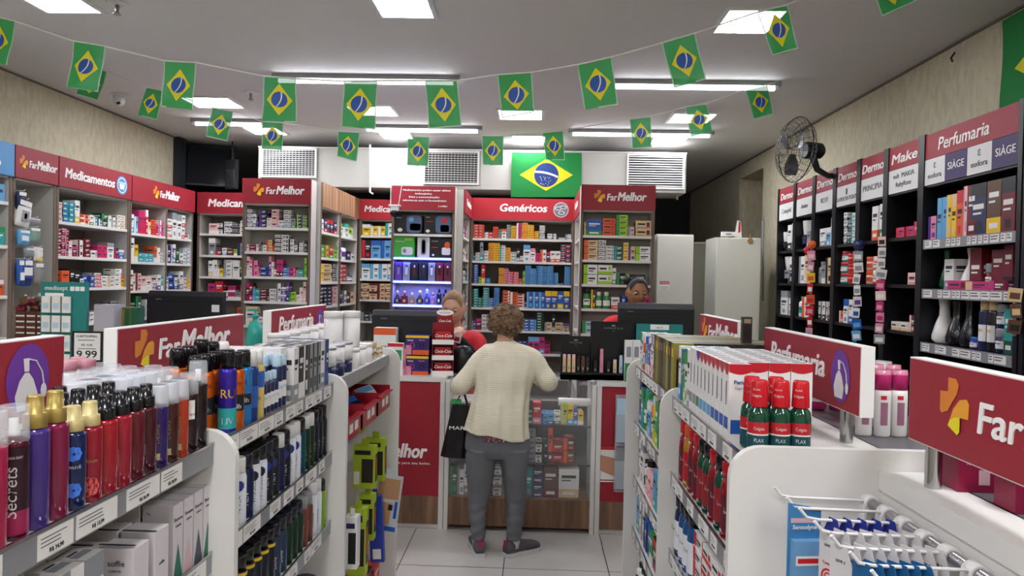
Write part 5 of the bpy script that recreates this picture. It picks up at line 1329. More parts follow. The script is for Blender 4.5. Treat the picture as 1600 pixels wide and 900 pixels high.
appl(.215, 1.818, .10, .165, 'd3d2cf', 'white carton with yellow bottle picture on the second shelf', [('q', .28, .72, .12, .92, cm('s')), ('q', .36, .64, .2, .86, cm('e')), ('r', .4, .6, .4, .75, cm('y'))])
appl(.322, 1.818, .170, .155, '15161c', 'black nebulizer carton with white device on the second shelf', [('q', .55, .97, .15, .55, pw), ('o', .68, .95, .5, .85, cm('o')), ('t', .05, 'Nebulizador', .85, .05, pw), ('r', .05, .35, .52, .57, rr_), ('o', .08, .2, .08, .2, pw)])
# blue LED strips around the two lit shelves (real light)
mled = mat('lit blue strip', '5a6cff', .4, emit=9, ecol='3a48ff')
mled2 = mat('lit led dots', 'c8d0ff', .4, emit=14, ecol='7f8cff')
def led(label, x0, x1, y, z):
    t = thing('led_strip', label, 'led strip', ((x0 + x1) / 2, y, z))
    L = (x1 - x0) / 2
    MB().box(-L, L, -.004, 0, -.018, 0, mled).build('strip', t)
    m = MB()
    n = 34
    for k in range(n):
        xx = -L + 2 * L * (k + .5) / n; m.box(xx - .0025, xx + .0025, -.006, -.004, -.013, -.006, mled2)
    m.build('led_dots', t)
led('blue led strip on the shelf edge above the perfume cartons', -1.16, -.685, 5.752, 1.816)
led('blue led strip between the perfume cartons and perfume bottles', -1.16, -.685, 5.752, 1.623)
led('blue led strip below the perfume bottles', -1.16, -.685, 5.752, 1.428)
for z in (1.798, 1.603):
    a = bpy.data.lights.new('led_light', 'AREA'); a.shape = 'RECTANGLE'; a.size = .44; a.size_y = .03; a.energy = 1.6; a.color = (.16, .2, 1)
    o = bpy.data.objects.new('led_light', a); COL.objects.link(o); o.location = (-.92, 5.775, z - .012)
PF = ['vs', 'sw', 'kd', 'kn', 'sw', 'dk', 'dk']
for i, c in enumerate(PF):
    x = .03 + .066 * i + (.01 if i > 2 else 0)
    t = thing('perfume_carton', ORD[i] + ' perfume carton from left on the upper blue lit shelf, ' + CN[c[0]][0], 'perfume carton', (-1.182 + x + .03, 5.775, 1.6255))
    MB().box(-.028, .028, 0, .06, 0, .15, cm(c[0])).build('carton_box', t)
    m = MB().box(-.009, .009, -.0008, 0, .05, .11, cm(c[1])).box(-.006, .006, -.001, 0, .11, .128, cm('k' if c[0] == 's' or c[0] == 'v' else 'w')); m.build('print', t)
mgl = lambda n, c: mat('perfume glass ' + n, c, .05, trans=.3, coat=.6)
def perfume(i, x, w, h, shape, c, cc, desc):
    t = thing('perfume_bottle', desc + ' on the lower blue lit shelf', 'perfume bottle', (-1.182 + x, 5.80, 1.4265))
    g = mgl(c, c); b = MB()
    if shape == 'r': b.lathe([(w * .3, 0), (w * .5, h * .1), (w * .5, h * .35), (w * .2, h * .62), (w * .12, h * .66), (w * .12, h * .72)], g, 18, sy=.55)
    elif shape == 's': b.box(-w / 2, w / 2, -w * .25, w * .25, 0, h * .62, g, taper=.002); b.lathe([(w * .12, h * .62), (w * .12, h * .7)], g, 12)
    else: b.lathe([(w * .5, 0), (w * .5, h * .66), (w * .2, h * .72)], g, 18, sy=.8)
    b.build('bottle_body', t, bevel=.002)
    MB().lathe([(w * .18, h * .7), (w * .22, h * .8), (w * .22, h * .95), (w * .1, h)], cc, 14).build('stopper', t)
    MB().box(-w * .18, w * .18, -w * .53 if shape == 'c' else -w * .29, -w * .28 if shape != 'c' else -w * .50, h * .18, h * .36, mpale if c != '1c1f3c' else pw).build('label', t)
perfume(0, .05, .055, .115, 'r', '16182e', mpale, 'dark round perfume bottle, leftmost')
perfume(1, .11, .060, .115, 's', '7e1a26', mat('rose gold', 'c98a74', .25, .8), 'red square perfume bottle with rose gold stopper')
perfume(2, .172, .050, .10, 's', 'b58a5c', mpale, 'amber square perfume bottle')
perfume(3, .238, .060, .12, 'r', '2e2418', mpale, 'dark brown round perfume bottle, fourth from left')
perfume(4, .297, .050, .135, 'r', '3a3c8c', mclear, 'slim violet blue perfume bottle')
perfume(5, .345, .042, .105, 'c', 'b98ac8', mat('rose gold', 'c98a74', .25, .8), 'lilac cylindrical perfume bottle')
perfume(6, .397, .042, .145, 'c', '1c1f3c', mblkcap, 'tall navy perfume bottle, left of the rear pair')
perfume(7, .450, .042, .145, 'c', '1a1c2c', mblkcap, 'tall black perfume bottle, rightmost')
# ------------------------------------------------------------------ air duct with grilles
mduct = mat('duct white paint', 'b4b2ab', .6); mdk2 = mat('grille interior', '2a2a2c', .8); mgr2 = mat('grille white', 'd9d7d3', .45)
YD = 6.60
pl, pr = on(404, 231, 'y', YD), on(1073, 239, 'y', YD)
zt_, zb_ = 2.855, 2.49
t = thing('air_duct', 'long white air duct across the back above the shelves', 'air duct', ((pl.x + pr.x) / 2, YD, zb_))
X0, X1 = pl.x - t.location.x, pr.x - t.location.x
MB().box(X0, X1, 0, .45, 0, zt_ - zb_, mduct).build('duct_body', t, bevel=.004)
MB().box(X0 - .003, X1 + .003, -.004, .45, zt_ - zb_, zt_ - zb_ + .01, mgr2).build('top_edge', t)
for px in (497, 751, 980):
    x = on(px, 260, 'y', YD).x - t.location.x; MB().box(x - .002, x + .002, -.002, .0, 0, zt_ - zb_, mgrey).build('panel_seam', t)
for (a, b, c, d, lb, dens) in ((408, 494, 230, 278, 'dark louvred ventilation grille, left on the duct', 0), (662, 748, 235, 289, 'dark louvred ventilation grille, middle of the duct', 0), (980, 1069, 240, 296, 'white louvred ventilation grille, right end of the duct', 1)):
    p, q = on(a, c, 'y', YD - .02), on(b, d, 'y', YD - .02)
    w, h = q.x - p.x, p.z - q.z
    v = thing('ventilation_grille', lb, 'grille', ((p.x + q.x) / 2, YD - .005, q.z))
    MB().box(-w / 2, w / 2, -.002, .0, 0, h, mdk2).build('backing', v)
    fr_ = MB(); bw = .016
    fr_.box(-w / 2, w / 2, -.02, -.002, 0, bw, mgr2).box(-w / 2, w / 2, -.02, -.002, h - bw, h, mgr2).box(-w / 2, -w / 2 + bw, -.02, -.002, bw, h - bw, mgr2).box(w / 2 - bw, w / 2, -.02, -.002, bw, h - bw, mgr2)
    fr_.build('frame', v)
    n = 13
    for k in range(n):
        z = bw + (h - 2 * bw) * (k + .5) / n
        th = .0075 if dens else .0045
        MB().add([(-w / 2 + bw, -.016, z - th * .5), (w / 2 - bw, -.016, z - th * .5), (w / 2 - bw, -.016, z + th * .5), (-w / 2 + bw, -.016, z + th * .5), (-w / 2 + bw, -.005, z + th * .9), (w / 2 - bw, -.005, z + th * .9)], [(0, 1, 2, 3), (3, 2, 5, 4), (0, 4, 5, 1)], mgr2).build('slat', v)
    if not dens:
        m = MB()
        for k in range(1, 16):
            x = -w / 2 + bw + (w - 2 * bw) * k / 16; m.box(x - .0012, x + .0012, -.005, -.003, bw, h - bw, mgr2)
        m.build('vertical_fins', v)
o = MB().tube([on(578, 226, 'y', 6.57), on(578, 300, 'y', 6.57), on(583, 303, 'y', 6.57)], .010, mgr2, 10).build('vertical_pipe'); tag(o, 'thin white vertical pipe in front of the duct, left of centre', 'pipe')
o = MB().tube([on(1058, 303, 'y', 6.8), on(1058, 312, 'y', 6.8)], .010, mgr2, 10).build('pipe_stub'); tag(o, 'short white pipe stub under the right end of the duct', 'pipe')
# shop camera on bracket at the warning column
p = on(617, 320, 'y', 5.68)
t = thing('security_camera', 'dark security camera under a white bracket at the warning header', 'security camera', (p.x, 5.68, p.z))
MB().box(-.045, .045, -.03, .03, -.012, .0, mwcap).tube([(-.035, 0, 0), (-.035, 0, .17)], .004, mwcap, 6).tube([(.03, 0, 0), (.055, 0, .17)], .003, mwcap, 6).build('bracket', t)
MB().box(-.03, .03, -.025, .03, -.05, -.013, mwcap).build('mount', t)
m = MB().lathe([(0, -.10), (.022, -.098), (.036, -.08), (.038, -.055), (.030, -.045)], mat('lens black', '111114', .15), 18); m.build('lens_dome', t)
# ------------------------------------------------------------------ flags
FGm = [mat('flag green', '33a055', .45, alpha=.97), mat('flag yellow', 'e6da22', .5), mat('flag blue', '2855a6', .5), mat('flag white band', 'dfe6ea', .5), mat('flag plastic rim', 'cfe6d6', .35, alpha=.75)]
FGd = [mat('cloth flag green', '0f7a35', .8), mat('cloth flag yellow', 'd6cc1c', .8), mat('cloth flag blue', '1c3574', .8), mat('cloth flag band', 'd5dade', .8), None]
def flag(name, label, cs, group=None, wave=.006, mats=FGm, land=False, stars=False, cat='flag', seed=0):
    """cs = four world corners TL TR BR BL"""
    c = sum(cs, Vector()) / 4; TL, TR, BR, BL = [v - c for v in cs]
    N = ((TR - TL).cross(BL - TL)).normalized(); rnd = random.Random(seed); ph, ph2 = rnd.uniform(0, 6), rnd.uniform(0, 6)
    wd = (TR - TL).length; hg = (BL - TL).length
    def P(u, v, e=0):
        b = (TL * (1 - u) + TR * u) * (1 - v) + (BL * (1 - u) + BR * u) * v
        d = wave * (math.sin(u * 5 + ph + v * 2) * (.3 + v) + .6 * math.sin(v * 7 + ph2))
        return b + N * (d + e)
    def sheet(pts2, m, e, mb):
        n = len(pts2); cx = sum(p[0] for p in pts2) / n; cy = sum(p[1] for p in pts2) / n
        vs = [P(cx, cy, e)]; K = 4
        for k in range(1, K + 1):
            for p in pts2: vs.append(P(cx + (p[0] - cx) * k / K, cy + (p[1] - cy) * k / K, e))
        fs = [(0, 1 + (i + 1) % n, 1 + i) for i in range(n)]
        for k in range(K - 1):
            for i in range(n):
                a_, b_ = 1 + k * n + i, 1 + k * n + (i + 1) % n
                fs.append((a_, b_, b_ + n, a_ + n))
        mb.add(vs, fs, m, True)
    t = thing(name, label, cat, c, 0, group)
    G = 10; mb = MB(); vs = [P(i / G, j / G) for j in range(G + 1) for i in range(G + 1)]
    mb.add(vs, [(j * (G + 1) + i, (j + 1) * (G + 1) + i, (j + 1) * (G + 1) + i + 1, j * (G + 1) + i + 1) for j in range(G) for i in range(G)], mats[0], True)
    if mats[4]:
        for a_, b_ in (((0, 0), (.03, 1)), ((.97, 0), (1, 1)), ((0, .975), (1, 1))):
            for e in (.0008, -.0008): mb.add([P(a_[0], a_[1] + (b_[1] - a_[1]) * k / 8, e) for k in range(9)] + [P(b_[0], a_[1] + (b_[1] - a_[1]) * k / 8, e) for k in range(9)], [(k, k + 1, 9 + k + 1, 9 + k) for k in range(8)], mats[4])
    mb.build('cloth', t)
    mx, my = (.12, .14)
    dia = [(.5, my), (1 - mx, .5), (.5, 1 - my), (mx, .5)]
    dia = [(dia[i][0] + (dia[(i + 1) % 4][0] - dia[i][0]) * k / 5, dia[i][1] + (dia[(i + 1) % 4][1] - dia[i][1]) * k / 5) for i in range(4) for k in range(5)]
    rx = (.24 if not land else .175); ry = rx * wd / hg
    sides = (.0015, -.0015)
    for e in sides:
        m = MB(); sheet(dia, mats[1], e, m); m.build('diamond', t)
    for e in (.003, -.003):
        m = MB(); sheet([(.5 + rx * math.cos(2 * PI * k / 24), .5 + ry * math.sin(2 * PI * k / 24)) for k in range(24)], mats[2], e, m)
        m.build('globe', t)
        bd = []
        n = 8
        for q in (0, 1):
            rng = range(n + 1) if q == 0 else range(n, -1, -1)
            for k in rng:
                s_ = -1 + 2 * k / n
                if not land: uu, vv = .5 + rx * (.25 * (1 - s_ * s_) - s_ * .30) + (q - .5) * rx * .16, .5 + ry * s_ * .93
                else: uu, vv = .5 + rx * s_ * .95, .5 + ry * (-.25 + .35 * (s_ + 1) / 2 * 1.2 - .12 * (1 - s_ * s_)) + (q - .5) * ry * .17
                bd.append((uu, vv))
        m = MB(); L_ = n + 1
        vs = [P(a_, b_, e * 1.5) for a_, b_ in bd]
        m.add(vs, [(k, k + 1, 2 * L_ - 2 - k, 2 * L_ - 1 - k) for k in range(n)], mats[3])
        if stars:
            rs = random.Random(3)
            for _ in range(26):
                a_ = rs.uniform(.3, PI - .3); r_ = rs.uniform(.2, .9); u, v = .5 + rx * r_ * math.cos(a_), .5 + ry * r_ * math.sin(a_)
                d_ = .006
                m.add([P(u - d_, v, e * 1.6), P(u, v - d_ * 1.4, e * 1.6), P(u + d_, v, e * 1.6), P(u, v + d_ * 1.4, e * 1.6)], [(0, 1, 2, 3)], mats[3])
        m.build('band', t)
    return t
def q4(D, pts, sway=0): return [on(x, y, 'y', D + (sway if i > 1 else 0)) for i, (x, y) in enumerate(pts)]
D1, D2 = 2.86, 4.5
ROW1 = [((-25, 22), (26, 35), (13, 103), (-38, 92)), ((115, 65), (166, 74), (152, 143), (104, 136)), ((257, 96), (307, 99), (302, 172), (250, 166)), ((412, 120), (463, 124), (463, 191), (409, 190)),
        ((537, 128), (590, 127), (586, 202), (533, 197)), ((664, 127), (715, 127), (722, 198), (670, 202)), ((777, 118), (831, 114), (835, 176), (784, 185)), ((902, 102), (956, 90), (966, 163), (913, 172)),
        ((1034, 68), (1086, 53), (1104, 123), (1053, 138)), ((1183, 20), (1231, 8), (1247, 76), (1206, 88)), ((1355, -45), (1405, -60), (1430, 3), (1377, 27))]
ROW2 = [((135, 100), (167, 113), (153, 157), (120, 148)), ((228, 137), (256, 143), (244, 187), (215, 180)), ((332, 169), (364, 175), (356, 221), (322, 213)), ((410, 191), (443, 193), (441, 235), (408, 232)),
        ((528, 206), (562, 208), (557, 253), (527, 245)), ((637, 214), (671, 215), (669, 260), (636, 258)), ((753, 213), (787, 213), (786, 258), (754, 258)), ((847, 208), (880, 205), (883, 250), (853, 250)),
        ((984, 187), (1017, 183), (1018, 230), (988, 233)), ((1071, 168), (1104, 163), (1114, 204), (1080, 214)), ((1165, 141), (1200, 133), (1209, 178), (1177, 187))]
for i, q in enumerate(ROW1): flag('bunting_flag', 'green pennant with yellow diamond, ' + ORD[i] + ' from left on the near, larger flag string', q4(D1, q, R.uniform(-.02, .02)), 'pennants on the near string', seed=i)
for i, q in enumerate(ROW2): flag('bunting_flag', 'small green pennant with yellow diamond, ' + ORD[i] + ' from left on the far flag string', q4(D2, q, R.uniform(-.02, .02)), 'pennants on the far string', seed=40 + i)
mstr = mat('white string', 'd8d8d4', .7)
pts = [on(-110, -5, 'y', D1)] + [on(x, y - 1, 'y', D1) for q in ROW1 for x, y in q[:2]] + [on(1470, -75, 'y', D1)]
o = MB().tube(pts, .0035, mstr, 6).build('bunting_string'); tag(o, 'white string of the near row of larger flags', 'string')
pts = [on(20, 40, 'y', D2)] + [on(x, y - 1, 'y', D2) for q in ROW2 for x, y in q[:2]] + [on(1216, 127, 'y', D2)]
o = MB().tube(pts, .003, mstr, 6).build('bunting_string'); tag(o, 'white string of the far row of smaller flags', 'string')
flag('cloth_flag', 'large cloth flag hung on the white air duct, right of centre', q4(6.57, ((800, 238), (909, 239), (908, 308), (798, 308))), None, .004, FGd, True, True, 'flag', 5)
def wallq(d0, d1, z0, z1): x = XR - .02; return [Vector((x, d1, z1)), Vector((x, d0, z1)), Vector((x, d0, z0)), Vector((x, d1, z0))]
flag('cloth_flag', 'large cloth flag on the right wall at the top right corner', wallq(2.62, on(1564, 100, 'x', XR - .02).y, 2.42, 2.93), None, .006, FGd, True, True, 'flag', 8)
# ------------------------------------------------------------------ wall fan
p = on(1243, 234, 'y', 4.55)
t = thing('wall_fan', 'black wall fan with wire cage above the black shelving', 'fan', (p.x, 4.55, p.z))
mk = mat('fan black', '141416', .35); mfg = mat('fan grey hub', '6a6d72', .35)
AX = Matrix.Rotation(math.radians(-80), 4, 'Z')      # the fan faces mostly to the left
Rr = .205
c = MB()
def circ(r, y, rad=.0018, n=36): c.tube([(r * math.cos(2 * PI * k / n), y, r * math.sin(2 * PI * k / n)) for k in range(n + 1)], rad, mk, 5, AX, False)
circ(Rr, 0, .004)
for r, y in ((.17, -.045), (.13, -.062), (.09, -.072), (.05, -.078), (.17, .045), (.13, .062), (.08, .07)): circ(r, y)
for k in range(28):
    a = 2 * PI * k / 28
    for sg in (-1, 1): c.tube([(.03 * math.cos(a), .08 * sg, .03 * math.sin(a)), (.12 * math.cos(a), .066 * sg, .12 * math.sin(a)), (.18 * math.cos(a), .038 * sg, .18 * math.sin(a)), (Rr * math.cos(a), 0, Rr * math.sin(a))], .0013, mk, 4, AX, False)
c.build('wire_cage', t)
MB().lathe([(0, -.09), (.03, -.088), (.045, -.075), (.045, -.06)], mfg, 20, M=AX @ Matrix.Rotation(-PI / 2, 4, 'X') @ Matrix.Rotation(PI, 4, 'X')).build('front_cap', t)
for k in range(3):
    b = MB(); a = 2 * PI * k / 3 + .4
    ring_ = []
    for j in range(6):
        r = .03 + .135 * j / 5; w = .5 * math.sin(.3 + 2.4 * j / 5)
        for s_ in (-1, 1): ring_.append((r * math.cos(a + s_ * w), -.018 + s_ * .018, r * math.sin(a + s_ * w)))
    b.add(ring_, [(2 * j, 2 * j + 1, 2 * j + 3, 2 * j + 2) for j in range(5)], mk, True, AX); b.build('blade', t)
MB().lathe([(.0, .06), (.05, .062), (.055, .08), (.05, .17), (.03, .19), (0, .192)], mk, 20, M=AX @ Matrix.Rotation(-PI / 2, 4, 'X')).build('motor_housing', t)
wx = XR - t.location.x
mo = AX @ Vector((0, .12, -.04))
MB().tube([mo, mo + Vector((.03, .0, -.08)), mo + Vector((.10, .0, -.12)), (wx - .20, 0, -.15), (wx - .01, .0, -.10)], [.024, .02, .018, .02, .024], mk, 10).box(wx - .03, wx - .002, -.05, .05, -.17, -.03, mk).build('wall_arm', t)
# ------------------------------------------------------------------ television and dark frame at the end of the left wall
p, q = on(287, 227, 'y', 6.95), on(362, 292, 'y', 6.95)
t = thing('wall_television', 'dark television hanging in the shadow at the end of the left wall', 'television', ((p.x + q.x) / 2, 6.95, (p.z + q.z) / 2), 0)
t.rotation_euler = (-.12, 0, .35)
w, h = q.x - p.x, p.z - q.z
MB().box(-w / 2, w / 2, .0, .06, -h / 2, h / 2, mat('tv casing', '1b1f28', .4)).build('casing', t, bevel=.006)
MB().box(-w / 2 + .015, w / 2 - .015, -.002, 0, -h / 2 + .02, h / 2 - .015, mat('tv screen', '0c1018', .12)).build('screen', t)
MB().box(-.03, .03, .06, .30, -.03, .03, mk).box(-.02, .02, .2, .24, -.03, h * .5 + .18, mk).build('bracket', t)
p, q = on(338, 240, 'y', 6.75), on(366, 290, 'y', 6.75)
t = thing('metal_box', 'shiny metal box hanging right of the dark television', 'electrical box', ((p.x + q.x) / 2, 6.9, (p.z + q.z) / 2), -.5)
MB().box(-.075, .075, -.02, .02, -.17, .12, mat('brushed metal box', '6d7076', .3, .8)).build('case', t)
MB().box(-.06, .06, -.024, -.02, -.15, .02, mat('box door', '85888c', .25, .8)).build('door', t)
MB().tube([(0, 0, .12), (0, 0, .35)], .008, mk, 8).build('hanger', t)
struct(MB().box(XL - .02, XL + .06, 6.70, 6.83, 0, CEIL, mat('dark post paint', '26282c', .6)), 'trim_3', 'dark vertical edge at the end of the left wall')
# ------------------------------------------------------------------ white cabinets at back right
def cabinet(px0, px1, pyt, D, dp, label, extras=None):
    a, b = on(px0, pyt, 'y', D), on(px1, pyt, 'y', D)
    t = thing('tall_cabinet', label, 'cabinet', ((a.x + b.x) / 2, D, 0)); w = (b.x - a.x); h = (a.z + b.z) / 2
    mc = mat('cabinet off white', 'c9c8bc', .45)
    MB().box(-w / 2, w / 2, .02, dp, 0, h, mc).build('body', t, bevel=.003)
    MB().box(-w / 2 + .004, w / 2 - .004, 0, .018, .05, h - .01, mat('cabinet door white', 'd6d4c9', .4)).build('door', t, bevel=.003)
    return t, w, h
tA, wA, hA_ = cabinet(1027, 1085, 366, 5.95, .35, 'left white cabinet with a small red and white notice')
nt_ = MB().box(-wA / 2 + .03, -wA / 2 + .11, -.002, 0, 1.62, 1.64, SIGNW).box(-wA / 2 + .03, -wA / 2 + .11, -.002, 0, 1.64, 1.665, cm('r'))
put_text(nt_, 'ATENÇÃO', -wA / 2 + .07, 1.646, .011, SIGNW, -.0022, .01, 0, ext=.0003)
nt_.box(-wA / 2 + .03, -wA / 2 + .11, -.002, 0, 1.59, 1.62, SIGNW)
for k in range(3): nt_.fquad(-wA / 2 + .036, -wA / 2 + .10, 1.597 + k * .011, 1.600 + k * .011, -.0025, INK)
nt_.build('notice', tA)
cabinet(1120, 1190, 371, 6.25, .4, 'right white cabinet with packets lying on its top')
a, b = on(1084, 381, 'y', 7.7), on(1126, 381, 'y', 7.7)
t = thing('partition_panel', 'low grey green partition between the two white cabinets', 'partition', ((a.x + b.x) / 2, 7.7, 0)); w = b.x - a.x
MB().box(-w / 2, w / 2, 0, .03, 0, a.z, mat('partition grey green', 'a3a493', .5)).build('panel', t)
MB().box(-w / 2, w / 2, -.01, .04, a.z, a.z + .02, mgr2).build('cap_rail', t)
p = on(1125, 486, 'y', 6.95)
t = thing('office_chair', 'dark office chair whose back shows between the white cabinets', 'chair', (p.x, 6.95, 0))
mch = mat('dark fabric', '1c1a1c', .8)
MB().lathe([(0, -.22), (.11, -.18), (.13, 0), (.10, .08), (0, .13)], mch, 20, sy=.25, M=Matrix.Translation((0, 0, p.z))).build('backrest', t)
MB().lathe([(0, .44), (.2, .45), (.21, .49), (0, .52)], mch, 20, M=Matrix.Translation((0, .18, 0))).build('seat', t)
MB().tube([(0, .04, p.z - .15), (0, .06, .48), (0, .18, .46)], .018, mk, 8).tube([(0, .18, .45), (0, .18, .08)], .025, mk, 10).build('post', t)
for k in range(5): MB().tube([(0, .18, .09), (.24 * math.cos(k * 1.2566), .18 + .24 * math.sin(k * 1.2566), .05), (.25 * math.cos(k * 1.2566), .18 + .25 * math.sin(k * 1.2566), .02)], .016, mk, 8).build('leg', t)
p = on(1153, 370, 'y', 6.35)
t = thing('folded_leaflet', 'white and red folded leaflet standing on the right cabinet', 'leaflet', (p.x, 6.35, on(1153, 371, 'y', 6.25).z))
MB().add([(-.035, 0, 0), (.03, -.01, 0), (.02, 0, .15), (-.01, .0, .16)], [(0, 1, 2, 3)], mwcap).add([(.0, -.003, .05), (.022, -.006, .04), (.018, -.002, .14), (.004, -.002, .15)], [(0, 1, 2, 3)], cm('r')).add([(.03, -.01, 0), (.05, .04, 0), (.03, .03, .15), (.02, 0, .15)], [(0, 1, 2, 3)], mwcap).build('paper', t)
o = MB().box(-.06, .05, -.03, .03, 0, .04, mwcap).box(-.03, .02, -.031, -.03, .01, .025, cm('s')).build('small_carton', None, (p.x - .09, 6.33, p.z + .0)); tag(o, 'small white carton lying beside the leaflet on the cabinet', 'carton')
p = on(1172, 376, 'y', 6.24)
o = MB().lathe([(.020, -.004), (.024, 0), (.020, .004)], mat('tan leather', '9a7448', .6), 14, M=Matrix.Rotation(PI / 2, 4, 'X')).tube([(0, 0, 0), (.0, -.0, .06)], .006, mat('tan leather', '9a7448', .6), 6).build('key_tag', None, (p.x, 6.24, p.z)); tag(o, 'tan strap with white ring hanging over the right cabinet door', 'key tag')
o = MB().tube([on(1192, 344, 'y', 6.6), on(1192, 470, 'y', 6.6)], .01, mgrey, 8).build('wall_conduit'); tag(o, 'thin grey vertical conduit right of the white cabinet', 'pipe')
o = MB().box(-.04, .04, -.03, .03, -.1, 0, mat('wooden bracket', '7a6040', .6)).build('wall_socket', None, (XR - .05, 5.75, on(1205, 504, 'y', 5.75).z)); tag(o, 'small brown box on the wall beside the furthest black bay', 'socket')
# ------------------------------------------------------------------ hanging packets in the narrow left bay
def pouch(px0, py0, px1, py1, key, label, art=None, tilt=0):
    """hangs in the narrow bay whose front is the plane x = XF"""
    x = XF + .012
    a, b = on(px0, py0, 'x', x), on(px1, py1, 'x', x)
    w, h = abs(b.y - a.y), a.z - b.z
    t = thing('hanging_packet', label, 'packet', (x, (a.y + b.y) / 2, a.z), PI / 2)
    t.rotation_euler = (0, tilt, PI / 2)
    m = MB(); n = 6
    for i in range(n + 1):
        v = i / n; th = .014 * math.sin(PI * v) + .001; ww = w / 2 * (1 - .08 * math.sin(PI * v))
        m.v += [Vector((-ww, -th, -h * v)), Vector((ww, -th, -h * v)), Vector((ww, th, -h * v)), Vector((-ww, th, -h * v))]
    i_ = m.mi(key)
    for i in range(n):
        for k in range(4): m.f.append([i * 4 + k, i * 4 + (k + 1) % 4, (i + 1) * 4 + (k + 1) % 4, (i + 1) * 4 + k][::-1]); m.m.append(i_); m.sm.append(True)
    m.f += [[0, 1, 2, 3], [4 * n + 3, 4 * n + 2, 4 * n + 1, 4 * n]]; m.m += [i_, i_]; m.sm += [False, False]
    m.build('pouch', t)
    a_ = MB(); a_.box(-w * .42, w * .42, -.0165, -.014, -h * .22, -h * .04, cm('w'))
    for c_, (u0, u1, v0, v1) in (art or []): a_.box(w * (u0 - .5), w * (u1 - .5), -.018, -.015, -h * v1, -h * v0, c_)
    a_.build('header_card', t)
    o = MB().tube([(.0, .22, .004), (0, -.02, .004), (0, -.03, .012)], .0025, mwcap, 6).build('hook_wire', t)
pouch(26, 298, 38, 330, cm('n'), 'small navy packet hanging at the top of the narrow bay')
pouch(27, 311, 48, 356, cm('w'), 'white card with grey ring picture in the narrow bay', [(cm('s'), (.3, .8, .4, .8)), (cm('w'), (.45, .65, .5, .7))], .15)
pouch(42, 340, 61, 351, cm('s'), 'small grey card right of the ring card in the narrow bay')
pouch(27, 358, 44, 384, cm('l'), 'blue and clear pouch in the middle of the narrow bay', [(cm('w'), (.2, .8, .4, .7))])
pouch(44, 355, 60, 378, mat('pale green clear', '8fb0a2', .2, alpha=.8), 'pale green clear pouch in the middle of the narrow bay')
pouch(37, 387, 50, 402, cm('s'), 'small grey pouch above the clear bag in the narrow bay')
pouch(52, 386, 64, 408, cm('w'), 'white pouch with yellow foot in the narrow bay', [(cm('y'), (.1, .9, .8, .95))])
pouch(26, 405, 36, 446, cm('b'), 'left blue bag of the narrow bay', [(cm('w'), (.2, .8, .5, .8))])
pouch(33, 405, 48, 447, cm('b'), 'right blue and white bag of the narrow bay', [(cm('w'), (.1, .9, .3, .6)), (cm('n'), (.2, .8, .7, .9))])
pouch(52, 410, 65, 443, mat('clear grey pouch', '9a9894', .2, alpha=.8), 'clear grey bag with rolls in the narrow bay')
# ------------------------------------------------------------------ table of goods left of the left gondola
TY0, TY1 = 2.2, 4.3
t = thing('display_table', 'long white display counter between the left gondola and the wall shelves', 'counter', (-2.25, 3.2, 0))
MB().box(-.40, .70, -.8, 1.1, 0, .98, mgond).build('body', t); MB().box(-.42, .72, -.82, 1.12, .98, 1.0, mpost).build('worktop', t)
def on_table(px0, px1, pyt, D, dp, name, label, cat, col, z0=1.0, art=None, h=None):
    a, b = on(px0, pyt, 'y', D), on(px1, pyt, 'y', D); w = b.x - a.x; h = h or (a.z - z0)
    t = thing(name, label, cat, ((a.x + b.x) / 2, D, z0))
    MB().box(-w / 2, w / 2, 0, dp, 0, h, col).build('box_body' if cat != 'display stand' else 'back_board', t)
    if art: m = MB(); art(m, w, h); m.build('print', t)
    return t, w, h
# teal first-aid card stand
mteal = mat('teal card board', '23807c', .45)
def art_med(m, w, h):
    put_text(m, 'medisept', -w * .42, h - .042, .024, SIGNW, -.001, .0, 0, 'LEFT', w=w * .5, ext=.0004)
    for k in range(3): m.box(w * (.14 + .11 * k), w * (.14 + .11 * k) + .022, -.0015, 0, h - .045, h - .022, SIGNW)
    m.box(-w * .40, w * .0, -.003, 0, h - .075, h - .058, SIGNW)
t, w, h = on_table(64, 136, 440, 3.6, .02, 'card_stand', 'teal card stand with white wound dressing packets', 'display stand', mteal, 1.0, art_med)
for r in range(4):
    for c_ in range(3):
        x = -w * .34 + c_ * w * .22; z = h - .16 - r * .10
        o = MB().box(-.022, .022, -.008, 0, 0, .085, mwcap).box(-.016, .016, -.0085, -.008, .02, .05, cm('f')).build('dressing_packet', None, (t.location.x + x, 3.59, 1.0 + z))
        tag(o, 'white dressing packet on the teal card stand, ' + ORD[r] + ' row, ' + ['left', 'middle', 'right'][c_], 'packet')
# brown cartons stack left of it
for r in range(5):
    for c_ in range(4):
        D = 3.75; a = on(24 + c_ * 12, 500, 'y', D)
        o = MB().box(-.0, .055, 0, .09, 0, .030, cm('c')).box(.004, .05, -.0006, 0, .004, .012, cm('w')).box(.004, .04, -.0006, 0, .018, .024, cm('d')).build('brown_carton', None, (a.x + c_ * .0165, D, 1.0 + .264 + r * .031))
        tag(o, 'small brown and white carton, ' + ORD[c_] + ' column, ' + (ORD[r] + ' up' if r else 'at the bottom') + ', left of teal stand', 'carton')
for r, (px, py) in enumerate(((40, 470), (52, 474), (62, 468), (34, 482), (56, 484), (70, 480))):
    p = on(px, py, 'y', 3.8)
    o = MB().lathe([(.02, -.015), (.028, -.01), (.028, .01), (.02, .015)], cmg('d' if r % 2 else 'c'), 12, M=Matrix.Rotation(1.2 + r, 4, 'X')).box(-.006, .006, -.002, .002, .02, .035, cm('w')).build('wrapped_sweet', None, p)
    tag(o, 'dark red wrapped roll on the brown cartons, ' + ORD[r] + ' of six', 'sweets')
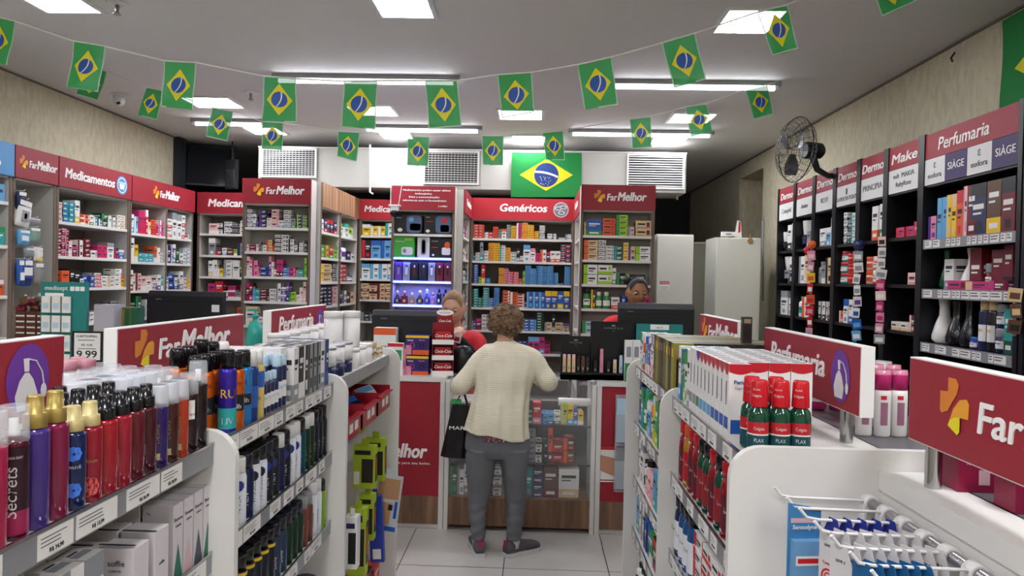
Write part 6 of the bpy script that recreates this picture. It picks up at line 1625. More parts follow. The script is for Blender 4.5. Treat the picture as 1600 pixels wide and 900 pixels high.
base = MB().box(0, .32, 0, .16, 0, .263, mgond).build('riser_box', None, (on(20, 500, 'y', 3.74).x, 3.74, 1.0)); tag(base, 'white riser under the brown cartons', 'riser')
# price frame
p, q = on(114, 517, 'y', 2.85), on(158, 566, 'y', 2.85)
w, h = q.x - p.x, p.z - q.z
t = thing('price_frame', 'black framed price card reading 9,99 behind the left red sign', 'price card', ((p.x + q.x) / 2, 2.85, q.z), .1)
MB().box(-w / 2, w / 2, 0, .008, 0, h, mat('frame black', '141414', .35)).tube([(0, .01, 0), (0, .01, -(q.z - 1.0))], .005, MC['frame black'], 8).build('frame', t)
m = MB().box(-w * .42, w * .44, -.001, 0, h * .06, h * .94, mtag)
put_text(m, 'CAPTOPRIL', 0, h * .80, .009, INK, -.0015, .01, 0, w=w * .7, ext=.0002); put_text(m, '9,99', .0, h * .14, .030, INK, -.0015, .02, 0, w=w * .66, ext=.0002); put_text(m, 'R$ 14,80', 0, h * .52, .009, INK, -.0015, 0, 0, ext=.0002)
m.fquad(-w * .3, w * .3, h * .42, h * .44, -.0015, INK); m.fquad(-w * .3, w * .25, h * .70, h * .72, -.0015, INK)
m.build('price_sheet', t)
for i, (px, D) in enumerate(((107, 1.88), (122, 1.96), (137, 1.92))):
    p = on(px, 590, 'y', D)
    t = thing('pill_jar', 'white jar with pink lid behind the splash bottles, ' + ['left', 'middle', 'right'][i], 'jar', (p.x, D, 1.2455))
    MB().lathe([(.021, 0), (.023, .004), (.023, .115), (.018, .128)], mwcap, 18).build('body', t); MB().lathe([(.020, .127), (.020, .155), (.018, .158)], mat('pink lid', 'd99aa8', .4), 18).build('lid', t)
# grey box + book-like carton right of teal stand
on_table(147, 178, 476, 3.55, .10, 'plastic_box', 'translucent grey plastic box right of the teal stand', 'box', mat('grey translucent', 'a8a6b0', .25), 1.0)
on_table(178, 205, 480, 3.62, .08, 'herbal_carton', 'green and brown herbal carton right of the grey plastic box', 'carton', mat('olive print', '4c5a26', .4), 1.0, lambda m, w, h: (m.fquad(-w * .45, w * .1, .02, h - .01, -.001, mat('amber print', '8a6a30', .4)), m.fquad(w * .15, w * .4, h * .5, h - .01, -.001, cm('q'))))
on_table(205, 213, 481, 3.62, .08, 'slim_green_carton', 'slim dark green carton beside the herbal carton', 'carton', cm('q'), 1.0)
p = on(392, 520, 'y', 3.3)
t = thing('pump_bottle', 'turquoise pump bottle between the two red signs at left', 'bottle', (p.x, 3.35, 1.2455 - .245))
mt = mat('turquoise plastic', '2fa193', .25)
MB().lathe([(.035, .0), (.04, .01), (.04, .36), (.030, .41), (.012, .425), (.012, .44)], mt, 22).build('body', t)
MB().lathe([(.016, .44), (.016, .455), (.005, .457), (.005, .475)], mt, 14).box(-.035, .008, -.007, .007, .472, .482, mt).build('pump', t)
MB().patch(.041, .1, .3, -150, -30, cm('l'), 8).build('label', t)
# ------------------------------------------------------------------ goods on the service counter
def counter_box(px0, px1, pyt, pyb, D, dp, col, name, label, art, cat='carton'):
    a, b = on(px0, pyt, 'y', D), on(px1, pyb, 'y', D); w, h = b.x - a.x, a.z - b.z
    z0 = b.z
    t = thing(name, label, cat, ((a.x + b.x) / 2, D, z0))
    MB().box(-w / 2, w / 2, 0, dp, 0, h, col).build('carton_box', t, bevel=.002)
    m = MB(); art(m, w, h); m.build('print', t); return t
mpv = mat('violet toy carton', '35206e', .35)
def art_v(m, w, h):
    m.box(-w / 2, w / 2, -.001, 0, h * .88, h, cm('y')).fquad(-w * .5, -w * .25, 0, h * .5, -.001, cm('p')).fquad(-w * .2, w * .5, 0, h * .25, -.001, cm('o'))
    for k, (x, z) in enumerate(((-.22, .5), (.05, .5), (.2, .45), (.33, .55))):
        ring(m, x * w, z * h, .018, .005, cm('k' if k else 'm'), -.0015, 16)
    put_text(m, 'mamá', -w * .3, h * .72, .012, SIGNW, -.0015, .01, 0, ext=.0003); put_text(m, 'Dermo', w * .2, h * .74, .010, cm('p'), -.0015, .01, 0, ext=.0003)
t1 = counter_box(634, 669, 556, 588.5, 4.68, .12, mpv, 'violet_carton', 'lower violet carton with yellow edge on the counter', art_v)
counter_box(634, 670, 524, 555, 4.68, .12, mpv, 'violet_carton', 'upper violet carton with yellow edge on the counter', art_v)
counter_box(622, 633, 546, 589, 4.66, .08, cm('p'), 'pink_carton', 'pink carton squeezed left of the violet cartons', lambda m, w, h: m.fquad(-w * .4, w * .4, h * .3, h * .6, -.001, cm('m')))
def art_g(m, w, h): m.fquad(-w / 2, w / 2, h * .86, h, -.001, cm('o')); m.fquad(-w / 2, w / 2, 0, h * .5, -.001, cm('g')); put_text(m, 'GRIP', w * .05, h * .58, .022, cm('g'), -.0015, .01, .1, ext=.0003)
counter_box(584, 617, 512, 590, 4.72, .1, cm('w'), 'cold_remedy_carton', 'white green and orange carton marked GRIP on the counter', art_g)
counter_box(606, 629, 536, 590, 4.64, .05, cm('w'), 'small_green_carton', 'small white and green carton in front of the one marked GRIP', lambda m, w, h: (m.fquad(-w * .4, w * .4, h * .5, h * .8, -.001, cm('g')), m.fquad(-w * .5, w * .5, h * .9, h, -.001, cm('r'))))
# red lip balm stand
mrs = mat('lip stand red', '8c1020', .35)
a, b = on(676, 512, 'y', 4.70), on(708, 588, 'y', 4.70); w = b.x - a.x; h = a.z - 1.0
t = thing('lip_balm_stand', 'red cardboard lip balm stand with script lettering on the counter', 'display stand', ((a.x + b.x) / 2, 4.70, 1.0), .12)
MB().box(-w / 2, w / 2, .09, .10, 0, h + .03, mrs).box(-w / 2, -w / 2 + .004, 0, .1, 0, h, mrs).box(w / 2 - .004, w / 2, 0, .1, 0, h, mrs).build('back_board', t)
for k in range(3):
    z = h * (.0 + .33 * k)
    s_ = MB().box(-w / 2, w / 2, -.01, .09, z, z + .006, mrs).box(-w / 2, w / 2, -.012, -.01, z - .002, z + .03, mwcap); s_.build('tray', t)
    m = MB(); put_text(m, 'Coca-Cola', 0, z + .045, .020, SIGNW, .02, .01, .3, w=w * .8, ext=.0004)
    m.box(-w * .35, w * .35, .03, .06, z + .02, z + .08, cmg('r')); m.build('lettering', t)
m = MB().box(-w * .30, w * .42, .088, .092, h, h + .12, mrs)
put_text(m, 'Coca-Cola', w * .06, h + .035, .016, SIGNW, .087, .01, .3, w=w * .55, ext=.0004); m.build('header_card', t)
m = MB(); n = 18
P = []
for j in range(n):
    a_ = 2 * PI * j / n; P.append((w * .06 + .058 * math.cos(a_), .085, h + .10 + .022 * math.sin(a_) * (1 - .28 * math.exp(-((a_ - PI / 2) / .35) ** 2))))
m.add(P, [tuple(range(n))], SIGNW); put_text(m, 'Lip Smacker', w * .06, h + .095, .010, INK, .084, .0, .1, w=.075, ext=.0004); m.build('lip_shape', t)
# black round bag on counter
p = on(722, 590, 'y', 4.86)
o = MB().lathe([(0, 0), (.075, 0), (.085, .03), (.08, .14), (.05, .18), (0, .19)], mat('black leather', '121216', .3), 22, sy=.6).build('hand_bag', None, (p.x, 4.86, CT)); tag(o, 'rounded black leather bag on the counter beside the lip balm stand', 'bag')
# black make-up stands
mst = mat('black display plastic', '0e0f12', .3); mem = mat('dim grey print', '8a8c90', .5)
def amakha(px0, px1, pyt, D, label, items):
    a, b = on(px0, pyt, 'y', D), on(px1, pyt, 'y', D); w = b.x - a.x; h = (a.z + b.z) / 2 - 1.0
    t = thing('makeup_stand', label, 'display stand', ((a.x + b.x) / 2, D, 1.0))
    MB().box(-w / 2, w / 2, .10, .108, 0, h, mst).box(-w / 2, w / 2, 0, .10, 0, .035, mst).box(-w / 2, w / 2, 0, .004, 0, .05, mst).box(-w / 2, -w / 2 + .004, 0, .1, 0, h * .6, mst).build('stand_body', t)
    m = MB(); put_text(m, 'AMAKHA', 0, h - .05, .013, mem, .0995, 0, 0, w=w * .42, ext=.0003, space=1.4); put_text(m, 'PARIS', 0, h - .066, .005, mem, .0995, 0, 0, ext=.0003)
    m.fquad(-.012, .012, h - .032, h - .022, .0995, mem)
    m.build('lettering', t)
    for i, (x, hh, c, lb) in enumerate(items):
        q = thing('makeup_tube', lb, 'make-up tube', (t.location.x + x * w, D + .03, 1.0355))
        MB().box(-.011, .011, -.011, .011, 0, hh * .78, cmg(c)).build('tube_body', q); MB().box(-.010, .010, -.010, .010, hh * .78, hh, cmg(c if c != 'e' else 'a')).box(-.004, .004, -.0118, -.011, hh * .25, hh * .4, mem).build('cap', q)
amakha(877, 926, 527, 4.64, 'lower black make-up stand with beige tubes on the glass case', [(-.38 + .15 * k, .13 if k < 3 else .12, 'e' if k < 3 else 'c' if k == 4 else 'k', ['left beige tube', 'middle beige tube', 'right beige tube', 'left dark tube', 'brown tube', 'right dark tube'][k] + ' on the lower black make-up stand') for k in range(6)])
amakha(925, 998, 504, 4.66, 'taller black make-up stand with pink and blue tubes', [(-.40, .09, 'k', 'first dark tube on the taller make-up stand'), (-.27, .17, 'p', 'tall stacked pink tube on the taller make-up stand'), (-.12, .09, 'k', 'second dark tube on the taller make-up stand'), (.02, .10, 'e', 'beige tube on the taller make-up stand'), (.15, .13, 'f', 'pale blue tube on the taller make-up stand'), (.29, .09, 'k', 'third dark tube on the taller make-up stand')])
# teal flyer on the monitor and its stand
p, q = on(998, 507, 'y', 4.6), on(1071, 560, 'y', 4.6)
t = thing('flyer_holder', 'teal flyer with white header standing in front of the right monitor', 'flyer', ((p.x + q.x) / 2, 4.70, q.z)); w, h = q.x - p.x, p.z - q.z
MB().box(-w / 2, w / 2, 0, .004, 0, h, mteal).box(-w / 2, w / 2, 0, .08, -(q.z - 1.0), -(q.z - 1.0) + .004, mteal).box(-.01, .01, .0, .004, -(q.z - 1.0), 0, mteal).build('board', t)
m = MB().fquad(-w * .2, w * .2, h * .82, h * .98, -.001, SIGNW); put_text(m, 'Promoção', 0, h * .45, .014, SIGNW, -.001, .0, 0, ext=.0003); put_text(m, 'R$ 19', -w * .0, h * .86, .012, INK, -.0015, 0, 0, ext=.0003); m.build('print', t)
for i, px in enumerate((983, 995)):
    a = on(px - 6, 532, 'y', 4.62)
    t = thing('remedy_carton', ['left', 'right'][i] + ' white and green carton at the end of the right gondola', 'carton', (a.x + .025, 4.62, 1.0)); hh = a.z - 1.0
    MB().box(-.024, .024, 0, .05, 0, hh, cm('w')).build('carton_box', t); MB().box(-.024, .024, -.001, 0, 0, hh * .45, cm('g')).fquad(-.015, .015, hh * .6, hh * .85, -.001, cm('s')).build('print', t)
p = on(980, 640, 'y', 4.55)
t = thing('leaflet_rack', 'clear leaflet rack hanging on the counter front, right', 'leaflet rack', (on(967, 640, 'y', 4.56).x, 4.585, .30))
mcl = mat('clear acrylic', 'c8d0d8', .08, alpha=.35)
MB().box(-.02, .05, -.004, .0, 0, .62, mcl).box(-.02, .05, -.05, -.046, .02, .20, mcl).box(-.02, .05, -.05, -.046, .32, .50, mcl).box(-.02, .05, -.05, 0, .0, .004, mcl).box(-.02, .05, -.05, 0, .30, .304, mcl).build('rack', t)
MB().box(-.015, .045, -.03, -.026, .32, .60, cm('f')).box(-.01, .045, -.02, -.016, .01, .28, cm('s')).build('leaflets', t)
# white roll on case shelf
p = on(898, 622, 'y', 4.72)
o = MB().lathe([(.026, -.11), (.028, -.105), (.028, .105), (.026, .11)], mwcap, 18, M=Matrix.Rotation(PI / 2, 4, 'Y')).lathe([(.012, -.112), (.012, .112)], mk, 10, M=Matrix.Rotation(PI / 2, 4, 'Y')).build('plastic_roll', None, (p.x, 4.72, .70 + .14)); tag(o, 'white plastic roll lying across the cartons in the glass case', 'roll')
# ------------------------------------------------------------------ clip strips hanging in front of the black shelving
def strip(px, top, bot, D, what, cols, shape='card'):
    p0, p1 = on(px, top, 'x', RX - .03), on(px, bot, 'x', RX - .03); D = p0.y
    o = MB().box(-.006, .006, 0, .0015, -(p0.z - p1.z), 0, mcl).build('clip_strip', None, (p0.x, D, p0.z), -.5)
    tag(o, 'clear hanging strip carrying ' + what, 'clip strip')
    n = len(cols); H = (p0.z - p1.z) / n
    for i, c in enumerate(cols):
        h = H * .86; w = R.uniform(.034, .056)
        t = thing('hanging_card', CN[c[0]][0] + ' packet, ' + ORD[i] + ' from the top of the strip with ' + what, 'packet', (p0.x, D - .004, p0.z - i * H), -.5 + R.uniform(-.2, .2)); t.rotation_euler.y = R.uniform(-.15, .15)
        m = MB()
        if shape == 'round' and i < 1: m.lathe([(.0, -.006), (w * .6, -.004), (w * .6, .004), (0, .006)], cmg(c[0]), 18, M=Matrix.Translation((0, -.008, -h * .5)) @ Matrix.Rotation(PI / 2, 4, 'X'))
        else: m.box(-w / 2, w / 2, -.010, -.001, -h, 0, cmg(c[0]))
        m.build('card', t)
        MB().box(-w * .35, w * .35, -.0125, -.010, -h * .8, -h * .35, cmg(c[1])).build('print', t)
strip(1268, 375, 530, 4.55, 'orange and pink packets', ['oy', 'pa', 'pw', 'yo', 'rw', 'or', 'rp', 'rw', 'ps'], 'round')
strip(1341, 375, 535, 3.95, 'navy disc and white packets', ['nb', 'sw', 'ws', 'ws', 'ws', 'wv', 'wb', 'bl', 'lw'], 'round')
strip(1378, 370, 540, 3.65, 'white and pink packets', ['ak', 'ws', 'ws', 'ws', 'mp', 'aw', 'mp', 'pm', 'pw', 'sw'])
strip(1262, 385, 400, 4.6, 'a single coral disc', ['ro'], 'round')
strip(1586, 450, 525, 2.60, 'brown hair brushes', ['ec', 'ce', 'ck'])
# the near left ceiling corner: small hook on right wall
p = on(1492, 82, 'x', XR - .01)
o = MB().tube([p, p + Vector((-.02, 0, -.03)), p + Vector((-.01, 0, -.05))], .005, mk, 6).build('wall_hook'); tag(o, 'small dark hook on the right wall near the ceiling', 'hook')
# ================================================================== people
from mathutils import noise as _ns
def skinmat(name, col):
    m = mat(name, col, .5); b = m.node_tree.nodes['Principled BSDF']; b.inputs['Subsurface Weight'].default_value = .15; b.inputs['Subsurface Radius'].default_value = (.02, .008, .004); b.inputs['Subsurface Scale'].default_value = .3
    return m
def limb(mb, pts, rad, m, seg=14, sub=4, flat=None):
    """smooth tapered tube through joints with rounded ends (Catmull-Rom)"""
    pts = [Vector(p) for p in pts]; n = len(pts); P = []; Rr_ = []
    for i in range(n - 1):
        p0 = pts[max(i - 1, 0)]; p1 = pts[i]; p2 = pts[i + 1]; p3 = pts[min(i + 2, n - 1)]
        for k in range(sub):
            t = k / sub
            P.append(.5 * ((2 * p1) + (p2 - p0) * t + (2 * p0 - 5 * p1 + 4 * p2 - p3) * t * t + (3 * p1 - p0 - 3 * p2 + p3) * t ** 3))
            Rr_.append(rad[i] + (rad[i + 1] - rad[i]) * (t * t * (3 - 2 * t)))
    P.append(pts[-1]); Rr_.append(rad[-1])
    d0 = (P[0] - P[1]).normalized(); d1 = (P[-1] - P[-2]).normalized()
    A = [P[0] + d0 * Rr_[0] * .95, P[0] + d0 * Rr_[0] * .7]; B = [P[-1] + d1 * Rr_[-1] * .7, P[-1] + d1 * Rr_[-1] * .95]
    mb.tube(A + P + B, [Rr_[0] * .25, Rr_[0] * .72] + Rr_ + [Rr_[-1] * .72, Rr_[-1] * .25], m, seg)
def rings_loft(mb, rings, m, seg=40, fn=None, cap=True, M=None):
    """rings: (cx, cy, z, rx, ry[, tilt])"""
    vs = []
    for j, r in enumerate(rings):
        cx, cy, z, rx, ry = r[:5]; tl = r[5] if len(r) > 5 else 0
        for k in range(seg):
            a = 2 * PI * k / seg
            x, y = rx * math.cos(a), ry * math.sin(a)
            p = Vector((cx + x, cy + y, z + tl * x / max(rx, .01)))
            if fn: p = fn(p, a, j / (len(rings) - 1), Vector((cx, cy, z)))
            vs.append(p)
    nr = len(rings)
    fs = [(j * seg + k, j * seg + (k + 1) % seg, (j + 1) * seg + (k + 1) % seg, (j + 1) * seg + k) for j in range(nr - 1) for k in range(seg)]
    if cap: fs += [tuple(range(seg))[::-1], tuple(range((nr - 1) * seg, nr * seg))]
    mb.add(vs, fs, m, True, M)
def interp(rings, n):
    out = []
    for j in range(n):
        t = j / (n - 1) * (len(rings) - 1); i = min(int(t), len(rings) - 2); f = t - i
        r0 = rings[max(i - 1, 0)]; r1 = rings[i]; r2 = rings[i + 1]; r3 = rings[min(i + 2, len(rings) - 1)]
        out.append(tuple(.5 * ((2 * b) + (c - a) * f + (2 * a - 5 * b + 4 * c - d) * f * f + (3 * b - a - 3 * c + d) * f ** 3) for a, b, c, d in zip(r0, r1, r2, r3)))
    return out
def remeshed(name, mb, voxel, parent, mat_, smooth=2):
    me = mb.mesh(name); o = bpy.data.objects.new(name, me); COL.objects.link(o)
    r = o.modifiers.new('r', 'REMESH'); r.mode = 'VOXEL'; r.voxel_size = voxel; r.use_smooth_shade = True
    s = o.modifiers.new('s', 'SMOOTH'); s.iterations = smooth; s.factor = .5
    bpy.context.view_layer.update()
    nm = bpy.data.meshes.new_from_object(o.evaluated_get(bpy.context.evaluated_depsgraph_get()))
    bpy.data.objects.remove(o)
    nm.materials.clear(); nm.materials.append(mat_)
    nm.polygons.foreach_set('material_index', [0] * len(nm.polygons)); nm.polygons.foreach_set('use_smooth', [True] * len(nm.polygons))
    nm.name = name
    return link(name, nm, parent)
def head_mesh(mb, M, m, sc=1.0, n=44):
    """head centred at the origin facing -Y, about .22 tall, .15 wide"""
    vs = []; rows = n; cols = n
    def g(x, s): return math.exp(-(x / s) ** 2)
    for j in range(rows + 1):
        th = PI * j / rows
        for k in range(cols):
            ph = 2 * PI * k / cols
            z = math.cos(th); rr = math.sin(th); x = rr * math.sin(ph); y = -rr * math.cos(ph)
            X = x * .073; Y = y * .093; Z = z * .113
            if Z < 0:
                t = -Z / .113; X *= 1 - .34 * t ** 1.6; 
                if y < 0: Y *= 1 - .12 * t ** 2
                else: Y *= 1 - .45 * t
            if y < 0:      # face
                f = -y
                Y -= .019 * g(X, .011) * g(Z + .018, .022) * f + .008 * g(X, .009) * g(Z - .006, .02) * f     # nose
                Y += .010 * (g(X - .029, .016) + g(X + .029, .016)) * g(Z - .012, .012) * f                     # sockets
                Y -= .005 * (g(X - .03, .02) + g(X + .03, .02)) * g(Z - .034, .010) * f                         # brows
                Y -= .006 * g(X, .022) * g(Z + .052, .008) * f                                                  # lips
                Y += .003 * g(X, .024) * g(Z + .0525, .002) * f
                Y -= .006 * g(X, .018) * g(Z + .088, .014) * f                                                  # chin
                Y -= .005 * (g(X - .042, .018) + g(X + .042, .018)) * g(Z + .02, .02) * f                        # cheeks
            vs.append(Vector((X, Y, Z)) * sc)
    fs = [(j * cols + k, (j + 1) * cols + k, (j + 1) * cols + (k + 1) % cols, j * cols + (k + 1) % cols) for j in range(rows) for k in range(cols)]
    mb.add(vs, fs, m, True, M)
    for s_ in (-1, 1):   # ears
        mb.lathe([(.004, -.006), (.014, -.004), (.018, 0), (.014, .004), (.003, .005)], m, 14, M=M @ Matrix.Translation((s_ * .072 * sc, .012 * sc, -.004 * sc)) @ Matrix.Rotation(s_ * 1.2, 4, 'Z') @ Matrix.Rotation(PI / 2, 4, 'X') @ Matrix.Diagonal((.8 * sc, 1.5 * sc, sc, 1)))
def face_parts(t, M, sc, iris, lip, brow, lids, downcast=0.0):
    for s_, nm in ((-1, 'left'), (1, 'right')):
        T = M @ Matrix.Translation((s_ * .029 * sc, -.0745 * sc, .011 * sc))
        e = MB(); e.lathe([(0.0001, -.0125 * sc), (.007 * sc, -.0102 * sc), (.0108 * sc, -.005 * sc), (.012 * sc, 0), (.0001, .012 * sc)], mat('eye white', 'd8d4d0', .2), 14, M=T @ Matrix.Rotation(PI / 2 + PI, 4, 'X') @ Matrix.Rotation(PI, 4, 'X') @ Matrix.Rotation(PI, 4, 'X'))
        T2 = T @ Matrix.Translation((0, -.0122 * sc, -.003 * sc * downcast))
        e.add([T2 @ Vector((.0048 * sc * math.cos(2 * PI * k / 12), 0, .0048 * sc * math.sin(2 * PI * k / 12))) for k in range(12)], [tuple(range(12))], iris)
        e.build('eye', t)
        l = MB()
        for zz, w in ((.0065 - .004 * downcast, .0022 + .0022 * downcast), (-.0075, .0014)):
            l.tube([T @ Vector((x * sc, (-.0135 + abs(x) * .25) * sc, (zz - abs(x) * .15) * sc)) for x in (-.014, -.007, 0, .007, .014)], w * sc, lids, 6)
        l.build('eyelid', t)
        b = MB().tube([M @ Vector((s_ * x * sc, (-.0865 + (x - .028) ** 2 * 8) * sc, (.031 + .004 * math.sin((x - .012) * 70)) * sc)) for x in (.012, .02, .028, .036, .044)], [.0012 * sc, .0022 * sc, .0022 * sc, .0018 * sc, .0008 * sc], brow, 6); b.build('eyebrow', t)
    l = MB().tube([M @ Vector((x * sc, (-.0925 + x * x * 12) * sc, (-.0505 + abs(x) * -.06) * sc)) for x in (-.022, -.012, -.004, .004, .012, .022)], [.001 * sc, .0028 * sc, .0036 * sc, .0036 * sc, .0028 * sc, .001 * sc], lip, 7)
    l.tube([M @ Vector((x * sc, (-.0915 + x * x * 12) * sc, (-.0565 + abs(x) * .08) * sc)) for x in (-.020, -.011, 0, .011, .020)], [.001 * sc, .0032 * sc, .0042 * sc, .0032 * sc, .001 * sc], lip, 7)
    l.build('lips', t)
def hand(mb, wrist, d, nrm, m, side=1, curl=.5, sc=1.0):
    """d = direction of the fingers, nrm = palm normal (fingers curl towards it)"""
    d = Vector(d).normalized(); nrm = (Vector(nrm) - d * Vector(nrm).dot(d)).normalized(); s_ = d.cross(nrm) * side
    w = Vector(wrist)
    for i in range(4):
        b = w + d * .078 * sc + s_ * (i - 1.5) * .020 * sc
        limb(mb, [w + s_ * (i - 1.5) * .012 * sc, w + d * .04 * sc + s_ * (i - 1.5) * .017 * sc, b], [.013 * sc, .012 * sc, .0105 * sc], m, 8, 2)
        L = [.070, .078, .072, .056][i] * sc; p = b.copy(); a = 0; pts = [p.copy()]
        for q, f in enumerate((.45, .32, .23)):
            a += curl * (.8 if q == 0 else 1.0); dd = d * math.cos(a) + nrm * math.sin(a)
            p = p + dd * L * f; pts.append(p.copy())
        limb(mb, pts, [.0098 * sc, .0088 * sc, .0082 * sc, .007 * sc], m, 8, 2)
    t0 = w + d * .018 * sc - s_ * .020 * sc
    limb(mb, [t0, t0 + d * .030 * sc - s_ * .022 * sc + nrm * .008 * sc, t0 + d * .058 * sc - s_ * .026 * sc + nrm * .018 * sc, t0 + d * .080 * sc - s_ * .020 * sc + nrm * .026 * sc], [.015 * sc, .0125 * sc, .0105 * sc, .008 * sc], m, 8, 2)
def shoe(t, pos, ang, up, sole, heel=None, L=.245, W_=.088):
    """toe direction = +Y rotated by ang"""
    M = Matrix.Translation(pos) @ Matrix.Rotation(ang, 4, 'Z')
    sec = [(-.5, .30, .045), (-.47, .36, .075), (-.35, .41, .085), (-.15, .38, .082), (.05, .40, .065), (.25, .47, .052), (.40, .43, .042), (.48, .30, .034), (.51, .12, .024)]
    u = MB(); s = MB(); seg = 18
    vs = []
    for (yy, hw, h) in sec:
        for k in range(seg):
            a = 2 * PI * k / seg; x = hw * W_ * math.copysign(abs(math.cos(a)) ** .8, math.cos(a)); z = .018 + (h * .5) + (h * .5) * math.copysign(abs(math.sin(a)) ** .75, math.sin(a))
            vs.append((x, yy * L, z))
    n = len(sec)
    fs = [(j * seg + k, (j + 1) * seg + k, (j + 1) * seg + (k + 1) % seg, j * seg + (k + 1) % seg) for j in range(n - 1) for k in range(seg)] + [tuple(range(seg)), tuple(range((n - 1) * seg, n * seg))[::-1]]
    u.add(vs, fs, up, True, M)
    P = [(hw * W_ * 1.08, yy * L * 1.02) for yy, hw, h in sec] ; P = P + [(-x, y) for x, y in P[::-1]]
    nn = len(P)
    s.add([(x, y, 0) for x, y in P] + [(x, y, .026) for x, y in P], [tuple(range(nn))[::-1], tuple(range(nn, 2 * nn))] + [(k, (k + 1) % nn, nn + (k + 1) % nn, nn + k) for k in range(nn)], sole, False, M)
    o = u.build('shoe', t); s.build('sole', o)
    if heel:
        h = MB(); 
        h.box(-.016, .016, -L * .500, -L * .47, .062, .098, heel, M); h.build('heel_tab', o)
# ------------------------------------------------------------------ the customer, seen from behind
CD = 4.2
def C(px, py, dy=0): return on(px, py, 'y', CD + dy)
skin1 = skinmat('skin fair', 'c79a80')
cust = thing('person', 'customer seen from behind in a cream cardigan and grey trousers at the counter', 'person', (C(777, 868).x, CD, 0))
def local(o, t):
    o.location = o.location - t.location; return o
OFF = -cust.location
b = MB()
hd = C(791, 505, .07)
Mh = Matrix.Translation(hd) @ Matrix.Rotation(PI - .15, 4, 'Z') @ Matrix.Rotation(-.2, 4, 'X')
head_mesh(b, Mh, skin1, .92)
neck = C(789, 535, .03); chest = C(788, 575, .03); waist = C(780, 650, .02); hip = C(777, 698, .0)
limb(b, [hd + Vector((0, 0, -.03)), neck, chest], [.048, .05, .09], skin1)
rings_loft(b, interp([(hip.x, hip.y, hip.z - .01, .12, .09), (hip.x, hip.y, hip.z, .155, .11), (waist.x, waist.y, waist.z, .135, .10), (chest.x, chest.y, chest.z, .15, .10), (neck.x, neck.y + .01, C(0, 545).z - .0, .13, .07), (neck.x, neck.y, neck.z, .05, .05)], 16), skin1, 28)
shL, shR = C(752, 562, .03), C(832, 560, .03); elL, elR = C(719, 603, .02), C(857, 597, .02)
wrL = Vector((C(745, 585, .33).x, CD + .33, 1.045)); wrR = Vector((C(832, 580, .33).x, CD + .33, 1.045))
limb(b, [chest + Vector((-.08, 0, .06)), shL, elL, (elL + wrL) / 2, wrL], [.06, .05, .04, .034, .026], skin1)
limb(b, [chest + Vector((.08, 0, .06)), shR, elR, (elR + wrR) / 2, wrR], [.06, .05, .04, .034, .026], skin1)
hand(b, wrL, (.25, 1, -.12), (0, -.1, -1), skin1, -1, .25, .92); hand(b, wrR, (-.25, 1, -.12), (0, -.1, -1), skin1, 1, .25, .92)
knL, knR = C(749, 770, .01), C(805, 775, .01); anL, anR = C(748, 842, 0), C(803, 842, 0)
limb(b, [hip + Vector((-.085, 0, -.03)), knL + Vector((0, 0, .16)), knL, (knL + anL) / 2, anL + Vector((0, 0, -.03))], [.072, .062, .046, .040, .030], skin1)
limb(b, [hip + Vector((.085, 0, -.03)), knR + Vector((0, 0, .16)), knR, (knR + anR) / 2, anR + Vector((0, 0, -.03))], [.072, .062, .046, .040, .030], skin1)
for an, a_ in ((anL, .25), (anR, -.95)):
    d = Vector((-math.sin(a_), math.cos(a_), 0)); limb(b, [Vector((an.x, an.y, .06)) - d * .03, Vector((an.x, an.y, .05)) + d * .06, Vector((an.x, an.y, .035)) + d * .13], [.032, .03, .024], skin1)
o = remeshed('body', b, .007, cust, skin1); o.location = OFF
# trousers
mtro = mat('charcoal grey trousers', '646568', .85, bump=.25, bscale=25)
def legrings(pts):   # (pxl, pxr, py)
    out = []
    for pl_, pr_, py, ry, dy in pts:
        a, c = C(pl_, py, dy), C(pr_, py, dy); out.append(((a.x + c.x) / 2, CD + dy, (a.z + c.z) / 2, (c.x - a.x) / 2, ry))
    return out
def folds(amp, f1, f2, seed, zlo=None):
    def fn(p, a, t, c):
        k = amp * (.5 + t) * (math.sin(a * f1 + seed + t * 3) * .5 + _ns.noise(Vector((math.cos(a) * 2 + seed, math.sin(a) * 2, t * f2))) * 1.3)
        d = Vector((p.x - c.x, p.y - c.y, 0)); d = d.normalized() if d.length > 1e-5 else d
        return p + d * k
    return fn
tb = MB()
L_ = interp(legrings([(730, 778, 700, .115, 0), (728, 776, 715, .10, 0), (729, 772, 740, .088, 0), (730, 768, 765, .075, .01), (731, 762, 790, .068, .01), (735, 758, 820, .058, 0), (738, 758, 842, .052, 0)]), 44)
R_ = interp(legrings([(778, 828, 700, .115, 0), (779, 826, 715, .10, 0), (784, 824, 740, .088, 0), (788, 823, 765, .075, .01), (790, 821, 790, .068, .01), (790, 816, 820, .058, 0), (792, 814, 842, .052, 0)]), 44)
def wr(seed):
    def fn(p, a, t, c):
        k = .004 * math.sin(t * 60 + 2.5 * math.sin(a + seed) + seed) * min(1, max(0, (t - .45) * 3)) + .006 * _ns.noise(Vector((math.cos(a) * 1.5 + seed, math.sin(a) * 1.5, t * 7)))
        d = Vector((p.x - c.x, p.y - c.y, 0)).normalized(); return p + d * k
    return fn
rings_loft(tb, L_, mtro, 40, wr(1.0)); rings_loft(tb, R_, mtro, 40, wr(3.0))
rings_loft(tb, interp(legrings([(735, 820, 712, .10, 0), (727, 828, 702, .118, 0), (727, 827, 690, .122, 0), (729, 825, 675, .118, 0), (733, 820, 655, .11, .01)]), 20), mtro, 44)
o = remeshed('trousers', tb, .006, cust, mtro, 1); o.location = OFF
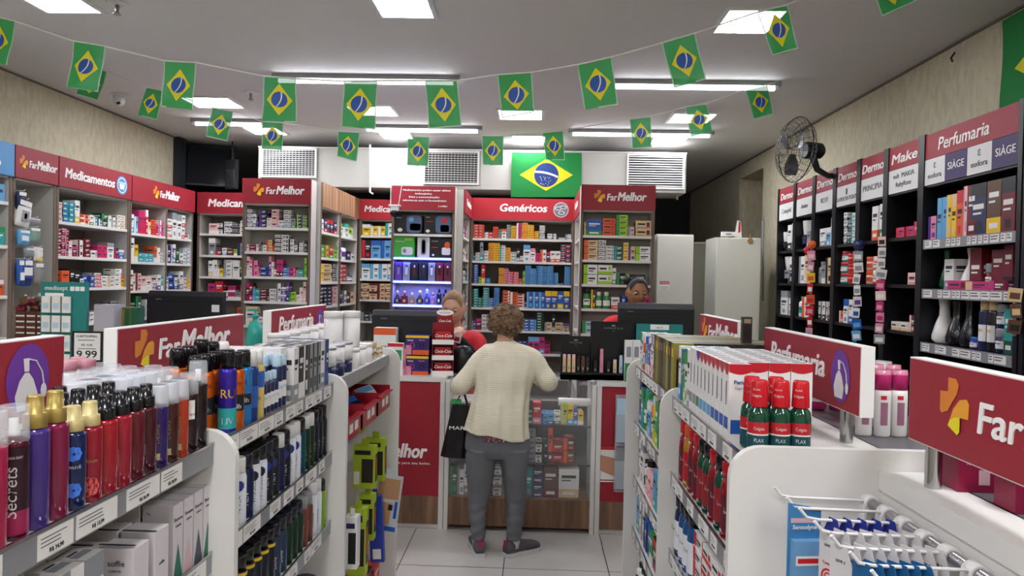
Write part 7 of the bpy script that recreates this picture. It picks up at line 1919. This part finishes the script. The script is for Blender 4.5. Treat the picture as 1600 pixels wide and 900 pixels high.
# cardigan
def knit():
    m = mat('cream knit cardigan', 'd9d0b8', .9); nt = m.node_tree; bs = nt.nodes['Principled BSDF']
    tc = nt.nodes.new('ShaderNodeTexCoord'); w1 = nt.nodes.new('ShaderNodeTexWave'); w1.bands_direction = 'Z'; w1.inputs['Scale'].default_value = 26; w1.inputs['Distortion'].default_value = .6
    w2 = nt.nodes.new('ShaderNodeTexWave'); w2.bands_direction = 'X'; w2.inputs['Scale'].default_value = 22; w2.inputs['Distortion'].default_value = .5
    ad = nt.nodes.new('ShaderNodeMath'); ad.operation = 'ADD'; mx = nt.nodes.new('ShaderNodeMixRGB'); mx.inputs[1].default_value = lin('d3cab2'); mx.inputs[2].default_value = lin('ddd6c0')
    ml = nt.nodes.new('ShaderNodeMath'); ml.operation = 'MULTIPLY'; ml.inputs[1].default_value = .5; w2.inputs['Scale'].default_value = 9
    bp = nt.nodes.new('ShaderNodeBump'); bp.inputs['Strength'].default_value = .35; bp.inputs['Distance'].default_value = .003
    for w in (w1, w2): nt.links.new(tc.outputs['Object'], w.inputs[0])
    nt.links.new(w1.outputs['Fac'], ad.inputs[0]); nt.links.new(w2.outputs['Fac'], ad.inputs[1]); nt.links.new(ad.outputs[0], ml.inputs[0]); nt.links.new(w1.outputs['Fac'], mx.inputs[0]); nt.links.new(mx.outputs[0], bs.inputs['Base Color'])
    nt.links.new(ad.outputs[0], bp.inputs['Height']); nt.links.new(bp.outputs[0], bs.inputs['Normal'])
    return m
mknit = knit()
cb = MB()
CR = []
for pl_, pr_, pyl, pyr, ry, dy in [(776, 803, 533, 532, .050, .03), (768, 812, 538, 537, .062, .03), (755, 826, 546, 544, .080, .03), (745, 836, 556, 553, .095, .03), (741, 840, 570, 567, .108, .03), (742, 836, 590, 588, .115, .02), (741, 830, 610, 610, .120, .02), (736, 826, 632, 634, .130, .01), (730, 826, 655, 660, .140, .0), (724, 828, 672, 685, .146, 0)]:
    a, c = C(pl_, pyl, dy), C(pr_, pyr, dy); CR.append(((a.x + c.x) / 2, CD + dy, (a.z + c.z) / 2, (c.x - a.x) / 2, ry, (c.z - a.z) / 2))
CRi = interp(CR, 60)
def cfn(p, a, t, c):
    tt = max(0, (t - .30) / .7)
    k = tt * (.006 * math.sin(a * 9 + 1 + 1.5 * t) + .010 * _ns.noise(Vector((math.cos(a) * 2.2, math.sin(a) * 2.2, t * 2.0))))
    k += .007 * _ns.noise(Vector((math.cos(a) * 3, math.sin(a) * 3 + 4, t * 7))) + tt * .005 * math.sin(a * 14 + 2 * math.sin(t * 5))
    k -= .012 * tt * math.exp(-((a - 1.5 * PI - .15) / .12) ** 2)          # centre back fold
    d = Vector((p.x - c.x, p.y - c.y, 0)).normalized(); q = p + d * k
    if t > .97: q.z += .012 * math.sin(a * 2 + .6) - .018 * math.exp(-((a - 1.5 * PI) / .35) ** 2) * -1
    return q
rings_loft(cb, CRi, mknit, 96, cfn)
for sh, el, wr_, s_ in ((shL, elL, wrL, -1), (shR, elR, wrR, 1)):
    limb(cb, [chest + Vector((s_ * .085, .0, .075)), sh + Vector((0, 0, -.005)), (sh + el) / 2 + Vector((s_ * .008, 0, -.01)), el + Vector((0, 0, .0)), el + (wr_ - el) * .35 + Vector((0, 0, -.004)), el + (wr_ - el) * .85], [.075, .062, .056, .058, .052, .040], mknit, 22, 8)
o = remeshed('cardigan', cb, .0055, cust, mknit, 2); o.location = OFF
hem = MB()
mfl = mat('maroon floral blouse', '6d4250', .8)
nt = mfl.node_tree; vo = nt.nodes.new('ShaderNodeTexVoronoi'); vo.inputs['Scale'].default_value = 70; tcn = nt.nodes.new('ShaderNodeTexCoord'); cr = nt.nodes.new('ShaderNodeValToRGB')
cr.color_ramp.elements[0].position = .28; cr.color_ramp.elements[0].color = lin('c9b8b4'); cr.color_ramp.elements[1].position = .36; cr.color_ramp.elements[1].color = lin('6d3a48')
nt.links.new(tcn.outputs['Object'], vo.inputs[0]); nt.links.new(vo.outputs['Distance'], cr.inputs[0]); nt.links.new(cr.outputs[0], nt.nodes['Principled BSDF'].inputs['Base Color'])
rings_loft(hem, interp(legrings([(742, 812, 660, .118, .0), (737, 818, 672, .124, 0), (735, 820, 684, .127, 0)]), 8), mfl, 44)
o = hem.build('blouse', cust, OFF)
# hair: short brown curls
mhair = mat('brown curly hair', '7d634a', .65, noise=.45, nscale=40)
hb = MB(); hc = C(790, 503, .055)
n = 60; vs = []
for j in range(n + 1):
    th = PI * j / n
    for k in range(n):
        ph = 2 * PI * k / n
        d = Vector((math.sin(th) * math.cos(ph), math.sin(th) * math.sin(ph), math.cos(th)))
        r = 1 + .10 * _ns.noise(d * 3.2) + .10 * _ns.noise(d * 7) + .05 * _ns.noise(d * 16)
        p = Vector((d.x * .098, d.y * .098, d.z * .100)) * r
        if d.y > .35 and d.z < .45: p.y *= .62         # the face side stays open
        if d.z < -.55: p.x *= .75; p.z *= .92
        vs.append(p)
hb.add(vs, [(j * n + k, (j + 1) * n + k, (j + 1) * n + (k + 1) % n, j * n + (k + 1) % n) for j in range(n) for k in range(n)], mhair, True)
rh = random.Random(11)
for i in range(520):
    th = math.acos(rh.uniform(-.75, 1)); ph = rh.uniform(0, 2 * PI)
    d = Vector((math.sin(th) * math.cos(ph), math.sin(th) * math.sin(ph), math.cos(th)))
    if d.y > .3 and d.z < .4: continue
    p = Vector((d.x * .097, d.y * .097, d.z * .099)) * rh.uniform(.93, 1.06)
    if d.z < -.55: p.x *= .8
    t1 = d.cross(Vector((rh.uniform(-1, 1), rh.uniform(-1, 1), rh.uniform(-1, 1)))).normalized(); t2 = d.cross(t1)
    rr = rh.uniform(.006, .013)
    hb.tube([p + (t1 * math.cos(q) + t2 * math.sin(q)) * rr + d * (.004 * q) for q in (0, .9, 1.8, 2.7, 3.6, 4.5)], [.0026, .003, .003, .003, .0024, .001], mhair, 4, None, False)
o = hb.build('hair', cust, hc + OFF)
mshoe = mat('grey knit shoe', '57555a', .8); msole = mat('white sole', 'c9c6c4', .5); mheel = mat('magenta heel tab', 'a02858', .5)
ncust = len(cust.children)
for (an, a_) in ((anL, .25), (anR, -.95)):
    d = Vector((-math.sin(a_), math.cos(a_), 0))
    shoe(cust, Vector((an.x, an.y, 0)) + d * .06 + OFF, a_, mshoe, msole, mheel)
    o = MB().lathe([(.036, .05), (.038, .10), (.036, .13)], mat('white sock', 'cfcccb', .8), 16).build('sock', cust, Vector((an.x, an.y, 0)) + OFF)
# carrier bag hanging from her left forearm
mbagk = mat('black carrier bag', '0e0e10', .35)
tl_, tr_, br_, bl_ = C(707, 632, .12), C(733, 634, .10), C(727, 716, .10), C(688, 712, .14)
t = thing('carrier_bag', 'black carrier bag hanging from the customer left arm', 'bag', (tl_ + tr_ + br_ + bl_) / 4)
OB = -t.location
G = 14; m = MB(); 
for side_ in (-1, 1):
    vs = []
    for j in range(G + 1):
        for i in range(G + 1):
            u, v = i / G, j / G; p = (tl_ * (1 - u) + tr_ * u) * (1 - v) + (bl_ * (1 - u) + br_ * u) * v
            bulge = .045 * math.sin(PI * u) ** .5 * (.25 + .75 * v) if 0 < u < 1 else 0
            if v > .98: bulge *= .7
            vs.append(p + Vector((0, side_ * bulge + .006 * _ns.noise(Vector((u * 5, v * 5, side_))), 0)) + OB)
    F_ = [(j * (G + 1) + i, (j + 1) * (G + 1) + i, (j + 1) * (G + 1) + i + 1, j * (G + 1) + i + 1) for j in range(G) for i in range(G)]
    m.add(vs, [f if side_ < 0 else f[::-1] for f in F_], mbagk, True)
    m.add([vs[G * (G + 1) + i] for i in range(G + 1)] + [bl_ * (1 - i / G) + br_ * (i / G) + OB for i in range(G + 1)], [(i, i + 1, G + 2 + i, G + 1 + i) for i in range(G)], mbagk)
m.build('bag_body', t)
m = MB()
for y_ in (-.01, .03): m.tube([tl_ + OB + Vector((.02, y_, 0)), elL + Vector((.0, .05 + y_, -.055)) + OB, elL + Vector((.02, .07 + y_, -.02)) + OB + Vector((0, 0, -.045)), tr_ + OB + Vector((-.01, y_, 0))], .004, mbagk, 6)
m.build('handles', t)
m = MB(); p = C(701, 671, .055) + OB
put_text(m, 'MARISA', 0, 0, .022, SIGNW, 0, .01, 0, 'LEFT', w=.16, M=Matrix.Translation(p), ext=.0004); m.build('lettering', t)
o = MB().box(-.032, .032, -.004, .004, -.014, .014, mat('green slip', '2f9a50', .5)).build('green_receipt', None, C(713, 627, .09)); tag(o, 'small green slip above the black carrier bag', 'paper slip')
# ------------------------------------------------------------------ clerks
def clerk(label, hx, hy, D, yaw, pitch, skin, hairm, shirt, sc, hands=None, undersleeve=None, glasses=False, bun=None, ponytail=True):
    hc_ = on(hx, hy, 'y', D)
    t = thing('person', label, 'person', (hc_.x, D, 0)); O_ = -t.location
    b = MB()
    Mh = Matrix.Translation(hc_) @ Matrix.Rotation(yaw, 4, 'Z') @ Matrix.Rotation(pitch, 4, 'X')
    head_mesh(b, Mh, skin, sc)
    nk = hc_ + Vector((0, .035, -.125)); ch = hc_ + Vector((0, .05, -.36)); wa = hc_ + Vector((0, .05, -.58)); hp = hc_ + Vector((0, .05, -.78))
    limb(b, [hc_ + Vector((0, .02, -.05)), nk, ch + Vector((0, 0, .1))], [.05, .052, .08], skin)
    rings_loft(b, interp([(hp.x, hp.y, hp.z - .05, .13, .1), (hp.x, hp.y, hp.z + .03, .16, .11), (wa.x, wa.y, wa.z, .125, .09), (ch.x, ch.y, ch.z, .15, .10), (ch.x, ch.y, ch.z + .15, .15, .075), (nk.x, nk.y, nk.z - .02, .05, .05)], 16), skin, 28)
    legs = MB()
    for s_ in (-1, 1):
        limb(b, [hp + Vector((s_ * .085, 0, -.02)), Vector((hp.x + s_ * .09, hp.y, .48)), Vector((hp.x + s_ * .09, hp.y, .10))], [.09, .055, .038], skin)
        limb(b, [Vector((hp.x + s_ * .09, hp.y + .03, .05)), Vector((hp.x + s_ * .1, hp.y - .12, .035))], [.035, .028], skin)
        limb(legs, [hp + Vector((s_ * .085, 0, .0)), Vector((hp.x + s_ * .09, hp.y, .48)), Vector((hp.x + s_ * .09, hp.y, .08))], [.115, .08, .065], mtro)
    rings_loft(legs, [(hp.x, hp.y, hp.z - .10, .16, .12), (hp.x, hp.y, hp.z + .02, .175, .125), (hp.x, hp.y, hp.z + .12, .15, .11)], mtro, 30)
    shp = []; sb = MB(); us = MB()
    for s_, (el, wr_) in zip((-1, 1), hands):
        sh = ch + Vector((s_ * .165, 0, .12)); el = Vector(el); wr_ = Vector(wr_)
        limb(b, [ch + Vector((s_ * .08, 0, .12)), sh, el, (el + wr_) / 2, wr_], [.06, .05, .04, .034, .026], skin)
        d = (wr_ - el).normalized()
        hand(b, wr_, d + Vector((0, 0, -.1)), (-s_ * .8, .2, -.5), skin, s_, .6, .95)
        limb(sb, [ch + Vector((s_ * .08, 0, .115)), sh, (sh + el) / 2 + (el - sh) * .12], [.085, .070, .064], shirt, 20, 6)
        if undersleeve: limb(us, [(sh + el) / 2, el, (el + wr_) / 2, wr_ - d * .01], [.055, .050, .044, .036], undersleeve, 18, 6)
    o = remeshed('body', b, .0055, t, skin, 1); o.location = O_
    rings_loft(sb, interp([(hp.x, hp.y, hp.z - .02, .18, .13), (wa.x, wa.y, wa.z, .155, .115), (ch.x, ch.y, ch.z, .175, .12), (ch.x, ch.y, ch.z + .13, .165, .095), (nk.x, nk.y, nk.z - .065, .085, .07), (nk.x, nk.y, nk.z - .045, .062, .06)], 26), shirt, 44, folds(.004, 5, 4, 2))
    o = remeshed('shirt', sb, .006, t, shirt, 1); o.location = O_
    o = remeshed('trousers', legs, .008, t, mtro, 1); o.location = O_
    if undersleeve: o = remeshed('undersleeve', us, .006, t, undersleeve, 1); o.location = O_
    for s_ in (-1, 1): shoe(t, Vector((hp.x + s_ * .095, hp.y - .05, 0)) + O_, PI, mblk, msole)
    # hair
    h = MB(); N_ = 40; vs = []
    for j in range(N_ + 1):
        th = PI * j / N_
        for k in range(N_):
            ph = 2 * PI * k / N_; z = math.cos(th); rr = math.sin(th); x = rr * math.sin(ph); y = -rr * math.cos(ph)
            s1 = 1.05 + .015 * math.sin(ph * 22) * (1 - abs(z))
            X, Y, Z = x * .073 * s1, y * .093 * s1, z * .113 * 1.045
            if Z < 0: X *= 1 - .3 * (-Z / .113) ** 1.6; Y *= (1 - .4 * (-Z / .113)) if y > 0 else 1
            hl = .052 - .10 * max(0, abs(x) - .62)      # hair line: pull the front part inside the face
            if y < .05 and Z < hl + .04:
                q_ = min(1, max(0, (hl + .04 - Z) / .035)) * min(1, max(0, (.05 - y) / .15)); Y *= 1 - .45 * q_; X *= 1 - .20 * q_
            elif y < .25 and Z < -.02: X *= .8; Y = max(Y, .01)
            vs.append(Vector((X, Y, Z)) * sc)
    h.add(vs, [(j * N_ + k, (j + 1) * N_ + k, (j + 1) * N_ + (k + 1) % N_, j * N_ + (k + 1) % N_) for j in range(N_) for k in range(N_)], hairm, True, Mh)
    if bun: h.lathe([(0.001, -.035), (.025, -.028), (.038, 0), (.025, .028), (.001, .035)], hairm, 16, Mh @ Matrix.Translation(bun))
    if ponytail: 
        for i in range(7): limb(h, [Mh @ Vector(((i - 3) * .008, .085 * sc, .02)), Mh @ Vector(((i - 3) * .012, .115 * sc, -.06)), Mh @ Vector(((i - 3) * .010, .10 * sc, -.15))], [.014, .016, .004], hairm, 8, 3)
    for i in range(46):      # combed back strands
        u = -1 + 2 * i / 45; pts_ = []
        for q in range(7):
            f = q / 6; el = math.radians(48 - 22 * abs(u) ** 2) + f * math.radians(100 + 20 * abs(u))
            d_ = Vector((u * (.95 - .45 * f * f), -math.cos(el) * (1 - .3 * abs(u)), math.sin(el) * (1 - .45 * abs(u) ** 2)))
            d_.normalize(); pts_.append(Mh @ (Vector((d_.x * .0765, d_.y * .0975, d_.z * .118)) * sc * (1.015 + .012 * math.sin(i * 2.4))))
        h.tube(pts_, [.0012, .0026, .0032, .0034, .0034, .0032, .002], hairm, 5, None, False)
    h.build('hair', t, O_)
    f0 = len(t.children)
    face_parts(t, Matrix.Translation(O_) @ Mh, sc, mat('iris brown', '2a1d16', .2), mat('lip rose', '9a5a52', .45), hairm, mat('eyelid ' + label[:6], '8c6450' if not glasses else '5e3e2c', .5), .6)
    if glasses:
        gm = mat('gold glasses wire', 'b99a58', .25, .9); g_ = MB(); MM = Matrix.Translation(O_) @ Mh
        for s_ in (-1, 1):
            g_.tube([MM @ Vector(((s_ * .031 + .022 * math.cos(2 * PI * k / 20)) * sc, -.096 * sc, (.008 + .019 * math.sin(2 * PI * k / 20)) * sc)) for k in range(21)], .0012, gm, 5, None, False)
            g_.tube([MM @ Vector((s_ * .053 * sc, -.095 * sc, .012 * sc)), MM @ Vector((s_ * .076 * sc, -.06 * sc, .012 * sc)), MM @ Vector((s_ * .078 * sc, .01, .008 * sc))], .0012, gm, 5)
        g_.tube([MM @ Vector((-.009 * sc, -.098 * sc, .012 * sc)), MM @ Vector((0, -.102 * sc, .015 * sc)), MM @ Vector((.009 * sc, -.098 * sc, .012 * sc))], .0012, gm, 5)
        g_.build('glasses', t)
    return t, hc_
skin2 = skinmat('skin pink fair', 'cf9f88'); skin3 = skinmat('skin brown', '9a6a4c')
mshirt = mat('coral red polo shirt', 'cc2a34', .75); mus = mat('black undersleeve', '141417', .8)
D5 = 5.12
h5 = on(709, 482, 'y', D5)
t5, _ = clerk('blonde woman clerk in red shirt looking down at her hands behind the counter', 709, 482, D5, -.12, .30, skin2, mat('dark blonde hair', '8a6c4c', .55, noise=.25, nscale=60), mshirt, 1.12,
      hands=((h5 + Vector((-.17, -.02, -.42)), h5 + Vector((-.01, -.16, -.20))), (h5 + Vector((.20, -.02, -.40)), h5 + Vector((.06, -.17, -.21)))), undersleeve=mus)
D6 = 5.15
h6 = on(993, 457, 'y', D6)
clerk('woman clerk with black hair bun and glasses behind the right monitor', 995, 458, D6, .15, .18, skin3, mat('black hair', '17141a', .4), mshirt, 1.02,
      hands=((h6 + Vector((-.24, -.02, -.36)), h6 + Vector((-.12, -.20, -.42))), (h6 + Vector((.22, -.02, -.40)), h6 + Vector((.10, -.20, -.42)))), undersleeve=mus, glasses=True, bun=(-.065, .05, .085), ponytail=False)
p = on(714, 528, 'y', D5 - .22)
o = MB().box(-.03, .03, -.006, .006, -.035, .035, mwcap).box(-.02, .02, -.007, -.006, -.02, .01, cm('r')).build('small_packet', None, p); o.rotation_euler = (.3, .2, .1); tag(o, 'small white and red packet held by the blonde clerk', 'packet')
# ================================================================== link the queued products: largest in view first, the surplus of a kind as one object
byk = {}
for it in ITEMS: byk.setdefault(it['name'], []).append(it)
for kn, lst in byk.items():
    lst.sort(key=lambda q: -q['area'])
    for it in lst[:300]:
        o = link(it['name'], it['mesh']); o.matrix_world = it['M']
        tag(o, it['label'], it['cat'], it['group'])
    rest = lst[300:]
    if rest:
        mb = MB()
        for it in rest:
            me = it['mesh']; o_ = len(mb.v)
            for v in me.vertices: mb.v.append(it['M'] @ v.co)
            idx = [mb.mi(m_) for m_ in me.materials]
            for p in me.polygons:
                mb.f.append([o_ + k for k in p.vertices]); mb.m.append(idx[p.material_index]); mb.sm.append(p.use_smooth)
        o = mb.build(kn)
        tag(o, 'the smallest and furthest ' + rest[0]['cat'] + ' stock filling the back shelves', rest[0]['cat'], None, 'stuff')
print('ITEMS', {k: len(v) for k, v in byk.items()})
